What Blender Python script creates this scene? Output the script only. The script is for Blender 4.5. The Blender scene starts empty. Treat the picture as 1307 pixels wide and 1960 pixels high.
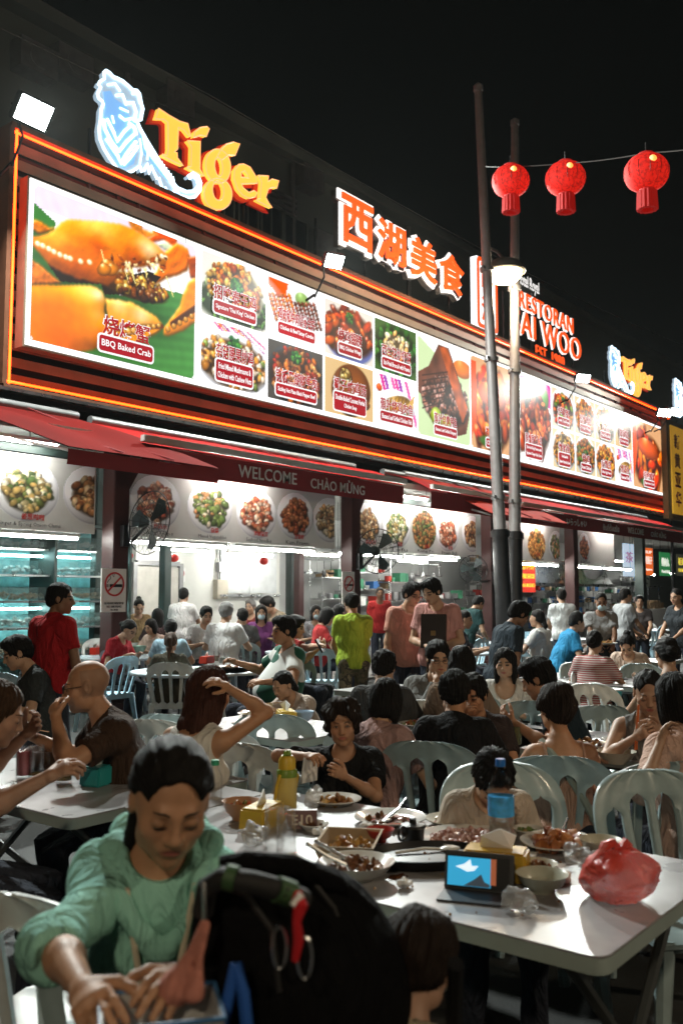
import bpy, bmesh, math, random
import numpy as np
from mathutils import Vector, Matrix, Euler
random.seed(11); RNG = np.random.RandomState(11)
SC = bpy.context.scene; COL = SC.collection
# ---------------------------------------------------------------- camera
F, CX, CY, H = 1790.0, 653.5, 980.0, 1.6
PITCH, ALPHA = math.atan(160 / F), math.atan(1418 / F)
ca, sa, cp, sp = math.cos(ALPHA), math.sin(ALPHA), math.cos(PITCH), math.sin(PITCH)
cam = bpy.data.objects.new('camera', bpy.data.cameras.new('camera')); COL.objects.link(cam)
cam.location = (0, 0, H); cam.rotation_euler = (math.pi / 2 + PITCH, 0, ALPHA - math.pi / 2)
cam.data.sensor_fit = 'HORIZONTAL'; cam.data.sensor_width = 24; cam.data.lens = 24 * F / 1307
cam.data.clip_start = 0.05; cam.data.clip_end = 600
cam.data.dof.use_dof = True; cam.data.dof.focus_distance = 7.0; cam.data.dof.aperture_fstop = 3.4
SC.camera = cam
# ---------------------------------------------------------------- night sky, exposure
world = bpy.data.worlds.new('World'); SC.world = world; world.use_nodes = True
_n = world.node_tree; _bg = _n.nodes['Background']
_sky = _n.nodes.new('ShaderNodeTexSky'); _sky.sky_type = 'NISHITA'; _sky.sun_disc = False
_sky.sun_elevation = math.radians(-6); _sky.sun_rotation = math.radians(200); _sky.dust_density = 4
_mx = _n.nodes.new('ShaderNodeMix'); _mx.data_type = 'RGBA'; _mx.inputs[0].default_value = .92
_mx.inputs[7].default_value = (.075, .088, .082, 1)      # city glow on night haze
_n.links.new(_sky.outputs[0], _mx.inputs[6]); _n.links.new(_mx.outputs[2], _bg.inputs[0])
_bg.inputs[1].default_value = .018
FLOOD_W, TUBE_E, LED_E, FILL_W = 1050, 110.0, 1.25, 760
SC.view_settings.view_transform = 'Standard'; SC.view_settings.look = 'None'
SC.view_settings.exposure = 0; SC.view_settings.gamma = 1; SC.view_settings.use_curve_mapping = False
SC.cycles.use_denoising = True; SC.cycles.max_bounces = 6; SC.cycles.diffuse_bounces = 3; SC.cycles.glossy_bounces = 3
SC.cycles.transmission_bounces = 6; SC.cycles.transparent_max_bounces = 8; SC.cycles.sample_clamp_indirect = 4
SC.cycles.caustics_reflective = False; SC.cycles.caustics_refractive = False
# ---------------------------------------------------------------- where a line of sight meets a plane (modelling aid)
def ray(px, py):
    xr = (px - CX) / F; yu = -(py - CY) / F; f = cp - yu * sp; u = sp + yu * cp
    return Vector((f * ca + xr * sa, f * sa - xr * ca, u))
O = Vector((0, 0, H))
def atY(px, py, Y): d = ray(px, py); return O + d * (Y / d.y)
def atZ(px, py, Z): d = ray(px, py); return O + d * ((Z - H) / d.z)
def atD(px, py, D): return O + ray(px, py) * D
def yaw_of(phi):            # heading of something that faces the viewer (0), image right (90), away (180)
    a = math.radians(phi); dx = -ca * math.cos(a) + sa * math.sin(a); dy = -sa * math.cos(a) - ca * math.sin(a)
    return math.atan2(dy, dx) - math.pi / 2
# ---------------------------------------------------------------- materials
MATS = {}
def M(name, col=(.5, .5, .5), rough=.5, metal=0, em=None, es=1, var=.15, vs=5, bump=0, bs=60, trans=0, sss=0, coat=0,
      attr=None, alpha=1, emv=False, fold=0, st=None, ior=1.45, spec=.5):
    if name in MATS: return MATS[name]
    m = bpy.data.materials.new(name); m.use_nodes = True; nt = m.node_tree; N = nt.nodes; L = nt.links
    p = N['Principled BSDF']; p.inputs['Roughness'].default_value = rough; p.inputs['Metallic'].default_value = metal
    p.inputs['IOR'].default_value = ior; p.inputs['Specular IOR Level'].default_value = spec
    p.inputs['Base Color'].default_value = (*col, 1); p.inputs['Transmission Weight'].default_value = trans
    p.inputs['Coat Weight'].default_value = coat; p.inputs['Alpha'].default_value = alpha
    if sss: p.inputs['Subsurface Weight'].default_value = sss; p.inputs['Subsurface Radius'].default_value = (.012, .005, .003)
    src = None
    if attr:
        a = N.new('ShaderNodeVertexColor'); a.layer_name = attr; src = a.outputs[0]
    tc = N.new('ShaderNodeTexCoord'); vec = tc.outputs['Object']
    if st:
        mp = N.new('ShaderNodeMapping'); mp.inputs['Scale'].default_value = st; L.new(vec, mp.inputs[0]); vec = mp.outputs[0]
    if var:
        nz = N.new('ShaderNodeTexNoise'); nz.inputs['Scale'].default_value = vs; nz.inputs['Detail'].default_value = 5
        L.new(vec, nz.inputs[0])
        mr = N.new('ShaderNodeMapRange'); mr.inputs[1].default_value = .25; mr.inputs[2].default_value = .75
        mr.inputs[3].default_value = 1 - var; mr.inputs[4].default_value = 1 + var; L.new(nz.outputs[0], mr.inputs[0])
        mx = N.new('ShaderNodeMix'); mx.data_type = 'RGBA'; mx.blend_type = 'MULTIPLY'; mx.inputs[0].default_value = 1
        mx.inputs[6].default_value = (*col, 1)
        if src: L.new(src, mx.inputs[6])
        L.new(mr.outputs[0], mx.inputs[7]); src = mx.outputs[2]
        rr = N.new('ShaderNodeMapRange'); rr.inputs[3].default_value = max(.02, rough - .1); rr.inputs[4].default_value = min(1, rough + .1)
        L.new(nz.outputs[0], rr.inputs[0]); L.new(rr.outputs[0], p.inputs['Roughness'])
    if src: L.new(src, p.inputs['Base Color'])
    if em is not None:
        p.inputs['Emission Strength'].default_value = es; p.inputs['Emission Color'].default_value = (*em, 1)
        if emv: L.new(src, p.inputs['Emission Color'])
        if attr: L.new(src, p.inputs['Emission Color']); p.inputs['Base Color'].default_value = (.02, .02, .02, 1); [L.remove(k) for k in list(p.inputs['Base Color'].links)]
    if fold:
        fn = N.new('ShaderNodeTexNoise'); fn.inputs['Scale'].default_value = 11; fn.inputs['Detail'].default_value = 3; fn.inputs['Distortion'].default_value = 1.6; fm = N.new('ShaderNodeMapping'); fm.inputs['Rotation'].default_value = (.4, .7, .3); fm.inputs['Scale'].default_value = (1, 1, .38); L.new(tc.outputs['Object'], fm.inputs[0]); L.new(fm.outputs[0], fn.inputs[0])
    if bump:
        nb = N.new('ShaderNodeTexNoise'); nb.inputs['Scale'].default_value = bs; nb.inputs['Detail'].default_value = 4; L.new(vec, nb.inputs[0])
        b = N.new('ShaderNodeBump'); b.inputs['Strength'].default_value = bump; b.inputs['Distance'].default_value = .01
        L.new(nb.outputs[0], b.inputs['Height']); L.new(b.outputs[0], p.inputs['Normal'])
        if fold: b2 = N.new('ShaderNodeBump'); b2.inputs['Strength'].default_value = fold; b2.inputs['Distance'].default_value = .05; L.new(fn.outputs[0], b2.inputs['Height']); L.new(b2.outputs[0], b.inputs['Normal'])
    MATS[name] = m; return m
def striped(name, c1, c2, axis, scale, rough=.8, duty=.5):
    if name in MATS: return MATS[name]
    m = M(name, c1, rough, var=0); nt = m.node_tree; N = nt.nodes; L = nt.links; p = N['Principled BSDF']
    tc = N.new('ShaderNodeTexCoord'); sx = N.new('ShaderNodeSeparateXYZ'); L.new(tc.outputs['Object'], sx.inputs[0])
    a = N.new('ShaderNodeMath'); a.operation = 'MULTIPLY'; a.inputs[1].default_value = scale; L.new(sx.outputs[axis], a.inputs[0])
    f = N.new('ShaderNodeMath'); f.operation = 'FRACT'; L.new(a.outputs[0], f.inputs[0])
    g = N.new('ShaderNodeMath'); g.operation = 'GREATER_THAN'; g.inputs[1].default_value = duty; L.new(f.outputs[0], g.inputs[0])
    x = N.new('ShaderNodeMix'); x.data_type = 'RGBA'; x.inputs[6].default_value = (*c1, 1); x.inputs[7].default_value = (*c2, 1)
    L.new(g.outputs[0], x.inputs[0]); L.new(x.outputs[2], p.inputs['Base Color']); return m
def camo(name, cols, scale=9):
    if name in MATS: return MATS[name]
    m = M(name, cols[0], .85, var=0); nt = m.node_tree; N = nt.nodes; L = nt.links
    tc = N.new('ShaderNodeTexCoord'); nz = N.new('ShaderNodeTexNoise'); nz.inputs['Scale'].default_value = scale; nz.inputs['Detail'].default_value = 2
    L.new(tc.outputs['Object'], nz.inputs[0]); r = N.new('ShaderNodeValToRGB'); r.color_ramp.interpolation = 'CONSTANT'
    e = r.color_ramp.elements; e[0].color = (*cols[0], 1); e[1].color = (*cols[1], 1); e[1].position = .42
    for i, c in enumerate(cols[2:]): q = e.new(.5 + .08 * i); q.color = (*c, 1)
    L.new(nz.outputs[0], r.inputs[0]); L.new(r.outputs[0], N['Principled BSDF'].inputs['Base Color']); return m
def lin(r, g, b): return tuple((c / 255) ** 2.2 for c in (r, g, b))
# ---------------------------------------------------------------- objects
def tag(o, label=None, cat=None, group=None, kind=None):
    for k, v in (('label', label), ('category', cat), ('group', group), ('kind', kind)):
        if v: o[k] = v
    return o
def link(o, parent=None):
    COL.objects.link(o)
    if parent is not None: o.parent = parent
    return o
def thing(name, label, cat, loc=(0, 0, 0), rotz=0, group=None, rot=None):
    o = link(bpy.data.objects.new(name, None)); o.location = loc; o.rotation_euler = rot or (0, 0, rotz); o.empty_display_size = .1
    return tag(o, label, cat, group)
def copy_tree(o, parent=None, loc=None, rot=None, label=None):
    c = o.copy(); COL.objects.link(c); c.parent = parent
    if loc is not None: c.location = loc
    if rot is not None: c.rotation_euler = rot
    if label: c['label'] = label
    for ch in list(o.children): copy_tree(ch, c)
    return c
class B:
    def __init__(s): s.v = []; s.f = []; s.mi = []; s.m = 0
    def add(s, vs, fs):
        n = len(s.v); s.v.extend([tuple(p) for p in vs]); s.f.extend([tuple(i + n for i in f) for f in fs]); s.mi.extend([s.m] * len(fs)); return s
    def box(s, c, d, rz=0, rx=0, ry=0, top=1.0):
        R = Euler((rx, ry, rz)).to_matrix(); c = Vector(c); vs = []
        for z in (-1, 1):
            t = top if z > 0 else 1
            for x, y in ((-1, -1), (1, -1), (1, 1), (-1, 1)): vs.append(c + R @ Vector((x * d[0] / 2 * t, y * d[1] / 2 * t, z * d[2] / 2)))
        return s.add(vs, [(3, 2, 1, 0), (4, 5, 6, 7), (0, 1, 5, 4), (1, 2, 6, 5), (2, 3, 7, 6), (3, 0, 4, 7)])
    def tube(s, pts, r, n=8, cap=True, rs=None):
        pts = [Vector(p) for p in pts]; rings = []; up = None
        for i, p in enumerate(pts):
            t = (pts[min(i + 1, len(pts) - 1)] - pts[max(i - 1, 0)]).normalized()
            if up is None: up = Vector((0, 0, 1)) if abs(t.z) < .9 else Vector((1, 0, 0))
            a = t.cross(up).normalized(); b = a.cross(t).normalized(); up = b; rr = rs[i] if rs else r
            rings.append([p + a * rr * math.cos(2 * math.pi * k / n) + b * rr * math.sin(2 * math.pi * k / n) for k in range(n)])
        vs = [v for q in rings for v in q]; fs = []
        for i in range(len(pts) - 1):
            for k in range(n): fs.append((i * n + k, i * n + (k + 1) % n, (i + 1) * n + (k + 1) % n, (i + 1) * n + k))
        if cap: fs.append(tuple(range(n))[::-1]); fs.append(tuple(range((len(pts) - 1) * n, len(pts) * n)))
        return s.add(vs, fs)
    def cyl(s, a, b, r, r2=None, n=12): return s.tube([a, b], r, n, rs=[r, r if r2 is None else r2])
    def lathe(s, prof, c=(0, 0, 0), n=20, sx=1, sy=1, wob=0, ph=0):
        vs = []; fs = []
        for r, z in prof:
            for k in range(n):
                a = 2 * math.pi * k / n; w = 1 + wob * math.sin(5 * a + ph + z * 40); vs.append((c[0] + r * w * sx * math.cos(a), c[1] + r * w * sy * math.sin(a), c[2] + z))
        for i in range(len(prof) - 1):
            for k in range(n): fs.append((i * n + k, i * n + (k + 1) % n, (i + 1) * n + (k + 1) % n, (i + 1) * n + k))
        if prof[0][0] > 1e-4: fs.append(tuple(range(n))[::-1])
        if prof[-1][0] > 1e-4: fs.append(tuple(range((len(prof) - 1) * n, len(prof) * n)))
        return s.add(vs, fs)
    def ball(s, c, r, n=8, jit=0, R=None):
        r = (r, r, r) if not isinstance(r, (tuple, list)) else r; vs = []; fs = []; m = max(4, n // 2 + 1)
        for i in range(m + 1):
            for k in range(n):
                t = math.pi * i / m; a = 2 * math.pi * k / n; j = 1 + jit * (random.random() - .5)
                p = Vector((r[0] * j * math.sin(t) * math.cos(a), r[1] * j * math.sin(t) * math.sin(a), -r[2] * j * math.cos(t)))
                if R: p = R @ p
                vs.append(Vector(c) + p)
        for i in range(m):
            for k in range(n): fs.append((i * n + k, i * n + (k + 1) % n, (i + 1) * n + (k + 1) % n, (i + 1) * n + k))
        return s.add(vs, fs)
    def prism(s, poly, h0, h1, f):           # poly in 2-D, f maps (u, v, h) to 3-D
        n = len(poly); vs = [f(u, v, h0) for u, v in poly] + [f(u, v, h1) for u, v in poly]
        return s.add(vs, [tuple(range(n))[::-1], tuple(range(n, 2 * n))] + [(i, (i + 1) % n, n + (i + 1) % n, n + i) for i in range(n)])
    def mesh(s, name, mats, smooth=True, bevel=0):
        me = bpy.data.meshes.new(name); me.from_pydata(s.v, [], s.f)
        for m in (mats if isinstance(mats, (list, tuple)) else [mats]): me.materials.append(m)
        if any(s.mi): me.polygons.foreach_set('material_index', s.mi)
        bm = bmesh.new(); bm.from_mesh(me); bmesh.ops.remove_doubles(bm, verts=bm.verts, dist=1e-5)
        if bevel: bmesh.ops.bevel(bm, geom=[e for e in bm.edges if e.is_manifold and e.calc_face_angle(0) > .6], offset=bevel, segments=2, affect='EDGES', clamp_overlap=True)
        bmesh.ops.recalc_face_normals(bm, faces=bm.faces); bm.to_mesh(me); bm.free()
        if smooth: me.shade_smooth(); me.set_sharp_from_angle(angle=.7)
        return me
def obj(name, b, mats, parent=None, smooth=True, bevel=0, loc=None, rotz=0):
    o = link(bpy.data.objects.new(name, b.mesh(name, mats, smooth, bevel) if isinstance(b, B) else b), parent)
    if loc is not None: o.location = loc
    o.rotation_euler = (0, 0, rotz); return o
def np_mesh(name, V, Q, mats, colors=None, smooth=True):
    me = bpy.data.meshes.new(name); n = len(V); q = len(Q); k = Q.shape[1] if q else 4
    me.vertices.add(n); me.vertices.foreach_set('co', np.ascontiguousarray(V, np.float32).ravel())
    me.loops.add(q * k); me.loops.foreach_set('vertex_index', np.ascontiguousarray(Q, np.int32).ravel())
    me.polygons.add(q); me.polygons.foreach_set('loop_start', np.arange(0, q * k, k, dtype=np.int32)); me.polygons.foreach_set('loop_total', np.full(q, k, np.int32))
    for m in (mats if isinstance(mats, (list, tuple)) else [mats]): me.materials.append(m)
    if colors is not None:
        a = me.color_attributes.new('Col', 'FLOAT_COLOR', 'POINT'); c = np.ones((n, 4), np.float32); c[:, :3] = colors; a.data.foreach_set('color', c.ravel())
    me.update(calc_edges=True); me.validate()
    if smooth: me.shade_smooth()
    return me
def curve_mesh(cd, name):
    o = bpy.data.objects.new(name, cd); COL.objects.link(o); dg = bpy.context.evaluated_depsgraph_get()
    me = bpy.data.meshes.new_from_object(o.evaluated_get(dg)); bpy.data.objects.remove(o); bpy.data.curves.remove(cd); me.name = name; return me
FAC = (math.pi / 2, 0, 0)                     # lies in the facade plane, faces the street
def text(name, body, mat, w=None, h=None, loc=(0, 0, 0), rot=FAC, ext=.004, off=0, parent=None, al='CENTER', tilt=0, sp=1.0, res=3):
    """lettering fitted to width w and height h (metres); off emboldens it by a share of its size"""
    c = bpy.data.curves.new(name, 'FONT'); c.body = body; c.align_x = al; c.align_y = 'CENTER'; c.resolution_u = res; c.extrude = ext; c.offset = off
    c.space_line = .95; c.space_character = sp
    me = curve_mesh(c, name); me.materials.clear(); me.materials.append(mat)
    n = len(me.vertices); co = np.zeros(n * 3, np.float32); me.vertices.foreach_get('co', co); co = co.reshape(-1, 3)
    lo, hi = co.min(0), co.max(0); d = hi - lo; cx = (lo + hi) / 2
    if w and h: sx, sy = w / d[0], h / d[1]
    elif h: sx = sy = h / d[1]
    else: sx = sy = (w or 1) / d[0]
    co[:, 0] = (co[:, 0] - (cx[0] if al == 'CENTER' else lo[0])) * sx; co[:, 1] = (co[:, 1] - cx[1]) * sy; me.vertices.foreach_set('co', co.ravel()); me.update()
    o = link(bpy.data.objects.new(name, me), parent); o.location = loc; o.rotation_euler = rot; return o
def shape2d(polys, ext=.02, off=0, bev=0, smooth=False, res=6, name='shape'):
    """filled flat outline with holes, as a mesh in its own plane"""
    c = bpy.data.curves.new(name, 'CURVE'); c.dimensions = '2D'; c.fill_mode = 'BOTH'; c.extrude = ext; c.offset = off; c.bevel_depth = bev; c.resolution_u = res
    for p in polys:
        if smooth:
            s = c.splines.new('BEZIER'); s.bezier_points.add(len(p) - 1)
            for q, (x, y) in zip(s.bezier_points, p): q.co = (x, y, 0); q.handle_left_type = q.handle_right_type = 'AUTO'
        else:
            s = c.splines.new('POLY'); s.points.add(len(p) - 1)
            for q, (x, y) in zip(s.points, p): q.co = (x, y, 0, 1)
        s.use_cyclic_u = True
    return curve_mesh(c, name)
def shape(name, polys, mat, parent=None, loc=(0, 0, 0), rot=FAC, **k):
    me = shape2d(polys, name=name, **k); me.materials.clear(); me.materials.append(mat)
    o = link(bpy.data.objects.new(name, me), parent); o.location = loc; o.rotation_euler = rot; return o
def rrect(w, h, r=.02, n=4, cx=0, cy=0):
    p = []
    for qx, qy, a0 in ((1, 1, 0), (-1, 1, 90), (-1, -1, 180), (1, -1, 270)):
        for i in range(n + 1):
            a = math.radians(a0 + 90 * i / n); p.append((cx + qx * (w / 2 - r) + r * math.cos(a), cy + qy * (h / 2 - r) + r * math.sin(a)))
    return p
def ring(cx, cy, rx, ry, n=24): return [(cx + rx * math.cos(2 * math.pi * k / n), cy + ry * math.sin(2 * math.pi * k / n)) for k in range(n)]
# ================================================================ large structure
def struct(name, b, mats, **k): return tag(obj(name, b, mats, **k), kind='structure')
m_ground = M('asphalt', (.028, .029, .028), .75, var=.35, vs=3, bump=.3, bs=90)
m_hall = M('hall floor', (.20, .19, .18), .45, var=.25, vs=2)
m_wall = M('white plaster', (.66, .66, .62), .7, var=.06, vs=1.5, bump=.04)
m_ceil = M('ceiling board', (.55, .55, .52), .8, var=.05)
m_maroon = M('maroon paint', (.055, .018, .017), .45, var=.15)
m_dkgreen = M('dark green steel', (.022, .038, .034), .5, var=.2)
m_steel = M('stainless steel', (.55, .56, .56), .28, 1, var=.12, vs=3)
m_gray = M('grey metal', (.30, .30, .30), .45, .6, var=.15)
m_black = M('black metal', (.012, .012, .013), .4, .2, var=.2)
m_dark = M('charcoal plastic', (.03, .03, .032), .5)
m_slat = M('dark slat', (.24, .18, .12), .55, .3, var=.25, vs=2)
m_white = M('white paint', (.78, .78, .76), .4, var=.04)
m_tube = M('tube light', (.9, .9, .9), .5, em=(1, 1, .93), es=TUBE_E, var=0)
m_neon = M('orange neon', (.5, .1, .02), .4, em=(1, .05, .004), es=11, var=0); m_lip = M('bronze lip', (.22, .09, .05), .4, var=.15)
m_neonW = M('white blue neon', (.8, .9, 1), .4, em=(.62, .86, 1), es=2.6, var=0)
m_led = M('led white', (.06, .06, .06), .5, spec=.04, em=(1, 1, 1), es=LED_E * 1.15, var=0)
m_print = M('backlit print', (.5, .5, .5), .4, em=(1, 1, 1), es=LED_E * .86, attr='Col', var=0, spec=.05)
m_paper = M('printed vinyl', (.5, .5, .5), .45, attr='Col', var=.03)
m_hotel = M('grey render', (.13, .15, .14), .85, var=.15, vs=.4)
m_glassd = M('dark window glass', (.02, .025, .03), .1, var=.1)
m_awn = M('red canvas', (.27, .008, .007), .85, var=.15, vs=1.2, bump=.12, bs=25, spec=.08)
m_val = M('dark red canvas', (.19, .012, .013), .8, var=.1)
YF, YC = 12.0, 10.75
b = B(); b.box((15, 40, -.15), (180, 140, .3)); struct('ground', b, m_ground)
b = B(); b.box((22, 14.2, .02), (44, 6.8, .04)); struct('hall_floor', b, m_hall)
b = B(); b.box((21, 14.35, 3.86), (46, 7.0, .12)); struct('ceiling', b, m_ceil)
# ---- hotel tower behind, dim
hw = thing('hotel_building', 'dim grey hotel block rising behind the illuminated signs', 'building', (20, 22, 0))
ztop = atY(660, 345, 17).z
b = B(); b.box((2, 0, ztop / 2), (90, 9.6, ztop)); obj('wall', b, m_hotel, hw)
b = B(); b.box((2, -4.95, ztop - .1), (90, .5, .3)); obj('parapet', b, m_hotel, hw)
for px, py in ((425, 395), (470, 418), (515, 440), (560, 462)):
    p = atY(px, py, 17.1); b = B(); b.box((0, 0, 0), (1.0, .12, 1.3)); w = obj('window', b, m_glassd, hw, loc=(p.x - 20, p.y - 22, p.z))
    b = B(); [b.box((dx, -.02, dz), sz) for dx, dz, sz in ((-.53, 0, (.06, .18, 1.36)), (.53, 0, (.06, .18, 1.36)), (0, .68, (1.12, .18, .06)), (0, -.68, (1.12, .18, .06)), (0, 0, (.04, .16, 1.3)))]
    obj('window_frame', b, m_hotel, w)
for px, py in ((490, 375), (520, 392), (548, 408)):
    p = atY(px, py, 17.1); b = B(); [b.box((0, 0, k * .16), (.8, .1, .09)) for k in range(4)]; obj('louvre', b, m_gray, hw, loc=(p.x - 20, p.y - 22, p.z))
for px, py in ((130, 130), (330, 195), (585, 345), (610, 470), (700, 420), (840, 560), (60, 120), (890, 640)):
    p = atY(px, py, 17.1); b = B(); b.box((0, -.1, 0), (.9, .45, .65)); b.lathe([(.24, 0), (.24, .02), (.05, .02)], (0, 0, 0), 12); b.v[-36:] = [(x, -.33 - z, y) for x, y, z in b.v[-36:]]; obj('air_conditioner', b, m_gray, hw, loc=(p.x - 20, p.y - 22, p.z))
for px in (240, 560, 780, 1010): x = atY(px, 300, 17.1).x; b = B(); b.cyl((x - 20, -4.92, 4), (x - 20, -4.92, ztop - .3), .07, n=8); obj('drain_pipe', b, m_gray, hw)
# ---- fascia with slats, neon edge
fx0, fx1, fz0, fz1 = 7.24, 34.5, 4.58, 8.36
fas = thing('sign_fascia', 'long slatted dark fascia outlined in orange neon above the restaurant', 'fascia', (fx0, YF, fz0))
L, Hh = fx1 - fx0, fz1 - fz0
b = B(); b.box((L / 2, .75, Hh / 2), (L, 1.3, Hh)); obj('back_panel', b, m_black, fas)
ns = 15
for k in range(ns):
    b = B(); z = .16 + (Hh - .3) * k / (ns - 1); b.box((L / 2, .05, z), (L - .2, .03, .14), rx=.35); obj('slat', b, m_slat, fas)
for k in range(15):
    b = B(); b.box((.2 + (L - .4) * k / 14, .088, Hh / 2), (.07, .02, Hh - .1)); obj('batten', b, m_black, fas)
for nm, c, d in (('top_edge', (L / 2, .0, Hh + .03), (L + .1, .5, .08)), ('bottom_edge', (L / 2, .0, -.03), (L + .1, .5, .06)), ('side_edge', (-.04, .0, Hh / 2), (.07, .5, Hh)), ('side_edge', (L + .04, .0, Hh / 2), (.07, .5, Hh))):
    b = B(); b.box(c, d); obj(nm, b, m_lip, fas)
for a, c in (((0, -.2, Hh - .05), (L, -.2, Hh - .05)), ((0, -.2, .05), (L, -.2, .05)), ((.06, -.2, .02), (.06, -.2, Hh)), ((L - .06, -.2, .02), (L - .06, -.2, Hh))):
    b = B(); b.cyl(a, c, .018, n=6); obj('neon_tube', b, m_neon, fas)
# ---- soffit, steel beam, rollers below the fascia
b = B(); b.box((20.5, 12.3, 4.5), (28.2, .6, .12)); struct('soffit', b, m_black)
gut = B(); gut.box((20.5, 11.74, 4.50), (27.5, .10, .05)); struct('gutter_rail', gut, m_steel)
# ---- columns
cols_x = (8.4, 13.85, 19.06, 23.5, 28.45, 33.4)
for i, x in enumerate(cols_x):
    t = thing('column', ['maroon steel column carrying the large no smoking sign', 'maroon steel column behind the man in the lime shirt', 'maroon steel column just left of the twin street poles', 'maroon steel column right of the twin street poles', 'grey green column nearest the hanging orange banner', 'last column at the far end of the restaurant front'][i], 'column', (x, YC, 0), group='columns along the restaurant front')
    b = B(); b.box((0, 0, 1.9), (.27, .27, 3.8)); obj('shaft', b, m_maroon if i < 4 else m_dkgreen, t, bevel=.01)
    b = B(); b.box((0, 0, .06), (.42, .42, .12)); obj('base_plate', b, m_maroon, t)
    b = B(); b.prism([(.136, 3.0), (.136, 3.6), (.5, 3.6)], -.03, .03, lambda u, v, h: (u, h, v)); obj('bracket', b, m_maroon, t)
# thin steel posts inside
for i, (px, Y, lab) in enumerate(((316, 12.6, 'thin dark green post in front of the white wall'), (556, 13.4, 'dark green post beside the electrical cabinets'), (572, 13.0, 'maroon post with a hanging white cable'), (1222, 12.2, 'thin grey green post by the orange hanging banner'), (185, 13.3, 'thin post behind the seafood display counter'))):
    x = atY(px, 1100, Y).x; t = B(); t.box((0, 0, 1.88), (.16, .16, 3.76)); t.box((0, 0, .03), (.3, .3, .06)); o = obj('post', t, m_maroon if 'maroon' in lab else m_dkgreen, loc=(x, Y, .04), bevel=.01); tag(o, lab, 'post', 'posts inside the hall')
# ---- back walls
def wall_seg(x0, x1, Y, m, lab, z1=3.8):
    b = B(); b.box(((x0 + x1) / 2, Y, z1 / 2), (x1 - x0, .14, z1)); o = obj('wall', b, m); tag(o, kind='structure'); return o
xA, xB = atY(255, 1100, 15.5).x, atY(528, 1100, 15.5).x
wall_seg(xA, xB, 15.5, m_wall, '')
wall_seg(2, xA - .02, 16.6, m_wall, '')
wall_seg(xB + .02, 44, 17.2, M('kitchen wall', (.42, .43, .42), .6, var=.2, vs=.8), '')
b = B(); b.box((xB + .02, 16.3, 1.9), (.12, 1.7, 3.8)); tag(obj('wall', b, m_wall), kind='structure')
# door in the white wall
p = atY(300, 1140, 15.38)
t = thing('door', 'plain cream door in the white back wall', 'door', (p.x, 15.38, .04))
b = B(); b.box((0, 0, 1.08), (1.15, .06, 2.16)); obj('door_leaf', b, M('cream paint', (.52, .50, .45), .5), t)
b = B(); [b.box(c, d) for c, d in (((-.63, -.02, 1.1), (.1, .1, 2.3)), ((.63, -.02, 1.1), (.1, .1, 2.3)), ((0, -.02, 2.24), (1.16, .1, .1)))]; obj('door_frame', b, m_gray, t)
b = B(); b.box((.45, -.06, 1.0), (.04, .05, .16)); obj('handle', b, m_steel, t)
p = atY(475, 1095, 15.38)
t = thing('whiteboard', 'pale steel double cabinet doors mounted on the white wall', 'cabinet', (p.x, 15.38, p.z))
for s in (-1, 1): b = B(); b.box((s * .47, 0, 0), (.93, .1, 1.0)); obj('panel', b, M('pale panel', (.56, .58, .58), .35), t)
b = B(); b.box((0, -.06, -.55), (2.0, .12, .05)); obj('ledge', b, m_steel, t)
p = atY(421, 1128, 15.38)
t = thing('fuse_box', 'beige fuse box with conduits on the white wall', 'fuse box', (p.x, 15.36, p.z))
b = B(); b.box((0, 0, 0), (.34, .16, .44)); obj('box', b, M('beige enamel', (.45, .41, .33), .5), t, bevel=.01)
for dx in (-.08, 0, .08): b = B(); b.cyl((dx, .0, .22), (dx, .0, 1.15), .02, n=6); obj('conduit', b, m_gray, t)
b = B(); b.box((0, .0, .5), (.2, .12, .22)); obj('switch_box', b, m_gray, t)
for k, (px, py) in enumerate(((330, 1150), (331, 1100))):
    p = atY(px, py, 15.40); q = thing('wall_notice', ['small white prohibition notice beside the door, lower one', 'small white prohibition notice beside the door, upper one'][k], 'notice', (p.x + .25, p.y, p.z)); b = B(); b.box((0, 0, 0), (.2, .01, .3)); obj('sheet', b, m_white, q)
    o = shape('symbol', [ring(0, .03, .07, .07), ring(0, .03, .055, .055)], M('red enamel', (.5, .02, .02), .4), q, (0, -.012, 0), ext=.003)
# red dots (small hanging ornaments)
for px, py, l in ((245, 1064, 'small red paper lantern hanging near the first column'), (333, 1068, 'small red paper lantern hanging near the cream door'), (505, 1074, 'small red paper lantern above the pale cabinet')):
    p = atY(px, py, 14.2); t = thing('paper_lantern', l, 'lantern', tuple(p), group='small red ornaments inside the hall')
    b = B(); b.ball((0, 0, 0), (.1, .1, .085), 10); obj('shade', b, M('red paper', (.5, .02, .015), .6), t); b = B(); b.cyl((0, 0, .08), (0, 0, 3.78 - p.z), .004, n=4); obj('string', b, m_dark, t)
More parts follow.
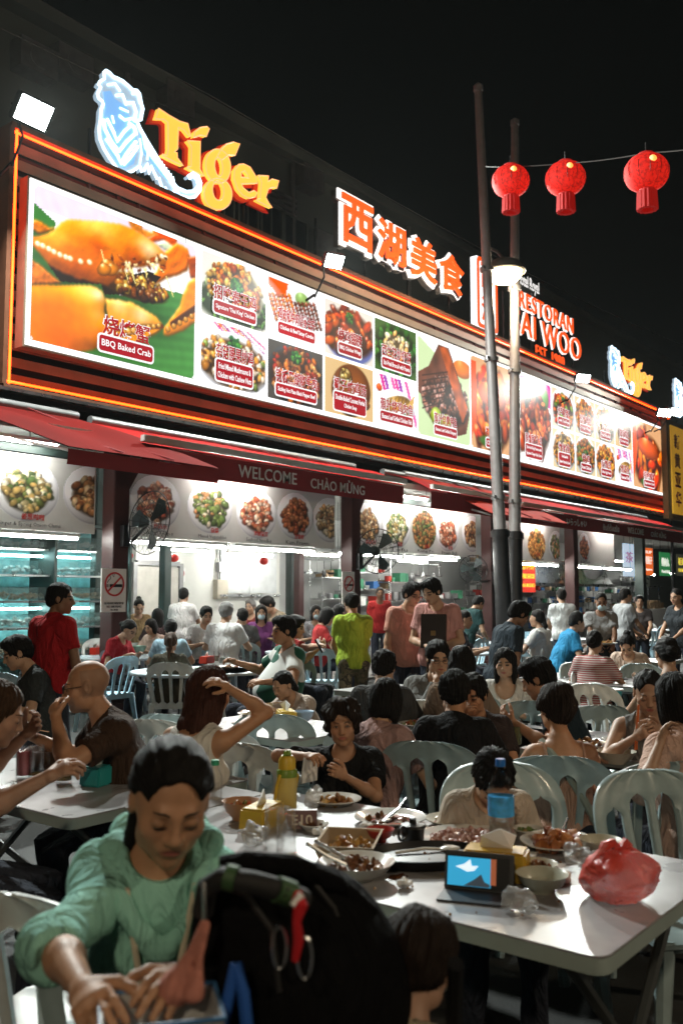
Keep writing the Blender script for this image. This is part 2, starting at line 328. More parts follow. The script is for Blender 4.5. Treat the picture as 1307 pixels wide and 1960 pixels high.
# ---- fluorescent tubes
def tube_light(x, Y, z, ln, lab, grp='fluorescent tubes under the ceiling'):
    t = thing('tube_light', lab, 'lamp', (x, Y, z), group=grp)
    b = B(); b.box((0, 0, .045), (ln, .07, .05)); obj('housing', b, m_white, t); b = B(); b.cyl((-ln / 2 + .03, 0, 0), (ln / 2 - .03, 0, 0), .021, n=8); obj('tube', b, m_tube, t)
    for s in (-1, 1): b = B(); b.cyl((s * (ln / 2 - .05), .0, .07), (s * (ln / 2 - .05), .0, max(.1, 3.8 - z)), .006, n=4); obj('hanger', b, m_dark, t)
    return t
for k, x in enumerate((7.0, 9.9, 12.2, 15.0, 17.2, 20.5, 22.4, 25.3, 27.6)):
    tube_light(x, 11.12, 2.40, 2.1, ['first tube under the menu banner at the far left', 'tube under the banner right of the first column', 'tube under the banner above the cream door', 'tube under the banner right of the lime shirt man', 'tube under the banner above the two pink waiters', 'tube under the banner behind the twin poles', 'tube under the banner right of the twin poles', 'tube near the fried seafood sign', 'last tube toward the hanging banners'][k], 'fluorescent tubes under the menu banner')
for k, (px, py, Y) in enumerate(((150, 1055, 14.5), (345, 1053, 14.3), (480, 1062, 14.8), (700, 1050, 14.5), (790, 1075, 15.0), (880, 1056, 14.6), (1080, 1080, 15.5), (1190, 1075, 15.5), (610, 1062, 13.6), (850, 1066, 13.2), (960, 1066, 13.4), (1110, 1070, 13.2), (1240, 1100, 14.0), (1280, 1098, 15.0))):
    p = atY(px, py, Y); tube_light(p.x, Y, min(p.z, 3.55), 1.5, ['ceiling tube over the seafood counter', 'ceiling tube in front of the cream door', 'ceiling tube above the pale cabinet', 'ceiling tube over the dark kitchen doorway', 'kitchen tube behind the waiters', 'kitchen tube over the steel racks', 'kitchen tube over the cooks', 'ceiling tube near the far column', 'ceiling tube beside the maroon post', 'ceiling tube above the pink waiters', 'ceiling tube behind the twin poles', 'ceiling tube over the waitress', 'tube in the neighbouring stall', 'far tube in the neighbouring stall'][k])
for k, x in enumerate((6.6, 10.9, 15.65, 17.6, 21.6, 26.4)):
    tube_light(x, 10.72, 3.60, 1.6, ['tube under the leftmost awning above the clam banner', 'tube behind the WELCOME valance', 'bright tube in the gap between two awnings', 'tube behind the short awning valance', 'tube behind the valance right of the twin poles', 'tube behind the far awning valance'][k], 'fluorescent tubes under the awnings')
# ---- kitchen: hood, shelves, counter, ducts
def shelf_rack(px, Y, w, h, lab, n=4, boxes=True):
    x = atY(px, 1120, Y).x; t = thing('kitchen_rack', lab, 'rack', (x, Y, .04), group='steel racks in the open kitchen')
    for sx in (-1, 1):
        for sy in (-1, 1): b = B(); b.cyl((sx * w / 2, sy * .22, 0), (sx * w / 2, sy * .22, h), .02, n=6); obj('upright', b, m_steel, t)
    for k in range(n):
        z = .3 + (h - .35) * k / (n - 1); b = B(); b.box((0, 0, z), (w, .46, .03)); obj('shelf', b, m_steel, t)
        if boxes:
            xx = -w / 2 + .15
            while xx < w / 2 - .15:
                bw = random.uniform(.12, .3); bh = random.uniform(.1, .28); b = B()
                if random.random() < .5: b.box((xx + bw / 2, 0, z + .018 + bh / 2), (bw, .3, bh)); nm = 'container'
                else: b.lathe([(bw * .45, 0), (bw * .5, bh * .3), (bw * .5, bh)], (xx + bw / 2, 0, z + .018), 10); nm = 'pot'
                obj(nm, b, random.choice([m_steel, m_white, m_gray, M('green crate', (.05, .22, .12), .6), M('red tub', (.4, .03, .02), .5), M('blue tub', (.04, .15, .4), .5), M('carton', (.3, .2, .11), .8)]), t); xx += bw + random.uniform(.04, .2)
shelf_rack(640, 16.4, 1.6, 2.1, 'steel rack of tubs in the dark kitchen doorway')
shelf_rack(770, 16.2, 2.0, 2.0, 'steel rack of pots behind the two pink waiters')
shelf_rack(850, 15.6, 2.0, 1.5, 'low steel rack with white containers behind the menu waiter', 3)
shelf_rack(905, 15.8, 1.8, 1.6, 'steel rack of boxes left of the street poles', 3)
shelf_rack(1180, 15.6, 2.2, 1.7, 'steel rack near the far grey column', 3)
x = atY(1010, 1060, 15.0).x
t = thing('extractor_hood', 'wide stainless extractor hood above the cooks', 'hood', (x + 1.5, 15.0, 1.95)); b = B(); b.box((0, 0, .4), (9, 1.2, .8), top=.8); obj('canopy', b, m_steel, t); b = B(); b.box((0, -.62, .03), (9, .05, .1)); obj('rim', b, m_steel, t); b = B(); b.cyl((0, .2, .8), (0, .2, 1.6), .35, n=14); obj('duct', b, m_steel, t)
t = thing('air_duct', 'curved silver ventilation duct near the far column', 'duct', (atY(1145, 1070, 13.6).x, 13.6, 2.3)); b = B(); b.tube([(.2, 0, 1.4), (.2, 0, .9), (.05, 0, .45), (-.35, 0, .2), (-.6, 0, .15)], .3, 12); obj('pipe', b, m_gray, t)
t = thing('cooking_counter', 'long stainless cooking counter in front of the cooks', 'counter', (x + 2.0, 14.0, .04)); b = B(); b.box((0, 0, .43), (5.5, .8, .86)); obj('cabinet', b, m_steel, t, bevel=.01); b = B(); b.box((0, 0, .88), (5.6, .86, .04)); obj('worktop', b, m_steel, t); b = B(); b.box((0, -.3, 1.42), (5.4, .3, .03)); [b.cyl((s, -.3, .9), (s, -.3, 1.42), .015, n=6) for s in (-2.6, 0, 2.6)]; obj('overshelf', b, m_steel, t)
for k in range(14):
    kc = ('yellow', 'steel', 'white', 'red', 'orange')[k * 3 % 5]
    q = tag(obj('prep_tray', B().lathe([(.0, .0), (.14, .0), (.17, .06), (.16, .06), (.13, .012), (0, .012)], n=12), dict(yellow=M('yellow tub', (.6, .38, .03), .5), steel=m_steel, white=m_white, red=M('red tub', (.4, .03, .02), .5), orange=M('orange tub', (.6, .2, .03), .5))[kc], loc=(x - .5 + k * .36, 13.8 + .15 * (k % 2), .941)), 'small round %s prep tray, %s from the left on the cooking counter' % (kc, ('first', 'second', 'third', 'fourth', 'fifth', 'sixth', 'seventh', 'eighth', 'ninth', 'tenth', 'eleventh', 'twelfth', 'thirteenth', 'last')[k]), 'tray', 'prep trays on the cooking counter')
t = thing('stall_sign', 'red and yellow fried seafood sign hanging over the cooking counter', 'sign', tuple(atY(1010, 1098, 13.4)))
b = B(); b.box((0, 0, 0), (.9, .05, 1.15)); obj('panel', b, M('red sign panel', (.55, .03, .015), .5, em=(.55, .03, .015), es=.7), t)
for s_, hh, zz, c in (('炒海鲜', .34, .28, 1), ('FRIED SEAFOOD', .15, -.08, 1), ('011-28 55 8151', .11, -.36, 1)):
    text('lettering', s_, M('sign yellow', (.8, .55, .05), .5, em=(1, .62, .05), es=.9), .78, hh, (0, -.03, zz), parent=t, off=.01)
b = B(); [b.cyl((s, 0, .4), (s, 0, 3.8 - atY(1010, 1098, 13.4).z), .006, n=4) for s in (-.25, .25)]; obj('hanger', b, m_dark, t)
x = atY(1250, 1180, 14.5).x; t = thing('stall_counter', 'pale stall counter stacked with cartons at the far right', 'counter', (x, 14.6, .04)); b = B(); b.box((0, 0, .5), (3.2, .8, 1.0)); obj('cabinet', b, m_white, t, bevel=.01); b = B(); b.box((0, .2, 1.95), (3.4, .3, .04)); [b.cyl((s * 1.6, .2, 1), (s * 1.6, .2, 1.95), .02, n=6) for s in (-1, 1)]; obj('overshelf', b, m_steel, t)
for k in range(7): b = B(); b.box((-1.3 + .42 * k, .1, 1.13 + (k % 2) * .0), (.36, .35, .24 + .1 * (k % 3))); obj('carton', b, M('carton', (.3, .2, .11), .8), t)
p = atY(1235, 1112, 13.9); t = thing('price_board', 'white handwritten board in front of the far stall', 'sign', tuple(p)); b = B(); b.box((0, 0, 0), (.9, .03, .5)); obj('board', b, m_white, t); text('lettering', 'Teow Mee', M('board ink', (.05, .05, .06), .7), .7, .12, (0, -.018, .1), parent=t); text('lettering', 'Soup', M('board ink'), .4, .1, (0, -.018, -.1), parent=t); b = B(); b.cyl((0, .03, -p.z), (0, .03, -.2), .02, n=6); obj('stand', b, m_gray, t)
for px, Y, w_, lab in ((1030, 16.4, 1.9, 'tall steel rack behind the fried seafood sign'), (1075, 16.5, 1.9, 'tall steel rack above the cook in white'), (1125, 16.6, 2.1, 'tall steel rack behind the waitress'), (700, 16.5, 1.9, 'tall steel rack behind the far red waiter'), (930, 16.5, 2.0, 'tall steel rack left of the twin poles'), (1215, 16.6, 2.2, 'tall steel rack in the neighbouring stall')): shelf_rack(px, Y, w_, 2.75, lab, 6)
for px, Y in ((600, 15.2), (815, 15.0), (985, 14.6), (1085, 14.4), (1140, 14.6)):
    p = atY(px, 1085, Y); t = thing('pan_rail', 'rail of hanging ladles and pans in the kitchen, %s' % {600: 'by the maroon post', 815: 'above the pink waiters', 985: 'behind the twin poles', 1085: 'above the cook', 1140: 'near the duct'}[px], 'rail', (p.x, Y, 2.5)); b = B(); b.cyl((-.8, 0, 0), (.8, 0, 0), .015, n=6); obj('bar', b, m_steel, t)
    for k in range(6):
        b = B(); xx = -.7 + .28 * k; b.cyl((xx, 0, 0), (xx, 0, -.3), .008, n=5)
        if k % 2: b.lathe([(0, 0), (.08, .01), (.11, .05)], (xx, 0, -.36), 10)
        else: b.ball((xx, 0, -.34), (.1, .02, .1), 10)
        obj('utensil', b, random.choice([m_steel, m_black, m_gray]), t)
    b = B(); [b.cyl((s * .75, 0, 0), (s * .75, 0, 1.25), .008, n=4) for s in (-1, 1)]; obj('hanger', b, m_dark, t)
# ---- seafood display counter, far left
xs = atY(100, 1150, 12.6).x
t = thing('seafood_display', 'glowing glass seafood display with tiers of shellfish at the far left', 'display case', (xs - .4, 13.6, .04))
m_glass = M('case glass', (.75, .95, .93), .05, trans=.9, var=0, alpha=.35)
b = B(); b.box((0, .35, 1.35), (4.6, .06, 2.7)); obj('back_panel', b, M('teal tiles', (.22, .50, .52), .4, var=.35, vs=7), t)
for k in range(5):
    z = .62 + k * .42; b = B(); b.box((0, -.1 - (4 - k) * .06, z), (4.5, .55, .03)); obj('shelf', b, m_steel, t)
    sb = B()
    for j in range(110): sb.ball((random.uniform(-2.2, 2.2), random.uniform(-.32, .1) - (4 - k) * .05, z + .05 + random.random() * .09), (random.uniform(.03, .07), .05, random.uniform(.02, .05)), 6, .5)
    o = obj('shellfish', sb, [M('clam shell', (.42, .35, .24), .5, var=.5, vs=9), M('prawn shell', (.36, .40, .38), .5, var=.5, vs=9), M('ice', (.62, .72, .72), .3, var=.2)][[0, 1, 0, 2, 2][k]], t); tag(o, kind='stuff')
    b = B(); b.box((0, -.44 - (4 - k) * .05, z + .12), (4.5, .012, .22)); obj('glass_pane', b, m_glass, t)
for s in (-2.28, -.76, .76, 2.28): b = B(); b.box((s, -.2, 1.35), (.05, .7, 2.7)); obj('case_frame', b, m_dkgreen, t)
b = B(); b.box((0, -.15, 2.72), (4.6, .9, .05)); obj('top', b, m_dkgreen, t)
for k in range(2): b = B(); b.cyl((-2.1, -.2, 2.2 - k * .85), (2.1, -.2, 2.2 - k * .85), .02, n=6); obj('case_light', b, M('cool case light', (.8, 1, 1), em=(.6, 1, .98), es=38, var=0), t)
b = B(); b.box((-.9, -.52, .9), (.35, .02, .22)); obj('price_card', b, M('yellow card', (.75, .5, .02), .6), t)
# ================================================================ awnings
def cloth_slab(c, thick=.012, nu=18, nv=6, wav=.035, seed=0):
    """four corners -> slightly wavy sheet with thickness"""
    c = [Vector(p) for p in c]; b = B(); rs = random.Random(seed); ph = rs.random() * 6
    def P(u, v): return (c[0].lerp(c[1], u)).lerp(c[3].lerp(c[2], u), v)
    n = (c[1] - c[0]).cross(c[3] - c[0]).normalized()
    for side in (0, 1):
        vs = [P(i / nu, j / nv) + n * (wav * math.sin(3.1 * i / nu * math.pi + ph) * math.sin(math.pi * j / nv) - wav * 1.2 * math.sin(math.pi * j / nv) + thick * side) for j in range(nv + 1) for i in range(nu + 1)]
        b.add(vs, [(j * (nu + 1) + i, j * (nu + 1) + i + 1, (j + 1) * (nu + 1) + i + 1, (j + 1) * (nu + 1) + i) for j in range(nv) for i in range(nu)])
    return b
def awning(lab, x0, x1, yb=11.62, zb=4.20, yf=10.45, zf=3.78, words=(), skew=0, vh=.36, bar=True, seed=0, m=None):
    t = thing('awning', lab, 'awning', ((x0 + x1) / 2, yb, zb), group='red awnings over the restaurant front'); o = Vector(t.location)
    A = [Vector((x0 - skew, yb, zb)) - o, Vector((x1 - skew, yb, zb)) - o, Vector((x1, yf, zf)) - o, Vector((x0, yf, zf)) - o]
    obj('canopy', cloth_slab(A, seed=seed, nu=30), m or m_awn, t)
    ns_ = max(2, int(x1 - x0) + 1)
    for k in range(1, ns_): u = k / ns_; b = B(); n_ = Vector((0, -.02, .03)); b.tube([A[0].lerp(A[1], u) + n_, (A[0].lerp(A[1], u) + A[3].lerp(A[2], u)) / 2 + Vector((0, -.01, -.015)), A[3].lerp(A[2], u) + n_ * .6], .012, 5); obj('seam', b, m_val, t)
    v0, v1 = A[3] + Vector((0, -.01, -.03)), A[2] + Vector((0, -.01, -.03))
    obj('valance', cloth_slab([v0, v1, v1 - Vector((0, -.02, vh)), v0 - Vector((0, -.02, vh))], .008, 30, 3, .008, seed + 1), m_val, t)
    if bar: b = B(); b.box((v0 + v1) / 2 + Vector((0, -.03, .09)), (x1 - x0 + .06, .09, .10)); obj('front_bar', b, M('awning aluminium', (.50, .49, .47), .4, .2, var=.1), t, bevel=.01)
    b = B(); b.cyl(A[0] + Vector((0, .06, .05)), A[1] + Vector((0, .06, .05)), .07, n=10); obj('roller', b, m_gray, t)
    for x in (x0 + .3, x1 - .3): b = B(); e = Vector(((x - skew * .5), (yb + yf) / 2, (zb + zf) / 2 - .22)) - o; b.tube([Vector((x - skew, yb, zb - .1)) - o, e, Vector((x, yf + .03, zf - .06)) - o], .022, 6); obj('arm', b, m_white, t)
    for px, w_, hgt in words:
        p = atY(px, 900, yf - .04).x - o.x; text('lettering', w_, M('valance white', (.55, .52, .50), .7), None, hgt, (p, yf - .066 - yb, zf - zb - .03 - vh * .5), parent=t, off=.006, sp=1.05)
    return t
awning('red awning with WELCOME and CHAO MUNG on its valance', 8.6, 15.15, words=((512, 'WELCOME', .2), (646, 'CHÀO MỪNG', .235)), seed=3)
awning('short red awning behind the left street pole', 16.15, 19.9, words=((933, '欢迎光临', .17),), seed=5)
awning('long red awning right of the street poles with faint greetings', 20.1, 31.6, words=((1020, '어서오세요', .18), (1100, 'いらっしゃい', .18), (1165, 'ยินดีต้อนรับ', .2), (1212, 'WELCOME', .18), (1255, 'CHÀO MỪNG', .2)), seed=7, zf=3.72)
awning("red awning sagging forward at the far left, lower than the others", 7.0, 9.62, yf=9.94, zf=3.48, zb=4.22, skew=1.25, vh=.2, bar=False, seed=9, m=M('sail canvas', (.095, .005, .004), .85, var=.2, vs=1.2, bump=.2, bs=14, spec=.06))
awning("orange lit red awning reaching forward under the twin poles", 17.74, 21.56, yf=9.94, zf=3.38, zb=4.24, skew=.8, vh=.1, bar=False, seed=11, m=M("orange glow canvas", (.42, .03, .015), .85, var=.12, vs=1.2, spec=.08))  # orange light from below is put into this canvas colour
# ================================================================ painter for printed food
class Cv:
    def __init__(s, w, h, bg, asp=None):
        s.w, s.h = w, h; s.asp = asp or w / h
        s.X, s.Y = np.meshgrid(np.linspace(0, s.asp, w), np.linspace(0, 1, h)); s.I = np.empty((h, w, 3)); s.I[:] = np.array(bg) / 255.; s.r = np.random.RandomState(w * 7 + h)
    def noise(s, f, seed=0):
        r = np.random.RandomState(seed); o = 0
        for k in range(6): a = r.rand() * 6.28; o = o + np.sin(f * (.6 + r.rand()) * (s.X * math.cos(a) + s.Y * math.sin(a)) + r.rand() * 6.28 + 1.3 * np.sin(f * .5 * (s.X * math.sin(a) - s.Y * math.cos(a))))
        return o / 6
    def mixm(s, m, col): m = np.clip(m, 0, 1)[..., None]; s.I = s.I * (1 - m) + np.asarray(col) * m
    def ell(s, cx, cy, rx, ry, ang, col, soft=.08, sh=.45, hl=.5, tex=0, clip=None):
        c, n = math.cos(ang), math.sin(ang); u = ((s.X - cx) * c + (s.Y - cy) * n) / rx; v = (-(s.X - cx) * n + (s.Y - cy) * c) / ry; d = np.sqrt(u * u + v * v)
        m = np.clip((1 - d) / soft, 0, 1)
        if clip is not None: m = m * clip
        lx = (s.X - cx) / max(rx, ry); ly = (s.Y - cy) / max(rx, ry)
        k = 1 - sh * np.clip(d, 0, 1) ** 2 + .28 * (ly - lx * .3)
        if tex: k = k * (1 + tex * s.noise(18 / max(rx, ry) * .3, int(cx * 999)))
        c3 = np.array(col) / 255. * np.clip(k, .1, 1.6)[..., None]
        if hl: g = np.exp(-(((lx + .25) ** 2 + (ly - .4) ** 2) / .05)); c3 = c3 + hl * g[..., None] * .7
        s.I = s.I * (1 - m[..., None]) + c3 * m[..., None]
    def poly(s, pts, col, soft=0, shade=None):
        ins = np.zeros(s.X.shape, bool); n = len(pts)
        for i in range(n):
            x0, y0 = pts[i]; x1, y1 = pts[(i + 1) % n]
            if y0 == y1: continue
            ins ^= ((y0 > s.Y) != (y1 > s.Y)) & (s.X < (x1 - x0) * (s.Y - y0) / (y1 - y0) + x0)
        c3 = np.array(col) / 255. * (1 if shade is None else shade[..., None]) * np.ones(s.I.shape); s.I = np.where(ins[..., None], c3, s.I); return ins
    def blur(s, m, r):
        n = max(1, int(r * s.h / 2)); m = m.astype(float)
        for _ in range(3):
            for ax in (0, 1):
                p = np.concatenate([np.repeat(np.take(m, [0], ax), n, ax), m, np.repeat(np.take(m, [-1], ax), n + 1, ax)], ax); q = np.cumsum(p, ax); L = m.shape[ax]; m = (np.take(q, np.arange(2 * n, 2 * n + L), ax) - np.take(q, np.arange(0, L), ax)) / (2 * n)
        return m
    def blob(s, pts, col, r=.06, tex=.1, spec=.6, tints=(), K=None):
        old = s.I.copy(); ins = s.poly(pts, col); hgt = np.sqrt(np.clip(s.blur(ins, r), 0, 1)) * r * s.h * 1.3 + s.noise(55, len(pts)) * tex * 3 + s.noise(140, len(pts) + 1) * tex * .8; gy, gx = np.gradient(hgt); nz = 1 / np.sqrt(1 + gx * gx + gy * gy); d = np.clip((gx * .45 - gy * .65 + .62) * nz, 0, 1.2); c3 = np.ones(s.I.shape) * np.array(col) / 255.
        for (x, y), rad, tc in tints: (u, v), (u2, v2) = K([(x, y), (x + rad, y)]); w = np.exp(-((s.X - u) ** 2 + (s.Y - v) ** 2 * 1.6) / (u2 - u) ** 2)[..., None]; c3 = c3 * (1 - w) + w * np.array(tc) / 255.
        c3 = c3 * (.48 + .80 * d)[..., None] + spec * (np.clip(d, 0, 1) ** 14 * .5)[..., None]; m = np.clip(s.blur(ins, .006) * 1.0, 0, 1)[..., None]; s.I = old * (1 - m) + c3 * m
    def heap(s, cx, cy, rx, ry, n, size, cols, el=1.8, hl=.4, down=True):
        pts = []
        while len(pts) < n:
            a, q = s.r.rand() * 6.283, math.sqrt(s.r.rand()); pts.append((cx + q * rx * math.cos(a), cy + q * ry * math.sin(a)))
        pts.sort(key=lambda p: -p[1])
        s.ell(cx, cy - .03, rx * 1.08, ry * 1.05, 0, [c * .35 for c in cols[0]], .2, .2, 0)
        for x, y in pts:
            c = np.array(cols[s.r.randint(len(cols))]) * (.75 + .5 * s.r.rand()); z = size * (.6 + .8 * s.r.rand())
            s.ell(x + z * .1, y - z * .18, z * 1.08, z / el * 1.15, s.r.rand() * 3.1, c * .28, .5, 0, 0); s.ell(x, y, z, z / el, s.r.rand() * 3.1, c, .25, .5, hl * s.r.rand())
    def line(s, x0, y0, x1, y1, w, col):
        dx, dy = x1 - x0, y1 - y0; l = dx * dx + dy * dy; t = np.clip(((s.X - x0) * dx + (s.Y - y0) * dy) / l, 0, 1); d = np.hypot(s.X - x0 - t * dx, s.Y - y0 - t * dy); s.mixm((w - d) / w * 2, np.array(col) / 255.)
    def corners(s, r, bg):
        for cx in (r, s.asp - r):
            for cy in (r, 1 - r):
                m = (np.abs(s.X - s.asp / 2) > s.asp / 2 - r) & (np.abs(s.Y - .5) > .5 - r) & (np.hypot(s.X - cx, s.Y - cy) > r) & (np.abs(s.X - cx) < r) & (np.abs(s.Y - cy) < r); s.I[m] = np.array(bg) / 255.
    def mesh(s, name, w, h, mat, mask=None, parent=None, loc=(0, 0, 0)):
        V = np.stack([(s.X / s.asp - .5) * w, np.zeros_like(s.X), (s.Y - .5) * h], -1).reshape(-1, 3)
        i = np.arange(s.w * s.h).reshape(s.h, s.w); Q = np.stack([i[:-1, :-1], i[:-1, 1:], i[1:, 1:], i[1:, :-1]], -1).reshape(-1, 4)
        if mask is not None: k = mask.reshape(-1)[Q].all(1); Q = Q[k]
        lu = s.I.mean(-1, keepdims=True); s.I = (lu + (s.I - lu) * 1.2) * 1.08; g = np.clip(s.I, .004, 1.05) ** 2.2
        o = link(bpy.data.objects.new(name, np_mesh(name, V, Q, mat, g.reshape(-1, 3), False)), parent); o.location = loc; return o
WH = (255, 255, 255)
def dish(kind, w, h, asp, seed):
    c = Cv(w, h, WH, asp); c.r = np.random.RandomState(seed); a = asp; mid = a / 2
    plate = lambda rx=.48, ry=.42, cy=.5, col=(246, 246, 250): (c.ell(mid, cy, rx * a, ry, 0, (225, 226, 232), .06, .12, 0), c.ell(mid, cy + .01, rx * a * .95, ry * .95, 0, col, .06, .05, 0), c.ell(mid, cy, rx * a * .72, ry * .7, 0, (228, 228, 226), .1, .1, 0))
    gar = lambda x, y, n=14, s=.06: c.heap(x, y, s * 1.3, s, n, s * .45, [(40, 110, 40), (25, 80, 35), (80, 150, 60)], 1.3, .2)
    if kind == 'crab':
        f = 3.55
        c.I[:] = np.array([250, 248, 252]) / 255.; c.mixm((c.Y > .86) * (c.noise(5, 3) > -.1) * .35, np.array([205, 170, 215]) / 255.)
        leaf = [(0, .35), (0, .0), (a, 0), (a, .62), (a * .8, .60), (a * .5, .45), (a * .25, .55), (0, .83), (0, .7)]
        sh = .75 + .12 * np.sin((c.Y * 1.0 - c.X * .12) * 90) * .35 + .35 * np.clip(c.X / a - .2, 0, 1) - .5 * np.exp(-(((c.X - a * .5) / .5) ** 2 + ((c.Y - .33) / .13) ** 2))
        c.poly(leaf, (72, 128, 66), shade=np.clip(sh, .12, 1.3)); c.poly([(0, .88), (a * .12, .80), (a * .1, .70), (0, .72)], (70, 120, 65))
        br = lambda t, e=0: (np.array([226, 128, 22]) * t + np.array([12, 25, 20]) * e)
        def K(q): return [((p.x - bx0 - CRB[0]) / (CRB[1] - CRB[0]) * a, (p.z - bzb - .08) / (BH - .16)) for p in (atY(30 + x / 3.532, 320 + y / 3.532, YP - .01) for x, y in q)]
        OR, AM = (222, 116, 14), (240, 150, 40)
        c.blob(K([(110, 340), (180, 355), (240, 395), (280, 400), (230, 430), (170, 440), (112, 400)]), (206, 118, 36), .03, .35); c.blob(K([(105, 605), (180, 650), (270, 730), (330, 775), (100, 785)]), (214, 120, 50), .035, .35, .9)
        c.blob(K([(760, 340), (900, 420), (1000, 440), (900, 470), (800, 410)]), (214, 130, 50), .02, .5, 1.0); c.blob(K([(890, 480), (960, 440), (1040, 450), (1100, 490), (1080, 540), (1010, 480), (920, 500)]), (206, 84, 20), .02, .2, .8); c.blob(K([(960, 510), (1020, 485), (1070, 520), (1100, 560), (1040, 560)]), (214, 224, 190), .02, .1)
        c.blob(K([(1020, 560), (1100, 500), (1170, 540), (1190, 600), (1170, 690), (1100, 720), (1030, 740), (940, 790), (830, 830), (800, 780), (960, 700)]), OR, .05, .22, .7); c.blob(K([(1170, 600), (1230, 590), (1232, 740), (1190, 740)]), (150, 66, 14), .03, .2)
        c.poly(K([(210, 640), (330, 700), (430, 745), (600, 780), (700, 740), (900, 700), (980, 740), (900, 830), (700, 860), (600, 860), (580, 790), (400, 780), (300, 770)]), (30, 18, 8))
        mp = K([(620, 770), (700, 830), (900, 820), (960, 760)]); c.heap(*[sum(q) / 4 for q in zip(*mp)], .30, .075, 80, .034, [(170, 105, 30), (120, 62, 14), (205, 160, 70), (60, 30, 8)], 1.6, .9)
        c.blob(K([(110, 455), (115, 500), (200, 600), (240, 650), (330, 700), (430, 740), (560, 770), (640, 790), (690, 740), (700, 690), (790, 665), (870, 665), (960, 640), (1010, 660), (1030, 640), (1030, 580), (960, 510), (880, 450), (790, 400), (700, 370), (560, 350), (460, 345), (370, 340), (320, 360), (270, 410), (230, 440), (170, 455)]), OR, .11, .10, .35, [((560, 420), 150, (250, 176, 80)), ((300, 480), 110, (240, 160, 60)), ((900, 560), 90, (250, 205, 150)), ((560, 540), 80, (200, 92, 14)), ((800, 610), 70, (206, 96, 16)), ((430, 700), 150, (208, 100, 14))], K)
        for x, y in ((150, 515), (185, 530), (225, 550), (260, 570), (300, 590), (340, 605), (370, 615), (440, 635), (500, 640), (990, 600), (1015, 610)): q = K([(x, y)])[0]; c.ell(*q, .028, .024, 0, (255, 240, 205), .6, 0, .8)
        for k in range(46): q = K([(590 + 430 * c.r.rand(), 640 + 60 * c.r.rand() - 30 * (k % 2))])[0]; c.ell(*q, .03 * c.r.rand() + .012, .015, c.r.rand() * 3, ((255, 225, 170), (150, 70, 14), (90, 40, 8))[k % 3], .5, .2, .5)
        for x, y in ((620, 660), (650, 690), (600, 690)): q = K([(x, y)])[0]; c.ell(*q, .07, .045, .5, (214, 130, 40), .2, .6, .9)
        for x0, y0, x1, y1 in ((770, 670, 810, 780), (790, 680, 800, 760), (860, 680, 890, 720), (880, 690, 885, 740), (740, 690, 760, 760), (920, 640, 1000, 705), (1020, 740, 1065, 870), (580, 560, 600, 640)): (u0, v0), (u1, v1) = K([(x0, y0), (x1, y1)]); c.line(u0, v0, u1, v1, .006, (252, 224, 150))
        c.blob(K([(1230, 730), (1180, 760), (1140, 850), (1120, 930), (1060, 1010), (1010, 1080), (1010, 1120), (1050, 1130), (1150, 1090), (1230, 1030)]), (224, 136, 36), .04, .12, .8); (u0, v0), (u1, v1) = K([(1060, 1060), (1220, 950)]); c.line(u0, v0, u1, v1, .03, (70, 36, 10))
        for k in range(5): q = K([(1030 + 40 * k, 1095 - 22 * k)])[0]; c.ell(*q, .03, .024, .5, (200, 140, 60), .3, .6, .6)
        c.blob(K([(690, 1090), (760, 1090), (850, 1080), (990, 1065), (1000, 1060), (985, 1100), (900, 1145), (800, 1190), (720, 1190), (680, 1160)]), (228, 146, 46), .035, .12, .7)
        c.blob(K([(85, 830), (100, 790), (200, 785), (300, 790), (420, 785), (530, 790), (590, 820), (620, 880), (610, 950), (620, 1030), (680, 1090), (690, 1140), (640, 1190), (500, 1230), (350, 1240), (200, 1220), (110, 1190), (80, 1120)]), (236, 130, 4), .12, .05, .25, [((480, 830), 120, (250, 190, 90)), ((560, 860), 50, (255, 226, 170)), ((250, 950), 130, (238, 120, 0)), ((560, 1000), 70, (240, 170, 70)), ((300, 1190), 160, (214, 104, 10))], K)
        c.blob(K([(620, 880), (700, 885), (800, 905), (880, 950), (960, 1000), (1000, 1050), (990, 1080), (940, 1070), (860, 1070), (760, 1075), (680, 1080), (640, 1030), (625, 950)]), (234, 156, 56), .05, .08, .6, [((700, 930), 60, (252, 205, 130)), ((850, 1000), 60, (250, 210, 150))], K)
        (u0, v0), (u1, v1) = K([(690, 1095), (990, 1075)]); c.line(u0, v0, u1, v1, .022, (96, 48, 10))
        for k in range(8): q = K([(730 + 34 * k, 1118 - 7 * k)])[0]; c.ell(*q, .036 - .002 * k, .034 - .002 * k, .2, (220, 158, 76), .2, .6, .8)
        s_ = c.noise(60, 9); c.I = c.I * (1 + .035 * s_[..., None]); c.corners(.05, WH); return c
    if kind == 'thai':
        c.I[:] = np.array([225, 222, 215]) / 255.; c.heap(mid, .3, a * .6, .35, 90, .06, [(110, 150, 80), (90, 135, 70), (150, 180, 120)], 2.5, .1); c.ell(mid, .55, a * .46, .46, -.2, (236, 228, 200), .05, .12, 0); c.heap(mid, .56, a * .42, .42, 130, .07, [(214, 148, 60), (190, 100, 25), (232, 186, 100), (150, 62, 15)], 1.6, .6); gar(mid + .05, .62, 26, .11)
    elif kind == 'mush':
        for k in range(9): c.poly([(a * .15 + k * .09, 1), (a * .2 + k * .09, 1), (a * .55 + k * .11, .70), (a * .5 + k * .11, .70)], [(200, 40, 130), (230, 120, 40), (150, 30, 120), (240, 240, 235)][k % 4])
        plate(.6, .5, .42); c.heap(mid, .42, a * .52, .42, 130, .075, [(200, 130, 50), (222, 160, 80), (110, 62, 22), (130, 150, 70), (235, 215, 190)], 1.5, .6); gar(mid, .74, 20, .10)
    elif kind == 'satay':
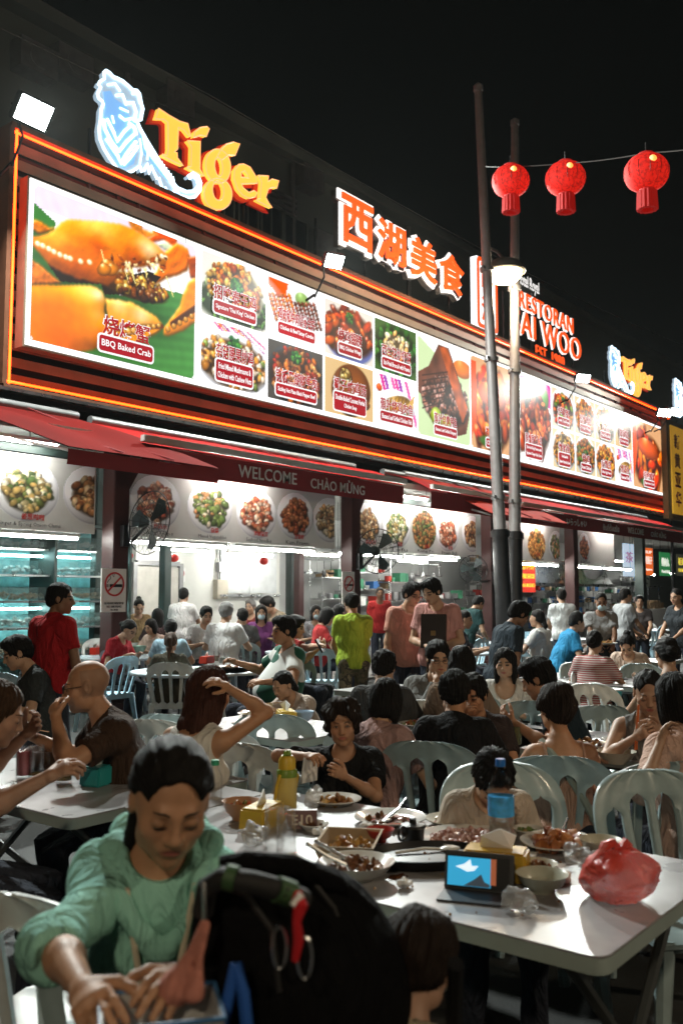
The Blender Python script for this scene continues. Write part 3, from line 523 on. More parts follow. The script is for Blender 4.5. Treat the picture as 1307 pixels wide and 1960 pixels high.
        c.poly([(0, 1), (.5, 1), (.42, .72), (.3, .70), (0, .85)], (224, 92, 20)); c.ell(a * .6, .8, .2, .14, 0, (150, 180, 110), .2, .3, .3)
        for g, (x0, cols) in enumerate(((.02, [(190, 84, 20), (222, 120, 40)]), (.48, [(96, 46, 36), (130, 66, 48)]))):
            for k in range(6):
                x = a * (x0 + .07 * k)
                for j in range(6): c.ell(x + .035 * j, .68 - .075 * j + .02 * k, .065, .045, -.7, np.array(cols[(k + j) % 2]) * (.8 + .4 * c.r.rand()), .2, .55, .8 * c.r.rand())
    elif kind in ('beef', 'fry', 'ban1', 'ban2', 'ban3', 'ban4', 'ban5', 'ban6', 'noodle', 'nut'):
        pal = dict(beef=[(130, 66, 26), (190, 104, 40), (90, 44, 20), (214, 150, 90), (150, 40, 20)], fry=[(205, 120, 35), (180, 90, 24), (226, 160, 70)], ban1=[(214, 190, 120), (190, 150, 70), (110, 128, 50), (70, 98, 40), (236, 226, 190)], ban2=[(176, 104, 44), (206, 140, 70), (130, 66, 26), (226, 190, 130)], ban3=[(196, 92, 50), (226, 150, 100), (170, 60, 30), (240, 210, 180)], ban4=[(236, 220, 190), (120, 150, 60), (220, 140, 70), (90, 120, 50)], ban5=[(190, 90, 40), (216, 120, 60), (140, 54, 24)], ban6=[(206, 160, 90), (180, 124, 60), (150, 90, 40), (226, 200, 150)], noodle=[(214, 150, 60), (190, 110, 40), (226, 180, 100)], nut=[(196, 130, 60), (160, 88, 34), (90, 110, 50)])[kind]
        ban = kind[:3] == 'ban'
        if kind == 'beef': c.I[:] = np.array([70, 66, 62]) / 255.; c.ell(mid, .48, a * .52, .55, 0, (60, 62, 66), .04, .2, .2)
        elif ban: c.I[:] = np.array([232, 233, 236]) / 255.; plate(.5, .5, .5)
        else: c.I[:] = np.array([214, 196, 160]) / 255.; plate(.56, .56, .5)
        c.heap(mid, .5, a * (.34 if ban else .48), .33 if ban else .47, 90 if ban else 150, .075 if kind != 'noodle' else .09, pal, 1.6 if kind != 'noodle' else 4, .5)
        if kind in ('beef',): gar(mid, .8, 24, .1)
        if kind in ('fry', 'nut'): gar(mid + .1, .62, 10, .06)
    elif kind == 'wings':
        c.I[:] = np.array([225, 215, 205]) / 255.; plate(.55, .45, .35, (120, 130, 190)); c.heap(mid, .52, a * .52, .46, 44, .15, [(180, 62, 18), (206, 92, 30), (140, 40, 12)], 2.1, 1.0); gar(mid, .8, 18, .09)
    elif kind == 'coco':
        c.I[:] = np.array([205, 175, 130]) / 255.; c.ell(mid + .05, .5, a * .42, .5, .2, (132, 76, 34), .05, .5, .1, .15); c.ell(mid - .12, .72, .2, .2, .2, (70, 38, 16), .06, .2, 0); c.ell(mid - .12, .72, .17, .17, .2, (205, 180, 120), .1, .3, 0); c.heap(mid - .12, .73, .12, .12, 16, .05, [(236, 214, 150), (220, 190, 110), (120, 90, 40)], 1.4, .5); c.ell(a * .85, .3, .12, .1, 0, (120, 66, 30), .1, .5, .3)
    elif kind == 'broc':
        c.I[:] = np.array([60, 90, 45]) / 255.; c.heap(mid, .5, a * .55, .52, 70, .09, [(50, 104, 40), (34, 80, 32), (80, 140, 60)], 1.3, .2); c.heap(mid, .55, a * .32, .3, 34, .09, [(244, 206, 150), (236, 176, 110), (250, 226, 190)], 1.6, .7); c.heap(mid + .1, .25, .2, .06, 6, .07, [(230, 110, 30)], 2, .5)
    elif kind == 'fish':
        for k in range(8): c.poly([(a * .1 + k * .12, 1), (a * .17 + k * .12, 1), (a * .45 + k * .12, .1), (a * .38 + k * .12, .1)], [(200, 40, 140), (150, 50, 160), (240, 240, 240), (230, 90, 160)][k % 4])
        plate(.46, .36, .42); c.ell(mid, .45, a * .38, .2, .25, (188, 140, 60), .08, .5, .5, .3); c.poly([(a * .75, .5), (a * .95, .75), (a * .9, .45)], (200, 160, 90))
        for k in range(6): c.line(a * (.25 + .09 * k), .36 + .03 * k, a * (.3 + .09 * k), .55 + .02 * k, .014, (60, 36, 16))
        c.ell(.14, .72, .1, .08, 0, (214, 90, 30), .1, .3, .4); c.ell(a * .75, .3, .13, .06, .3, (60, 120, 50), .1, .4, .3)
    elif kind == 'ribs':
        c.I[:] = np.array([196, 214, 170]) / 255.; c.poly([(0, 1), (a, 1), (a, .75), (a * .5, .8)], (250, 250, 250)); c.ell(a * .85, .8, .2, .1, 0, (230, 130, 60), .1, .3, .3)
        c.poly([(a * .38, .98), (a * .58, .98), (a * 1.0, .35), (a * .92, .12), (a * .7, .06), (a * .35, .3), (0, .42), (0, .62), (a * .2, .72)], (120, 72, 56), shade=.8 + .35 * c.noise(24, 4)); c.heap(a * .52, .42, a * .45, .26, 150, .04, [(110, 64, 50), (150, 100, 84), (84, 46, 36), (170, 130, 120)], 1.5, .6)
        c.poly([(a * .40, .96), (a * .56, .97), (a * .95, .40), (a * .85, .22)], (176, 88, 46), shade=.9 + .3 * c.noise(30, 7))
        for k in range(7): c.line(a * .08, .60 - .055 * k, a * .55, .72 - .05 * k, .010, (50, 26, 18))
        for x, y in ((.33, .22), (.52, .17)): c.ell(a * x, y, .11, .10, 0, (176, 196, 70), .06, .5, .6)
    elif kind == 'chilli':
        c.I[:] = np.array([206, 160, 120]) / 255.; c.heap(mid, .45, a * .5, .42, 42, .16, [(214, 84, 14), (190, 56, 8), (232, 120, 30)], 2.2, 1.0); c.ell(mid, .62, a * .36, .15, -.1, (220, 92, 18), .08, .4, .8, .1); c.poly([(0, .05), (0, .95), (a * .12, .95), (a * .14, .5)], (206, 80, 16)); c.ell(a * .45, .1, .3, .08, 0, (70, 110, 50), .3, .3, .2)
    elif kind == 'prawn':
        c.poly([(0, 1), (a, 1), (a, .7), (0, .88)], (200, 60, 150)); c.ell(a * .75, .8, .2, .2, 0, (110, 160, 80), .2, .3, .3); c.heap(mid, .48, a * .47, .4, 75, .1, [(176, 70, 26), (206, 104, 50), (130, 40, 14), (226, 140, 90)], 1.9, .8)
    else:
        c.I[:] = np.array([220, 205, 180]) / 255.; plate(.58, .55, .5); c.heap(mid, .5, a * .48, .46, 70, .1, [(206, 100, 40), (226, 150, 60), (120, 150, 60), (180, 60, 30)], 1.8, .6); gar(mid, .8, 8, .07)
    c.corners(.06, WH); return c
# ================================================================ backlit menu billboard
YP = 11.62
def zx(px, py, Y=YP): p = atY(px, py, Y); return p.x, p.z
bx0, bx1 = zx(54, 500)[0], zx(1269, 890)[0]; bzt, bzb = zx(62, 340)[1], zx(45, 657)[1]
bill = thing('menu_billboard', 'long bright backlit billboard of dish photographs on the fascia', 'billboard', (bx0, YP, bzb))
BW, BH = bx1 - bx0, bzt - bzb
b = B(); b.box((BW / 2, .13, BH / 2), (BW + .06, .2, BH + .06)); obj('light_box', b, m_slat, bill)
b = B(); b.box((BW / 2, .015, BH / 2), (BW, .028, BH)); obj('lit_face', b, m_led, bill)
for k in range(1, 9): b = B(); b.box((BW * k / 9 + .11, -.003, BH / 2), (.012, .004, BH)); obj('panel_joint', b, m_gray, bill)
m_capr = M('caption red', (.05, .003, .004), .4, spec=.04, em=(.42, .008, .018), es=1, var=0); m_capw = M('caption white', (.06, .06, .06), .4, spec=.04, em=(1, 1, 1), es=1.1, var=0)
def caption(x, z, zh, en, w, n_lines=1, hch=.28, hen=.2):
    """chinese line over an english line on a red plate, printed on the billboard"""
    ww = w; eh = hen * n_lines * .92 + .06
    o = shape('caption_plate', [rrect(ww, eh, .05)], m_capr, bill, (x, -.022, z), ext=.002); shape('caption_border', [rrect(ww + .06, eh + .06, .07)], m_capw, bill, (x, -.016, z), ext=.002)
    for i, e in enumerate(en.split('\n')): text('caption', e, m_capw, ww * .92 * len(e) / max(map(len, en.split('\n'))), hen * .62, (x, -.028, z + (n_lines - 1) * hen * (.46 - .92 * i)), parent=bill, off=.012, ext=.001, res=2)
    wc = min(ww * 1.02, hch * 1.02 * len(zh)); zc = z + eh / 2 + hch * .58
    text('caption_rim', zh, m_capw, wc + .03, hch + .03, (x, -.018, zc), parent=bill, off=.032, ext=.001, res=2); text('caption', zh, m_capr, wc, hch, (x, -.026, zc), parent=bill, off=.016, ext=.001, res=2)
def zxr(pxa, pxb, py): return zx(pxa, py)[0] - bx0, zx(pxb, py)[0] - bx0
def place(kind, xa, xb, za, zb, seed, res=34, cap=None):
    w, h = xb - xa, zb - za; n = max(24, int(w * res)); mm = max(24, int(h * 48))
    c = dish(kind, n, mm, w / h, seed); c.mesh('dish_picture', w, h, m_print, None, bill, ((xa + xb) / 2, -.008, (za + zb) / 2))
    if cap: caption((xa + xb) / 2 + (cap[3] if len(cap) > 3 else 0), za + .2 + (.07 if '\n' in cap[1] else 0), cap[0], cap[1], w * cap[2] * .86, 2 if '\n' in cap[1] else 1, hch=.27 if w > 1.4 else .22, hen=.17)
mg = .06; mz = BH / 2
xa, xb = zxr(62, 380, 500); CRB = (mg, xb - .07); place('crab', mg, xb - .07, .08, BH - .08, 1, 56)
caption((mg + xb) / 2 + .1, .30, '烧烤蟹', 'BBQ Baked Crab', 1.05, 1, .3, .2)
cuts = [zx(px, py)[0] - bx0 for px, py in ((382, 600), (510, 660), (619, 700), (715, 730), (798, 760), (900, 790), (981, 815))]
G = .07
def two(i, k1, c1, k2, c2, s):
    a_, b_ = cuts[i] + G / 2, cuts[i + 1] - G / 2; place(k1, a_, b_, mz + G / 2, BH - .08, s, cap=c1); place(k2, a_, b_, .08, mz - G / 2, s + 1, cap=c2)
two(0, 'thai', ('招牌泰王鸡', "Signature 'Thai King' Chicken", .76), 'mush', ('杂菇腰果炒鸡', 'Fried Mixed Mushrooms &\nChicken with Cashew Nuts', .66), 3)
two(1, 'satay', ('鸡肉和牛肉沙爹合并', 'Chicken & Beef Satay Combo', .78), 'beef', ('铁板黑胡椒牛肉', 'Sizzling Hot Plate Black Pepper Beef', .86), 5)
two(2, 'wings', ('烧鸡翅膀', 'BBQ Chicken Wings', .55), 'coco', ('椰子炖鸡汤', 'Double-Boiled Coconut Herbal\nChicken Soup', .76), 7)
two(3, 'broc', ('西兰花炒虾球', 'Stir-Fried Broccoli with Prawns', .8), 'fish', ('蕉叶烧鸡肉鱼', 'Banana Leaf Grilled Chicken Fish', .9), 9)
place('ribs', cuts[4] + G / 2, cuts[5] - G / 2, .08, BH - .08, 11, cap=('蕉叶烧魔鬼鱼', 'Banana Leaf Grilled Stingray', .5))
place('chilli', cuts[5] + G / 2, cuts[6] - G / 2, .08, BH - .08, 12, cap=('辣椒螃蟹', 'Chilli Crab', .4))
c2 = [zx(px, py)[0] - bx0 for px, py in ((995, 825), (1056, 838), (1100, 850), (1139, 860), (1177, 868), (1210, 876), (1267, 888))]
place('prawn', cuts[6] + G / 2, c2[1] - G / 2, .08, BH - .08, 13, cap=('脆炸香辣大虾', 'Stir-fried King Prawns with\nSignature Dragon Spicy Sauce', .5))
sm = (('other', '炒芦笋带子', 'with Scallops'), ('fry', '酥炸鸡翅', 'Crispy Wings'), ('noodle', '炒面', 'Fried Noodles'), ('coco', '椰香鸡汤', 'Coconut Soup'), ('noodle', '炸鱿鱼', 'Fried Squid with\nSignature Dragon Spicy Sauce'), ('nut', '烧鸡', 'Roast Chicken'), ('fry', '咸蛋虾', 'Salted Egg Prawns'), ('fish', '清蒸鱼', 'Steamed Fish'))
for i in range(4):
    a_, b_ = c2[1 + i] + G / 2, c2[2 + i] - G / 2
    for j in range(2): k, zh, en = sm[i + 4 * j]; place(k, a_, b_, (.08, mz + G / 2)[1 - j], (mz - G / 2, BH - .08)[1 - j], 20 + i + 4 * j, 26, cap=(zh, en, .6))
place('chilli', c2[5] + G / 2, BW - .06, .08, BH - .08, 31, 26, cap=('招牌螃蟹', 'Signature Crab', .4))
# ================================================================ tiger beer sign
YS = 11.9
def tr(pts, ox, oy, s, ref): return [((lambda p: (p.x - ref[0], p.z - ref[1]))(atY(ox + x / s, oy + y / s, YS))) for x, y in pts]
def tigersign():
    r0 = atY(270, 390, YS); ref = (r0.x, r0.z); t = thing('beer_sign', 'large neon sign of a pale blue tiger beside yellow lettering, first on the fascia', 'sign', tuple(r0), group='neon beer signs on the fascia')
    T = lambda p: tr(p, 160, 120, 5.446, ref); G2 = lambda p: tr(p, 280, 190, 5.027, ref)
    out = T([(205, 90), (180, 112), (190, 175), (140, 205), (125, 240), (152, 262), (130, 300), (116, 335), (128, 380), (165, 410), (178, 440), (152, 500), (148, 600), (132, 700), (140, 800), (180, 900), (240, 1000), (290, 1070), (340, 1140), (400, 1160), (480, 1140), (560, 1085), (575, 1145), (605, 1130), (635, 1060), (655, 1165), (675, 1085), (738, 1220), (755, 1205), (800, 1350), (822, 1310), (885, 1405), (912, 1340), (955, 1425), (968, 1390), (1060, 1415), (1130, 1408), (1185, 1340), (1195, 1260), (1170, 1190), (1110, 1155), (1060, 1190), (1075, 1215), (1110, 1190), (1150, 1225), (1163, 1290), (1120, 1345), (1040, 1350), (950, 1310), (890, 1240), (820, 1140), (720, 960), (640, 830), (560, 690), (530, 612), (570, 605), (580, 540), (592, 490), (572, 420), (555, 330), (530, 298), (480, 290), (440, 250), (380, 200), (320, 170), (280, 155), (245, 115)])
    shape('tiger_panel', [out], M('tiger grey blue', (.4, .5, .6), .4, em=(.36, .47, .56), es=.9, var=0), t, (0, 0, 0), ext=.05)
    b = B(); b.tube([(x, -.07, z) for x, z in out + out[:1]], .024, 6); obj('neon_outline', b, m_neonW, t)
    mb = M('tiger blue', (.3, .5, .8), .4, em=(.20, .47, .90), es=.95, var=0)
    for k, q in enumerate(([(180, 310), (260, 300), (300, 380), (430, 470), (450, 560), (520, 640), (540, 900), (500, 1060), (400, 1110), (340, 1080), (230, 900), (170, 760), (170, 640), (200, 480)], [(560, 740), (700, 960), (860, 1240), (790, 1180), (640, 1000), (560, 900)])): shape('tiger_tint', [T(q)], mb, t, (0, -.054 - .002 * k, 0), ext=.004)
    for q, r in (([(180, 600), (195, 700), (260, 830), (345, 930), (420, 830), (520, 740)], .045), ([(215, 590), (290, 740), (320, 830), (400, 720), (470, 660)], .04), ([(205, 800), (330, 980), (360, 1060), (420, 960), (520, 830)], .045), ([(390, 1070), (470, 980), (540, 880)], .04), ([(225, 240), (300, 225), (355, 305)], .03), ([(310, 350), (380, 340), (420, 450)], .035), ([(350, 480), (440, 520)], .025), ([(440, 430), (490, 420), (520, 520), (500, 620)], .04), ([(480, 330), (540, 335), (560, 430)], .03), ([(345, 560), (400, 605), (480, 590)], .035), ([(270, 560), (290, 640)], .025), ([(440, 640), (500, 680), (520, 760)], .05), ([(560, 800), (580, 950), (560, 1060)], .02), ([(640, 900), (640, 1020)], .02)): b = B(); b.tube([(x, -.068, z) for x, z in T(q)], r * .62, 6); obj('stripe', b, m_neonW, t)
    for i in range(14): y = 900 + i * 32; x = 590 + i * 24; b = B(); b.tube([(u, -.075, w) for u, w in T([(x, y - 120), (x + 25, y), (x + 60, y + 50)])], .014, 5); obj('fur_line', b, m_neonW, t)
    el = lambda cx, cy, rx, ry, a=0: [(cx + rx * math.cos(q) * math.cos(a) - ry * math.sin(q) * math.sin(a), cy + rx * math.cos(q) * math.sin(a) + ry * math.sin(q) * math.cos(a)) for q in [i * 2 * math.pi / 28 for i in range(28)]]
    lets = [[[(95, 95), (200, 165), (300, 220), (375, 240), (405, 365), (390, 365), (340, 300), (285, 275), (278, 480), (245, 515), (272, 520), (275, 570), (330, 645), (250, 610), (125, 545), (130, 535), (175, 545), (188, 490), (185, 230), (150, 200), (65, 195), (80, 150)]],
            [[(370, 405), (495, 410), (492, 680), (530, 745), (365, 665), (370, 655), (405, 650), (410, 460)]], [[(430, 375), (440, 320), (490, 280), (560, 270), (580, 290), (550, 365), (500, 350)]],
            [el(665, 650, 120, 165, -.12), el(670, 655, 38, 92, -.1)], [el(663, 918, 134, 152, -.12), el(665, 885, 54, 95, -.1)], [[(655, 560), (690, 490), (740, 440), (810, 420), (872, 435), (825, 548), (760, 540), (700, 590)]],
            [[(860, 635), (820, 690), (815, 770), (850, 870), (900, 930), (960, 960), (1020, 945), (1040, 905), (1010, 885), (960, 905), (905, 860), (885, 820), (1040, 815), (1020, 740), (970, 660), (910, 630)], [(885, 757), (885, 710), (915, 693), (945, 730), (957, 763)]],
            [[(1045, 740), (1145, 745), (1140, 800), (1180, 775), (1245, 790), (1225, 865), (1190, 850), (1145, 870), (1120, 950), (1145, 1000), (1180, 1050), (1130, 1030), (1030, 980), (1035, 970), (1065, 960), (1080, 800)]]]
    my = M('sign amber', (.8, .5, .1), .4, em=(1, .62, .075), es=1.0, var=0); mr = M('sign red rim', (.5, .02, .01), .4, em=(.5, .010, .005), es=.3, var=0); mp = M('sign pink edge', (.9, .4, .2), .4, em=(1, .5, .2), es=1.0, var=0)
    for i, l in enumerate(lets):
        ps = [G2(p) for p in l]; shape('letter', ps, my, t, (0, -.02 - .002 * i, 0), ext=.04, smooth=len(l) > 1 and i in (3, 4)); shape('letter_rim', ps, mr, t, (-.035, .07 + .003 * i, -.03), ext=.03, off=.03, smooth=len(l) > 1 and i in (3, 4))
        for p in ps: b = B(); b.tube([(x, -.066 - .002 * i, z) for x, z in p + p[:1]], .013, 4); obj('letter_edge', b, mp, t)
    for dx, dz in ((-.9, 0), (.1, -.05), (1.6, -.1), (2.6, -.1)): b = B(); b.cyl((dx, .2, dz - .3), (dx, .2, dz + 1.0), .03, n=6); obj('support', b, m_black, t)
    return t, ref
ts, tref = tigersign()
s1 = (atY(527, 380, YS).x - atY(185, 230, YS).x); a2, b2 = atY(1164, 720, YS), atY(1244, 745, YS); s2 = (b2.x - a2.x) / s1
o2 = atY(1186, 768, YS); c = copy_tree(ts, None, (o2.x, YS, o2.z), None, 'smaller neon tiger beer sign toward the far right end of the fascia'); c.scale = (s2,) * 3
o3 = atY(1305, 818, 11.6); c = copy_tree(ts, None, (o3.x, 11.6, o3.z), None, 'neon tiger beer sign cut off by the right edge, over the neighbouring stall'); c.scale = (s2,) * 3
# ================================================================ chinese name sign and the others
m_or = M('sign orange', (.8, .12, .02), .4, em=(1, .085, .008), es=1.05, var=0); m_sw = M('sign white', (.9, .9, .9), .4, em=(1, .97, .93), es=1.2, var=0)
rr = atY(760, 530, YS); t = thing('name_sign', 'row of four big orange chinese characters edged in white', 'sign', tuple(rr))
for ch, x0, x1, yt, yb_ in (('西', 647, 709, 376, 482), ('湖', 716, 771, 420, 513), ('美', 778, 831, 453, 544), ('食', 834, 882, 481, 569)):
    pL, pR = atY(x0, 450, YS).x, atY(x1, 500, YS).x; xm = (x0 + x1) / 2; zt, zb_ = atY(xm, yt + 8, YS).z, atY(xm, yb_ - 8, YS).z; w_, h_ = (pR - pL) * .96, zt - zb_; lc = ((pL + pR) / 2 - rr.x, 0, (zt + zb_) / 2 - rr.z)
    o = text('character', ch, m_or, w_, h_, (lc[0], -.09, lc[2]), parent=t, off=.02, ext=.02); text('character_rim', ch, m_sw, w_ + .16, h_ + .16, (lc[0], -.02, lc[2]), parent=t, off=.05, ext=.02); text('character_back', ch, M('sign return grey', (.16, .15, .15), .5), w_ + .15, h_ + .15, (lc[0] - .03, .06, lc[2] - .04), parent=t, off=.05, ext=.06)
for dx in (-2.6, -.9, .8, 2.6): b = B(); b.cyl((dx, .25, -2.0 - dx * .0), (dx, .25, .6), .03, n=6); obj('support', b, m_black, t)
p0, p1 = atY(912, 488, 12.4), atY(952, 640, 12.4); t = thing('vertical_sign', 'upright white lightbox with red border and two chinese characters behind the left pole', 'sign', ((p0.x + p1.x) / 2, 12.4, (p0.z + p1.z) / 2)); w_, h_ = p1.x - p0.x, p0.z - p1.z
b = B(); b.box((0, .1, 0), (w_, .2, h_)); obj('box', b, m_led, t); shape('border', [rrect(w_, h_, .12), rrect(w_ - .2, h_ - .2, .08)], m_or, t, (0, -.01, 0), ext=.012)
for ch, z in (('西', .26), ('湖', -.22)): text('character', ch, m_or, w_ * .62, h_ * .36, (0, -.01, z * h_), parent=t, off=.03)
b = B(); b.cyl((0, .25, -h_ / 2 - 1.2), (0, .25, h_ / 2), .05, n=6); obj('support', b, m_black, t)
rr = atY(1048, 640, YS); t = thing('restaurant_sign', 'orange and white RESTORAN SAI WOO EST. 1980 lettering above the billboard', 'sign', tuple(rr))
for s_, xl, xr, yl, yr, hh in (('RESTORAN', 990, 1093, 576, 619, 30), ('SAI WOO', 979, 1108, 611, 670, 42), ('EST. 1980', 1022, 1076, 671, 693, 20)):
    a_, c_ = atY(xl, yl, YS), atY(xr, yr, YS); xm, ym = (xl + xr) / 2, (yl + yr) / 2; hz = atY(xm, ym - hh / 2, YS).z - atY(xm, ym + hh / 2, YS).z; zc = atY(xm, ym, YS).z; lc = ((a_.x + c_.x) / 2 - rr.x, 0, zc - rr.z)
    ww = c_.x - a_.x; big = s_ != 'EST. 1980'
    text('lettering', s_, m_or, ww, hz, (lc[0], -.06, lc[2]), parent=t, off=.0, ext=.02, sp=1.1)
    if big: text('lettering_rim', s_, m_sw if big else M('sign pale rim', (.6, .5, .5), .4, em=(.5, .3, .25), es=.5, var=0), ww + .06, hz + .06, (lc[0], -.005, lc[2]), parent=t, off=.012 if big else .008, ext=.02, sp=1.1)
for dx in (-2.2, 0, 2.2): b = B(); b.cyl((dx, .25, -3), (dx, .25, .8), .03, n=6); obj('support', b, m_black, t)
rr = atY(1012, 556, 16.8); t = thing('hotel_sign', 'small white Hotel Royal Signature lettering high behind the right pole', 'sign', tuple(rr))
wz = (atY(1031, 560, 16.8).x - atY(991, 545, 16.8).x)
text('lettering', 'Hotel Royal', m_sw, wz, .62, (0, 0, .25), parent=t, off=.01); text('lettering', 'SIGNATURE', m_sw, wz * .85, .2, (0, 0, -.45), parent=t, sp=1.4); b = B(); b.box((0, .02, -.2), (wz, .03, .04)); obj('rule', b, m_sw, t); b = B(); [b.cyl((q * wz * .4, .04, z), (q * wz * .4, .6, z), .02, n=5) for q in (-1, 1) for z in (-.2,)]; obj('bracket', b, m_black, t)
# ================================================================ banner of plates
YB = 11.0
ban_pl = [(52, 938, 62, 'ban1', '姜葱啦啦', 'Ginger & Spring Onion Clams'), (178, 948, 56, 'ban2', '芝麻虾', 'Salamo Arro'), (298, 962, 52, 'ban3', '炒苏东', 'King Tops'), (403, 972, 43, 'ban4', '杂菜', 'Mixed Vegetables'), (492, 984, 42, 'ban3', '海鲜豆腐', 'Seafood Noodles'), (566, 988, 38, 'ban5', '甘香虾', 'Kam Prawn'), (631, 996, 36, 'ban6', '奶油虾', 'Cereal Prawn'), (704, 1003, 36, 'ban6', '咸蛋苏东', 'Salted Egg Squid'), (760, 1010, 30, 'ban1', '豆腐', 'Tofu'), (812, 1014, 27, 'nut', '宫保', 'Kung Po'), (857, 1020, 27, 'ban3', '虾球', 'Prawn Ball'), (904, 1022, 25, 'ban2', '田鸡', 'Frog'), (1027, 1042, 24, 'fry', '炸鸡', 'Fried Chicken'), (1064, 1046, 20, 'ban4', '白灼虾', 'Prawns'), (1118, 1048, 18, 'ban5', '烧肉', 'Roast Pork')]
m_ban = M('banner vinyl', (.60, .60, .57), .45, var=.05)
segs = [(5.2, 8.22), (8.58, 13.67), (14.03, 18.88), (19.24, 23.3), (23.7, 27.0)]
m_cr = M('banner red ink', (.45, .03, .02), .6); m_ck = M('banner black ink', (.05, .05, .05), .6)
for i, (x0, x1) in enumerate(segs):
    t = thing('menu_banner', ['printed plate banner at the far left with clams', 'printed plate banner between the first and second columns', 'printed plate banner right of the second column', 'printed plate banner behind the twin poles', 'printed plate banner piece near the far column'][i], 'banner', ((x0 + x1) / 2, YB, 2.98), group='banners of dish pictures under the awnings')
    b = B(); b.box((0, 0, 0), (x1 - x0, .03, 1.02)); obj('sheet', b, m_ban, t)
    b = B(); b.box((0, .0, .57), (x1 - x0, .1, .1)); obj('rail', b, m_dkgreen, t)
    b = B(); [b.cyl((q, 0, .6), (q, 0, .85), .012, n=5) for q in np.linspace(-(x1 - x0) / 2 + .2, (x1 - x0) / 2 - .2, 4)]; obj('hanger', b, m_gray, t)
    for px, py, r, k, zh, en in ban_pl:
        p = atY(px, py, YB - .02)
        if not x0 <= p.x <= x1: continue
        rx = r / F * (p.x * ca + p.y * sa) / .8; d = min(rx * 2.55, 1.02); lo, hi = max(x0 + .02, p.x - d / 2), min(x1 - .02, p.x + d / 2)
        c = dish(k, 64, 64, 1.0, px); msk = (np.hypot(c.X - .5, c.Y - .5) < .495) & (p.x + (c.X - .5) * d > lo) & (p.x + (c.X - .5) * d < hi)
        lu_ = c.I.mean(-1, keepdims=True); c.I = np.clip((lu_ + (c.I - lu_) * .66) * .90 + .05, 0, .95); c.mesh('plate_picture', d, min(d, .86), m_paper, msk, t, (p.x - t.location.x, -.0185, p.z - 2.98))
        if lo == p.x - d / 2 and hi == p.x + d / 2:
            text('caption', zh, m_cr, None, .085, (p.x + .1 - t.location.x, -.022, -.33), parent=t, off=.012, ext=.001, res=1); text('caption', en, m_ck, min(d * .95, .62 if len(en) < 20 else 1.2), .07, (p.x + .05 - t.location.x, -.022, -.44), parent=t, ext=.001, res=1)
# ================================================================ no smoking signs
def nosmoke(px, py, Y, w, h, lab, full=True):
    p = atY(px, py, Y); t = thing('no_smoking_sign', lab, 'sign', tuple(p), group='no smoking signs on the columns')
    b = B(); b.box((0, .01, 0), (w, .02, h)); obj('board', b, m_white, t); r = w * .40; cy = h * .14
    b = B(); b.box((.03, -.006, cy - .02), (w * .5, .008, w * .1)); obj('cigarette', b, m_black, t); b = B(); b.box((-w * .27, -.006, cy - .02), (w * .08, .008, w * .1)); obj('ash', b, m_gray, t)
    b = B(); b.tube([(-w * .28, -.006, cy + .02), (-w * .22, -.006, cy + .06), (-w * .14, -.006, cy + .08), (-w * .2, -.006, cy + .13), (-w * .1, -.006, cy + .15), (-w * .02, -.006, cy + .10), (0, -.006, cy + .14)], w * .012, 4); obj('smoke', b, m_black, t)
    mr = M('sign red', (.5, .02, .02), .4, var=.03); shape('prohibition_ring', [ring(0, 0, r, r, 32), ring(0, 0, r * .86, r * .86, 32)], mr, t, (0, -.012, cy), ext=.004)
    b = B(); b.box((0, -.013, cy), (r * 1.75, .008, r * .13), ry=-math.radians(42)); obj('prohibition_bar', b, mr, t)
    if full: text('lettering', 'DILARANG MEROKOK', m_ck, w * .8, h * .05, (0, -.012, -h * .30), parent=t, off=.01, ext=.002); text('lettering', 'NO SMOKING', m_ck, w * .6, h * .05, (0, -.012, -h * .375), parent=t, off=.01, ext=.002); text('lettering', '禁止吸烟', m_ck, w * .3, h * .045, (0, -.012, -h * .45), parent=t, ext=.002)
nosmoke(218, 1130, 10.55, .42, .60, 'large no smoking sign on the first column')
nosmoke(667, 1127, 10.55, .36, .62, 'no smoking sign behind the head of the man in lime green')
# ================================================================ floodlights
m_fl = M('floodlight lens', (.9, .9, .9), .3, em=(.88, 1, .95), es=40, var=0)
def flood(px, py, Y, lab, w=.5, h=.34, aim=(-.1, -.75, -.62), power=1.0):
    p = atY(px, py, Y); t = thing('floodlight', lab, 'floodlight', tuple(p), group='floodlights along the fascia top')
    q = Vector(aim).normalized().to_track_quat('-Z', 'Y'); h_ = thing('head', None, None, (0, 0, 0)); h_.parent = t; h_.rotation_mode = 'QUATERNION'; h_.rotation_quaternion = q
    b = B(); b.box((0, 0, .05), (w + .06, h + .06, .09)); [b.box((x, 0, .12), (.02, h, .06)) for x in np.linspace(-w / 2, w / 2, 7)]; obj('casing', b, m_black, h_, bevel=.01)
    b = B(); b.box((0, 0, 0), (w, h, .008)); obj('lens', b, m_fl, h_)
    b = B(); b.tube([(-w * .5, .15, .1), (0, .25, -.25), (0, .5, -.6)], .02, 6); b.tube([(0, .5, -.55), (0, 1.1, -.75)], .025, 6); obj('bracket', b, m_black, t)
    l = bpy.data.lights.new('flood lamp', 'AREA'); l.shape = 'RECTANGLE'; l.size, l.size_y = w, h; l.energy = FLOOD_W * power; l.color = (.93, 1, .95); lo = link(bpy.data.objects.new('lamp', l), h_); lo.location = (0, 0, -.02); return t
flood(65, 215, 10.8, 'big square floodlight glaring above the left end of the fascia',   .48, .33, (.02, -.8, -.6), 1.3)
flood(640, 500, 10.9, 'floodlight glaring below the first chinese character',   .36, .25, (-.3, -.75, -.55), 1.2)
flood(1116, 724, 10.9, 'small floodlight near the second tiger sign',   .4, .22, (-.5, -.7, -.5), .8)
flood(1272, 790, 10.9, 'tilted floodlight at the right end of the billboard, left of a pair', .5, .25, (-.5, -.7, -.5), .4)
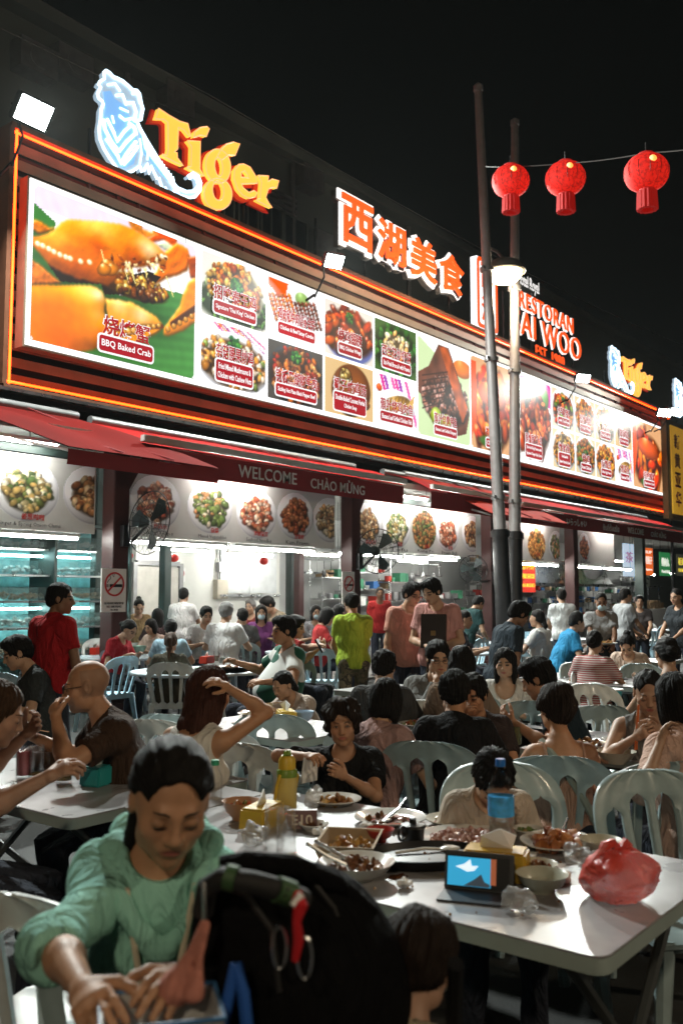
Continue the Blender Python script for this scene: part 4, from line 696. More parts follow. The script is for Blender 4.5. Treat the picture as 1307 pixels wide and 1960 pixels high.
flood(1289, 788, 10.9, 'tilted floodlight at the right end of the billboard, right of a pair', .5, .25, (-.5, -.7, -.5), .4)
# ================================================================ street poles, street lamp, lanterns, wires
m_pole = M('galvanised pole', (.27, .255, .25), .5, .3, var=.15)
def pole(pxt, pyt, pxb, Y, lab, r0=.13, r1=.085):
    top = atY(pxt, pyt, Y); bt = atY(pxb, 990, Y); base = bt + (bt - top) * (bt.z / (top.z - bt.z)); t = thing('street_pole', lab, 'pole', (base.x, base.y, 0), group='twin street poles')
    f = lambda z: ((top.x - base.x) * z / top.z, 0, z)
    b = B(); b.tube([f(2.9), f(5), f(top.z)], r1, 14, rs=[r0, r0 * .92, r1]); obj('shaft', b, m_pole, t); b = B(); b.tube([f(.0), f(.3), f(2.98)], .2, 16, rs=[.22, .175, .165]); obj('black_sleeve', b, m_black, t); b = B(); b.tube([f(2.82), f(2.95)], .2, 16); obj('collar', b, m_black, t); b = B(); b.tube([f(top.z - .02), f(top.z + .1), f(top.z + .16)], .1, 12, rs=[.10, .10, .03]); obj('cap', b, m_pole, t)
    for z in (3.6, 6.5, 8.4): b = B(); b.tube([f(z), f(z + .09)], r0 + .02, 14); b.box(Vector(f(z + .04)) + Vector((-.17, -.02, 0)), (.12, .04, .07)); obj('clamp', b, m_gray, t)
    return t, top, f
pA, topA, fA = pole(915, 172, 955, 9.5, 'taller grey street pole leaning slightly left, black at its foot')
pB, topB, fB = pole(985, 238, 985, 9.62, 'shorter upright grey street pole beside the lamp, black at its foot')
lp = atY(966, 520, 9.45); t = thing('street_lamp', 'glowing bowl shaped street lamp between the twin poles', 'street lamp', tuple(lp), group='street lamps along the street')
b = B(); b.lathe([(.0, .32), (.08, .31), (.30, .22), (.44, .08), (.46, .0), (.44, -.02), (.40, 0), (.3, .12)], n=24); obj('lamp_hood', b, M('hood grey', (.22, .21, .18), .4, .4), t)
b = B(); b.lathe([(.39, .0), (.36, -.1), (.24, -.22), (0, -.27)], n=20); obj('glass_bowl', b, M('lamp bowl', (.9, .8, .6), .3, em=(1, .78, .45), es=3.2, var=0), t)
b = B(); b.tube([(.4, .1, .12), (.1, .1, .36), (-.25, .05, .4), (-.62, 0, .34)], .035, 6); obj('arm', b, m_pole, t)
l = bpy.data.lights.new('street lamp', 'POINT'); l.energy = 420; l.color = (1, .81, .57); l.shadow_soft_size = .25; lo = link(bpy.data.objects.new('lamp', l), t); lo.location = (0, 0, -.55)
for x_, y_, lab in ((-5.5, -2.5, 'added fill lamp out of view behind the viewer, left side'), (5.5, -6.5, 'added fill lamp out of view behind the viewer, right side')):  # unseen lamp copies, added as fill for the faces turned to the viewer
    t2 = copy_tree(t, None, (x_, y_, 6.4), (0, 0, math.pi), lab); t2['group'] = 'street lamps along the street'
    for ch in t2.children:
        if ch.type == 'LIGHT': ch.data = ch.data.copy(); ch.data.energy = FILL_W
    b = B(); b.tube([(-.62, 0, .6), (-.62, 0, -6.4)], .08, 10, rs=[.07, .11]); obj('shaft', b, m_pole, t2)
m_lan = M('red lantern silk', (.40, .008, .004), .8, em=(1, .022, .006), es=1.25, var=.55, vs=26, emv=True); m_lan2 = M('red tassel', (.35, .01, .01), .7, em=(.6, .008, .004), es=.3, var=.3, vs=20, st=(6, 6, .6))
WA = Vector((fA(8.3)[0] + pA.location.x, 9.5, 8.3))
for k, (px, py, d, lab) in enumerate(((977, 346, 14.6, 'red lantern beside the twin poles, leftmost of three'), (1082, 341, 14.2, 'red lantern in the middle of the three on the wire'), (1237, 330, 12.6, 'red lantern at the right end of the wire, largest of three'))):
    p = atD(px, py, d); t = thing('lantern', lab, 'lantern', tuple(p), group='glowing red lanterns strung across the street'); R = [.29, .30, .295][k] * (1.0)
    prof = [(R * math.sin(a) ** .8 if 0 < a < math.pi else R * .3, R * .84 * -math.cos(a)) for a in np.linspace(.32, math.pi - .32, 15)]
    b = B(); b.lathe(prof, n=32, wob=.012); obj('shade', b, m_lan, t)
    b = B(); b.lathe([(R * .36, R * .78), (R * .36, R * .9), (.02, R * .95)], n=14); b.lathe([(R * .36, -R * .92), (R * .36, -R * .78)], n=14); obj('collar', b, m_lan2, t)
    b = B(); [b.tube([(R * math.sin(a) * math.cos(q) * 1.01, R * math.sin(a) * math.sin(q) * 1.01, -R * .84 * math.cos(a)) for a in np.linspace(.32, math.pi - .32, 9)], .006, 4) for q in np.linspace(0, 2 * math.pi, 13)[:-1]]; obj('rib', b, M('dark red rib', (.2, .008, .006), .6, em=(.5, .01, .004), es=.2, var=0), t)
    b = B(); [b.cyl((R * .34 * math.cos(q), R * .34 * math.sin(q), -R * .9), (R * .36 * math.cos(q), R * .36 * math.sin(q), -R * 1.75), .035, .04, n=5) for q in np.linspace(0, 2 * math.pi, 13)[:-1]]; obj('tassel', b, m_lan2, t)
    b = B(); b.ball((-ca * R * .9, -sa * R * .9, .07), .052, 10); obj('glow_spot', b, M('lantern bulb', (1, .8, .5), em=(1, .34, .05), es=1.6, var=0), t); b = B(); b.cyl((0, 0, R * .9), (0, 0, R * .9 + .16), .008, n=4); obj('hook', b, m_dark, t)  # glowing ball on the viewer's side of the silk imitates the light inside
def wire(pts, r, lab, grp='thin cables across the night sky'):
    o = Vector(pts[0]); b = B(); pp = []
    for a, c in zip(pts[:-1], pts[1:]):
        a, c = Vector(a), Vector(c); n = 14
        for i in range(n): u = i / n; pp.append(a.lerp(c, u) - o - Vector((0, 0, 4 * u * (1 - u) * (c - a).length * .012)))
    pp.append(Vector(pts[-1]) - o); b.tube(pp, r, 5); ob = obj('cable', b, M('cable grey', (.09, .09, .085), .6), loc=tuple(o)); tag(ob, lab, 'cable', grp)
wire([atD(930, 318, 15), atD(977, 318, 14.6), atD(1082, 312, 14.2), atD(1237, 292, 12.6), atD(1420, 270, 11)], .008, 'cable carrying the three red lanterns')
wire([atY(-20, 42, 15), atY(660, 345, 15), atY(930, 494, 15), atY(1500, 810, 15)], .012, 'upper long cable running parallel to the fascia')
wire([atY(-20, -60, 14), atY(400, 180, 14), atY(1320, 665, 14)], .01, 'topmost faint cable above the tiger sign')
wire([atD(955, 955, 14.6), atD(700, 855, 14)], .006, 'short cable from the left pole to the awning')
# ================================================================ neighbouring stall on the right
p = atY(1292, 900, 11.4); t = thing('neighbour_sign', 'yellow and maroon upright sign at the right edge', 'sign', (p.x + .3, 11.4, p.z)); b = B(); b.box((0, .1, 0), (2.2, .2, 3.6)); obj('frame', b, M('bronze frame', (.10, .06, .02), .5, .3), t); b = B(); b.box((.1, -.02, 0), (1.7, .06, 3.2)); obj('panel', b, M('yellow panel', (.6, .35, .03), .5, em=(.6, .30, .02), es=.45), t)
for k in range(4): text('character', '新黄亚华'[k], M('sign maroon', (.2, .01, .02), .5), .6, .55, (-.2, -.06, 1.05 - .7 * k), parent=t, off=.03)
b = B(); b.cyl((0, .3, -p.z), (0, .3, 0), .06, n=6); obj('support', b, m_black, t)
def hangban(px, py, w, h, col, lines, lab, Y=12.6, tc=(1, 1, .9)):
    p = atY(px, py, Y); t = thing('hanging_banner', lab, 'banner', tuple(p), group='lit banners hanging at the far right'); b = B(); b.box((0, 0, 0), (w, .04, h)); obj('panel', b, M(lab[:12] + 'face', col, .5, em=col, es=.9), t)
    for s_, hh, z in lines: text('lettering', s_, M('banner ink' + str(tc), tc, .5, em=tc, es=.8, var=0), w * .75, hh, (0, -.028, z), parent=t, off=.02)
    b = B(); [b.cyl((s * w * .4, 0, h / 2), (s * w * .4, 0, 3.8 - p.z), .008, n=4) for s in (-1, 1)]; obj('hanger', b, m_dark, t)
hangban(1240, 1075, .9, 1.0, (.75, .13, .02), (('SUP', .1, .35), ('老妈子', .3, .05), ('Signature', .1, -.3)), 'orange hanging banner with pale lettering')
hangban(1272, 1080, 1.1, .9, (.02, .16, .05), (('鲜肉丸', .34, .08), ('Pork Ball', .12, -.28)), 'green hanging banner next to the orange one')
hangban(1303, 1082, 1.0, .85, (.03, .03, .02), (('板面', .3, .15), ('PAN MEE', .14, -.2)), 'black hanging banner with yellow lettering at the right edge', tc=(.9, .7, .08))
hangban(1203, 1072, 1.0, 1.15, (.5, .62, .75), (('茶', .4, .1),), 'pale blue lit panel left of the orange hanging banner', tc=(.35, .2, .3))
# ================================================================ wall fans
def fan(px, py, Y, col_i, R, lab, face):
    p = atY(px, py, Y); t = thing('wall_fan', lab, 'fan', tuple(p), group='industrial fans on the columns'); f = Vector(face).normalized(); q = f.to_track_quat('Y', 'Z'); h_ = thing('fan_head', None, None); h_.parent = t; h_.rotation_mode = 'QUATERNION'; h_.rotation_quaternion = q
    b = B(); b.ball((0, -.12, 0), (.1, .14, .1), 12); obj('motor', b, m_dkgreen, h_)
    b = B()
    for k in range(3):
        a = k * 2.094
        b.add([(math.cos(a + s) * r * R, .03 + .05 * s, math.sin(a + s) * r * R) for r, s in ((.15, -.3), (.85, -.25), (.92, .1), (.8, .5), (.15, .35))], [(0, 1, 2, 3, 4)])
    obj('blades', b, M('fan blade', (.04, .06, .06), .4), h_)
    b = B(); ringp = lambda r, y: [(r * math.cos(a), y, r * math.sin(a)) for a in np.linspace(0, 2 * math.pi, 29)]
    b.tube(ringp(R, .03), .009, 5)
    for r, y in ((.35, .1), (.65, .085), (.4, -.07), (.7, -.05)): b.tube(ringp(R * r, y), .004, 4)
    for a in np.linspace(0, 2 * math.pi, 25)[:-1]: b.tube([(.06 * math.cos(a), .11, .06 * math.sin(a)), (R * .6 * math.cos(a), .09, R * .6 * math.sin(a)), (R * math.cos(a), .03, R * math.sin(a)), (R * .6 * math.cos(a), -.06, R * .6 * math.sin(a)), (.1 * math.cos(a), -.08, .1 * math.sin(a))], .0035, 4)
    obj('cage', b, m_black, h_)
    cx = cols_x[col_i] - p.x; b = B(); b.tube([(0, 0, -.02), (cx * .5, (YC - Y) * .5, -.28), (cx * .85, (YC - Y - .14), -.24)], .025, 6); b.box((cx * .9, YC - Y - .17, -.2), (.12, .1, .3)); obj('bracket', b, m_black, t)
fan(284, 1000, 10.4, 0, .46, 'black caged fan on the first column in front of the plate banner', (.22, -.95, -.2)); fan(722, 1055, 10.4, 1, .42, 'black caged fan on the second column, facing the street', (-.5, -.8, -.05)); fan(905, 1090, 10.9, 2, .32, 'small dark fan on the third column beside the poles', (-.8, -.5, 0))
# ================================================================ organic surfaces (distance fields -> mesh)
def field_mesh(prims, h, cuts=(), amp=0, freq=20, seed=0, aniso=(1, 1, 1), pad=.012):
    lo = np.full(3, 1e9); hi = -lo
    bbs = []
    for p in prims:
        if p[0] == 'c': A = np.array([p[1], p[2]]); r = max(p[3], p[4]) * max(1, p[6]); l, u = A.min(0) - r, A.max(0) + r
        else: r = max(p[3]); l, u = np.array(p[1]) - r, np.array(p[1]) + r
        m = p[7] if p[0] == 'c' else p[4]; bbs.append((l - m * .6 - pad, u + m * .6 + pad))
        if p[-1] > 0: lo = np.minimum(lo, l - pad - 2 * h); hi = np.maximum(hi, u + pad + 2 * h)
    n = np.maximum(4, np.ceil((hi - lo) / h).astype(int) + 1); Fd = np.full(n, .15, np.float32)
    ax = [(lo[i] + h * np.arange(n[i])).astype(np.float32) for i in range(3)]
    for p, (l, u) in zip(prims, bbs):
        i0 = np.clip(np.floor((l - lo) / h).astype(int), 0, n); i1 = np.clip(np.ceil((u - lo) / h).astype(int) + 1, 0, n)
        if (i1 <= i0).any(): continue
        s = tuple(slice(a, b_) for a, b_ in zip(i0, i1)); x = ax[0][s[0]][:, None, None]; y = ax[1][s[1]][None, :, None]; z = ax[2][s[2]][None, None, :]
        if p[0] == 'c':
            a, b_, ra, rb, lat, lf, k = (p[1], p[2], *p[3:8]); ab = np.array(b_, float) - np.array(a, float)
            wx, wy, wz = x - a[0], y - a[1], z - a[2]
            if lat is not None and lf != 1:
                d = (wx * lat[0] + wy * lat[1] + wz * lat[2]) * (1 - 1 / lf); wx, wy, wz = wx - d * lat[0], wy - d * lat[1], wz - d * lat[2]
            t = np.clip((wx * ab[0] + wy * ab[1] + wz * ab[2]) / max(1e-9, ab @ ab), 0, 1)
            D = np.sqrt((wx - t * ab[0]) ** 2 + (wy - t * ab[1]) ** 2 + (wz - t * ab[2]) ** 2) - (ra + (rb - ra) * t)
            if len(p) > 9:
                for q0, qn in p[8]: D = np.maximum(D, (x - q0[0]) * qn[0] + (y - q0[1]) * qn[1] + (z - q0[2]) * qn[2])
        else:
            c, R, r, k = p[1:5]; wx, wy, wz = x - c[0], y - c[1], z - c[2]; e = []
            for j in range(3): e.append(wx * R[0][j] + wy * R[1][j] + wz * R[2][j])
            k0 = np.sqrt(sum((e[j] / r[j]) ** 2 for j in range(3))); k1 = np.sqrt(sum((e[j] / r[j] ** 2) ** 2 for j in range(3))) + 1e-9; D = k0 * (k0 - 1) / k1
        G = Fd[s]
        if p[-1] > 0: hh = np.maximum(k - np.abs(G - D), 0) / k if k else 0; Fd[s] = np.minimum(G, D) - hh * hh * k * .25
        else: D = -D; hh = np.maximum(k - np.abs(G - D), 0) / k if k else 0; Fd[s] = np.maximum(G, D) + hh * hh * k * .25
    x = ax[0][:, None, None]; y = ax[1][None, :, None]; z = ax[2][None, None, :]
    if amp:
        r = np.random.RandomState(seed); o = 0
        for j in range(4):
            d = r.randn(3); d /= np.linalg.norm(d); d = d * np.array(aniso) * freq * (.6 + r.rand()); e = r.randn(3); e = e / np.linalg.norm(e) * freq * .35
            o = o + np.sin(d[0] * x + d[1] * y + d[2] * z + 1.6 * np.sin(e[0] * x + e[1] * y + e[2] * z + r.rand() * 6) + r.rand() * 6)
        Fd = Fd + amp * o * .5
    for q0, qn in cuts: Fd = np.maximum(Fd, (x - q0[0]) * qn[0] + (y - q0[1]) * qn[1] + (z - q0[2]) * qn[2])
    for a in range(3):
        sl = [slice(None)] * 3; sl[a] = 0; Fd[tuple(sl)] = .15; sl[a] = -1; Fd[tuple(sl)] = .15
    return surfnet(Fd.astype(np.float32), lo, h)
CN = [(i & 1, (i >> 1) & 1, (i >> 2) & 1) for i in range(8)]
ED = [(a, b_) for a in range(8) for b_ in range(a + 1, 8) if bin(a ^ b_).count('1') == 1]
def surfnet(Fd, lo, h):
    S = Fd < 0; nx, ny, nz = Fd.shape; c = np.zeros((nx - 1, ny - 1, nz - 1), np.uint8)
    for dx, dy, dz in CN: c += S[dx:nx - 1 + dx, dy:ny - 1 + dy, dz:nz - 1 + dz]
    act = (c > 0) & (c < 8); idx = np.argwhere(act); ids = np.full(act.shape, -1, np.int32); ids[act] = np.arange(len(idx))
    if not len(idx): return np.zeros((0, 3)), np.zeros((0, 4), int)
    Vc = np.stack([Fd[idx[:, 0] + d[0], idx[:, 1] + d[1], idx[:, 2] + d[2]] for d in CN], 1); acc = np.zeros((len(idx), 3)); cnt = np.zeros(len(idx))
    for a, b_ in ED:
        va, vb = Vc[:, a], Vc[:, b_]; cr = (va < 0) != (vb < 0); den = np.where(cr, va - vb, 1); t = np.where(cr, va / den, 0)
        acc += cr[:, None] * (np.array(CN[a]) + (np.array(CN[b_]) - np.array(CN[a])) * t[:, None]); cnt += cr
    V = lo + h * (idx + acc / cnt[:, None]); Q = []
    for ax_, (o1, o2) in enumerate(((1, 2), (2, 0), (0, 1))):
        sl0 = [slice(None)] * 3; sl1 = [slice(None)] * 3; sl0[ax_] = slice(0, -1); sl1[ax_] = slice(1, None); A, Bq = S[tuple(sl0)], S[tuple(sl1)]; e = np.argwhere(A != Bq)
        e = e[(e[:, o1] > 0) & (e[:, o2] > 0) & (e[:, o1] < Fd.shape[o1] - 1) & (e[:, o2] < Fd.shape[o2] - 1)]
        if not len(e): continue
        def cid(d1, d2): q = e.copy(); q[:, o1] -= d1; q[:, o2] -= d2; return ids[q[:, 0], q[:, 1], q[:, 2]]
        qd = np.stack([cid(1, 1), cid(0, 1), cid(0, 0), cid(1, 0)], 1); inside = A[e[:, 0], e[:, 1], e[:, 2]]; qd[~inside] = qd[~inside][:, ::-1]; Q.append(qd)
    return V, np.concatenate(Q)
def cap(a, b_, ra, rb=None, k=.03, lat=None, lf=1.0, pl=None, s=1):
    t = ('c', tuple(a), tuple(b_), ra, ra if rb is None else rb, None if lat is None else tuple(lat), lf, k)
    return t + ((pl, s) if pl else (s,))
I3 = ((1, 0, 0), (0, 1, 0), (0, 0, 1))
def ell(c, r, k=.03, R=None, s=1): return ('e', tuple(c), I3 if R is None else [list(q) for q in R], tuple(r), k, s)
# ---------------------------------------------------------------- head in its own frame: x right, y forward, z up, chin -.115 crown +.115
def head_prims(T, R, fem, wide=1.0, jaw=1.0, ears=True, old=0):
    E = lambda c, r, k=.02, s=1: ell(T(c), (r[0] * wide, r[1], r[2]), k, R, s); C = lambda a, b_, r, r2=None, k=.015, s=1: cap(T(a), T(b_), r, r2, k, s=s)
    p = [E((0, -.014, .030), (.0735, .093, .084), .03), E((0, .028, -.03), (.0585, .060, .072), .03), E((0, .03, -.065), (.050 * jaw, .048, .045), .03), E((0, .066, -.099), (.019 * jaw, .017, .015), .028)]
    for s in (-1, 1):
        p += [E((s * .037, .058, -.026), (.024, .02, .02), .025), E((s * .047 * jaw, .012, -.075), (.014, .02, .018), .03)]
    p += [C((-.028, .079, .019), (.028, .079, .019), .0085, None, .02)]
    for s in (-1, 1): p += [E((s * .031, .099, .001), (.017, .016, .012), .012, -1), E((s * .031, .077, .000), (.0150, .0125, .0115), .004)]
    p += [C((0, .086, .010), (0, .102, -.028), .0075, .0105, .014), E((0, .101, -.031), (.0115, .011, .009), .010)]
    for s in (-1, 1): p += [E((s * .0115, .092, -.034), (.0078, .010, .0075), .007)]
    p += [E((0, .081, -.056), (.026, .012, .016), .015), C((-.016, .0845, -.0575), (.016, .0845, -.0575), .0052, None, .007), C((-.013, .0835, -.0675), (.013, .0835, -.0675), .0062, None, .006), C((-.02, .0935, -.0625), (.02, .0935, -.0625), .0022, None, .004, -1)]
    if ears:
        for s in (-1, 1): p += [E((s * .0765, -.008, -.004), (.0085, .019, .031), .008), E((s * .083, -.004, .0), (.005, .009, .015), .006, -1)]
    return p
def hair_prims(T, R, style, wide=1.0):
    E = lambda c, r, k=.02, s=1: ell(T(c), (r[0] * wide, r[1], r[2]), k, R, s); C = lambda a, b_, r, r2=None, k=.02, s=1: cap(T(a), T(b_), r, r2, k, s=s)
    t = dict(buzz=.004, short=.014, crop=.009, curly=.030, wavy=.022, tied=.007, tiedlong=.008, bun=.008, lowbun=.009, pony=.008).get(style, .012)
    p = [E((0, -.018, .034), (.0735 + t, .093 + t, .085 + t), .02)]
    if style in ('short', 'wavy', 'curly', 'crop', 'buzz'):
        if style in ('short', 'wavy'): p += [E((0, .035, .095), (.062, .05, .03), .03), E((.03, .05, .088), (.035, .03, .022), .02)]
        p += [E((0, -.075, -.02), (.062, .035 + t * .4, .055), .03)]
        p += [E((s * .070, -.012, .006), (.012 + t * .3, .03, .045), .02) for s in (-1, 1)]
        face = [E((0, .105, -.035), (.069 + t * .2, .088, .108), .006, -1), E((s * .085, .012, -.03), (.02, .03, .045), .005, -1) if False else E((0, .02, -.125), (.12, .12, .062), .01, -1)]
        face += [E((s * .082, -.006, -.02), (.018, .022, .036), .006, -1) for s in (-1, 1)]
        if style == 'curly': p += [E((s * .05, .0, .075), (.05, .07, .05), .02) for s in (-1, 1)] + [E((0, -.08, .0), (.075, .045, .07), .03)]
        return p + face
    face = [E((0, .112, -.03), (.066, .080, .100), .006, -1)] if style in ('bob', 'long') else [E((0, .114, -.012), (.072, .082, .122), .006, -1)]
    if style in ('bun', 'lowbun', 'pony', 'tied'):
        p += [E((0, -.07, -.01), (.064, .04, .055), .03)]; face += [E((0, .02, -.125), (.12, .12, .062), .01, -1)] + [E((s * .086, .0, -.02), (.022, .026, .04), .006, -1) for s in (-1, 1)] + [E((s * .082, .052, -.028), (.040, .056, .080), .008, -1) for s in (-1, 1)]
        if style == 'bun': p += [E((0, -.09, .105), (.042, .042, .038), .012)]
        if style == 'lowbun': p += [E((0, -.125, .01), (.04, .035, .038), .012)]
        if style == 'pony': p += [C((0, -.105, .04), (0, -.15, .02), .028, .032), C((0, -.15, .02), (.005, -.15, -.09), .034, .03), C((.005, -.15, -.09), (0, -.135, -.2), .03, .012)]
        if style == 'tied': p += [C((0, -.11, -.02), (0, -.13, -.1), .03, .03), C((0, -.13, -.1), (.02, -.12, -.17), .028, .008)]
    elif style == 'tiedlong':
        p += [E((0, -.07, -.01), (.066, .042, .06), .03), E((0, -.118, .03), (.042, .036, .04), .012)] + [C((s * .045, -.06, -.05), (s * .062, -.055, -.155), .026, .016) for s in (-1, 1)]; face += [E((s * .086, .006, -.015), (.024, .024, .04), .006, -1) for s in (-1, 1)] + [E((s * .082, .056, -.028), (.040, .056, .080), .008, -1) for s in (-1, 1)]
    elif style == 'bob':
        p += [E((s * .068, -.01, -.045), (.026, .055, .085), .03) for s in (-1, 1)] + [E((0, -.075, -.04), (.075, .045, .085), .03)]
    elif style == 'long':
        p += [E((s * .070, -.02, -.06), (.024, .05, .12), .03) for s in (-1, 1)] + [E((0, -.08, -.10), (.085, .045, .17), .04), C((.03, -.09, -.16), (.045, -.10, -.30), .05, .025), C((-.03, -.09, -.16), (-.05, -.10, -.29), .05, .025)]
    return p + face
def rot3(yaw=0, pitch=0, roll=0):        # columns right, forward, up ; pitch > 0 looks down
    return np.array(Matrix.Rotation(yaw, 3, 'Z') @ Matrix.Rotation(-pitch, 3, 'X') @ Matrix.Rotation(roll, 3, 'Y'))
def ik(S, W, l1, l2, pole):
    S, W, pole = np.array(S, float), np.array(W, float), np.array(pole, float); d = W - S; L = np.linalg.norm(d); Lm = (l1 + l2) * .995
    if L > Lm: W = S + d / L * Lm; d = W - S; L = Lm
    u = d / L; x = (l1 * l1 - l2 * l2 + L * L) / (2 * L); q = pole - (pole @ u) * u; q /= np.linalg.norm(q) + 1e-9
    return S + u * x + q * math.sqrt(max(0, l1 * l1 - x * x)), W
def hand_prims(W, d, n, side, curl=.5, sc=1.0):
    """W wrist, d pointing direction, n palm normal (towards what it faces), side +1 right; five separate bent fingers"""
    d = np.array(d, float); d /= np.linalg.norm(d); n = np.array(n, float); n = n - (n @ d) * d; n /= np.linalg.norm(n) + 1e-9; l = np.cross(d, n) * side        # l points to the thumb side
    W = np.array(W, float); P = [cap(W - d * .02, W + d * .02, .022 * sc, .024 * sc, .02)]
    P.append(cap(W + d * .02, W + d * .075 * sc, .0145 * sc, .0155 * sc, .012, l, 2.1))
    for i, (ln, o) in enumerate(((.070, .029), (.078, .010), (.072, -.010), (.058, -.028))):
        a = W + d * (.080 - .006 * abs(i - 1)) * sc + l * o * sc; ang = .2 + curl * .35; r = .0088 * sc
        for j, f in enumerate((.45, .32, .25)):
            v = d * math.cos(ang) + n * math.sin(ang) + l * (o * 1.4) * (1 - curl * .5); b_ = a + v * ln * f * sc; P.append(cap(a, b_, r, r * .93, .004)); a = b_; r *= .93; ang += curl * .75
    a = W + d * .025 * sc + l * .024 * sc; v = d * .62 + l * .72 + n * .3
    for ln, r in ((.038, .0125), (.03, .0105), (.026, .0092)): v = v / np.linalg.norm(v); b_ = a + v * ln * sc; P.append(cap(a, b_, r * sc, r * .93 * sc, .006)); a = b_; v = v + d * .35 * curl + n * .35 * curl - l * .4 * curl
    return P
def cloth_mat(c, style=None):
    k = 'cloth %s %s' % (style or '', ' '.join('%.3f' % v for v in c))
    if style == 'stripe': return striped(k, c, (.55, .50, .47), 2, 45)
    if style == 'camo': return camo(k, [c, (.16, .14, .09), (.06, .06, .05), (.24, .22, .15)])
    if style == 'polo': return camo(k, [(.62, .63, .60), (.62, .63, .60), c], 3)
    return M(k, c, .88, var=.14, vs=9, bump=.25, bs=220, spec=.2, fold=1.0)
LV = [(.0065, .0034, .007, .0042), (.009, .0048, .011, .006), (.013, .0075, .014, .010), (.018, .011, .02, .014)]
HAIRC = dict(black=(.008, .007, .0065), brown=(.045, .022, .011), dbrown=(.018, .011, .008), grey=(.16, .155, .15), auburn=(.05, .018, .012))
ARM = dict(table=(.15, .37, .82), eat=(.05, .25, 1.07), chin=(.04, .2, 1.04), lap=(.10, .30, .66), hang=(.235, .03, .82), hold=(.10, .30, 1.12), front=(.12, .36, .98), belly=(.06, .22, 1.05), hips=(.2, -.05, .98), out=(.2, .46, .84), serve=(.1, .42, 1.02))
PEOPLE = []
def person(label, px, py, z=None, D=None, phi=180, hy=0, hp=0, hr=0, pose='sit', lean=.08, la='table', ra='table', rp=None, lp=None, hair='short', hc='black', skin=(.40, .235, .15), shirt=(.2, .2, .2), sleeve='short', style=None, pants=(.03, .035, .05), pstyle=None, lv=2, fem=False, fat=0, wide=1.0, grp=None, child=False, glasses=False, neckline=0, curl=.7, mask=False, shorts=False, apron=None, side=0, name='person', mat_hair=None, brow=True, loose=.012, amp=.0035, eyes=False, bw=1.0):
    sit = pose == 'sit'; hp, hy, hr = math.radians(hp), math.radians(hy), math.radians(hr)
    P0 = np.array((0, 0, .54 if sit else .93)); cl, sl = math.cos(lean), math.sin(lean); cs, ss = math.cos(side), math.sin(side)
    def tp(q):           # trunk frame -> person frame
        q = np.array(q, float); y, z_ = q[1] * cl + q[2] * sl, -q[1] * sl + q[2] * cl; x, z2 = q[0] * cs + z_ * ss, -q[0] * ss + z_ * cs; return P0 + np.array((x, y, z2))
    rT = lambda q: tp(q) - P0
    lat = rT((1, 0, 0)); w = (.93 if fem else 1.0) * bw
    neck0 = tp((0, -.015, .50)); Rb = np.stack([rT((1, 0, 0)), rT((0, 1, 0)), rT((0, 0, 1))], 1)
    Rh = rot3(hy, hp, hr); up = Rh[:, 2]; hcen = tp((0, .005, .555)) + Rh @ np.array((0, .03, .118)); HT = lambda q: hcen + Rh @ np.array(q, float)
    if z is not None: wp = atZ(px, py, z)
    else: wp = atD(px, py, D)
    s = wp.z / hcen[2]; yaw = yaw_of(phi); c, n_ = math.cos(yaw), math.sin(yaw)
    root = Vector((wp.x - s * (hcen[0] * c - hcen[1] * n_), wp.y - s * (hcen[0] * n_ + hcen[1] * c), 0))
    hb, hh_, hs, hr_ = LV[lv]
    sh = {}; el = {}; wr = {}
    for sd, a in ((1, ra), (-1, la)):
        if not isinstance(a, str) and a[0] == 'px':
            dw = atD(*a[1:]) - root; a = ((dw.x * c + dw.y * n_) / s, (-dw.x * n_ + dw.y * c) / s, dw.z / s)
        t = np.array(ARM[a] if isinstance(a, str) else a, float); t = np.array((t[0] * sd if isinstance(a, str) else t[0], t[1], t[2]))
        if isinstance(a, str) and not sit and a in ('table', 'lap'): t[2] += .25
        sh[sd] = tp((sd * .168 * w, -.01, .445)); el[sd], wr[sd] = ik(sh[sd], t, .285, .255, (rp if sd == 1 else lp) or (sd * .75, -.45, -.75))
    # --- trunk
    f1 = 1 + fat * .35
    def trunk(o, k=.05):
        q = [cap(tp((-.065, 0, .0)), tp((.065, 0, .0)), .112 * w + o, None, k), cap(tp((0, .01 + fat * .03, .06)), tp((0, .01 + fat * .02, .24)), .095 * f1 + o, .10 * f1 + o, k, lat, 1.38 * w), cap(tp((0, 0, .24)), tp((0, -.005, .39)), .105 * (1 + fat * .15) + o, .098 + o, k, lat, 1.42 * w), cap(tp((-.135 * w, -.012, .448)), tp((.135 * w, -.012, .448)), .056 + o, None, .06), cap(tp((0, -.02, .44)), tp((0, -.015, .52)), .075 + o * .7, .052 + o * .3, .05, lat, 1.15)]
        if fat: q.append(ell(tp((0, .09, .14)), (.15 * f1 + o, .12 * f1 + o, .15 + o), .06, Rb))
        if fem and not child: q += [ell(tp((d * .075, .085, .30)), (.062 + o, .055 + o, .06 + o), .04, Rb) for d in (-1, 1)]
        return q
    body = trunk(-.006)
    for sd in (1, -1):
        m = el[sd] * .55 + wr[sd] * .45
        ws = .86 if fem else 1.0
        body += [cap(sh[sd], el[sd], .047 * ws * f1 ** .5, .037 * ws * f1 ** .5, .03), cap(el[sd], el[sd] + (wr[sd] - el[sd]) * .35, .037 * ws, .039 * ws, .02), cap(el[sd] + (wr[sd] - el[sd]) * .3, wr[sd], .039 * ws, .0235 * ws, .02)]
    if shorts: pass
    nk = [cap(neck0 + (neck0 - hcen) * .1, hcen + Rh @ np.array((0, -.02, -.06)), .054 if not fem else .046, .050 if not fem else .043, .03)]
    legs = {}
    hipz = 0
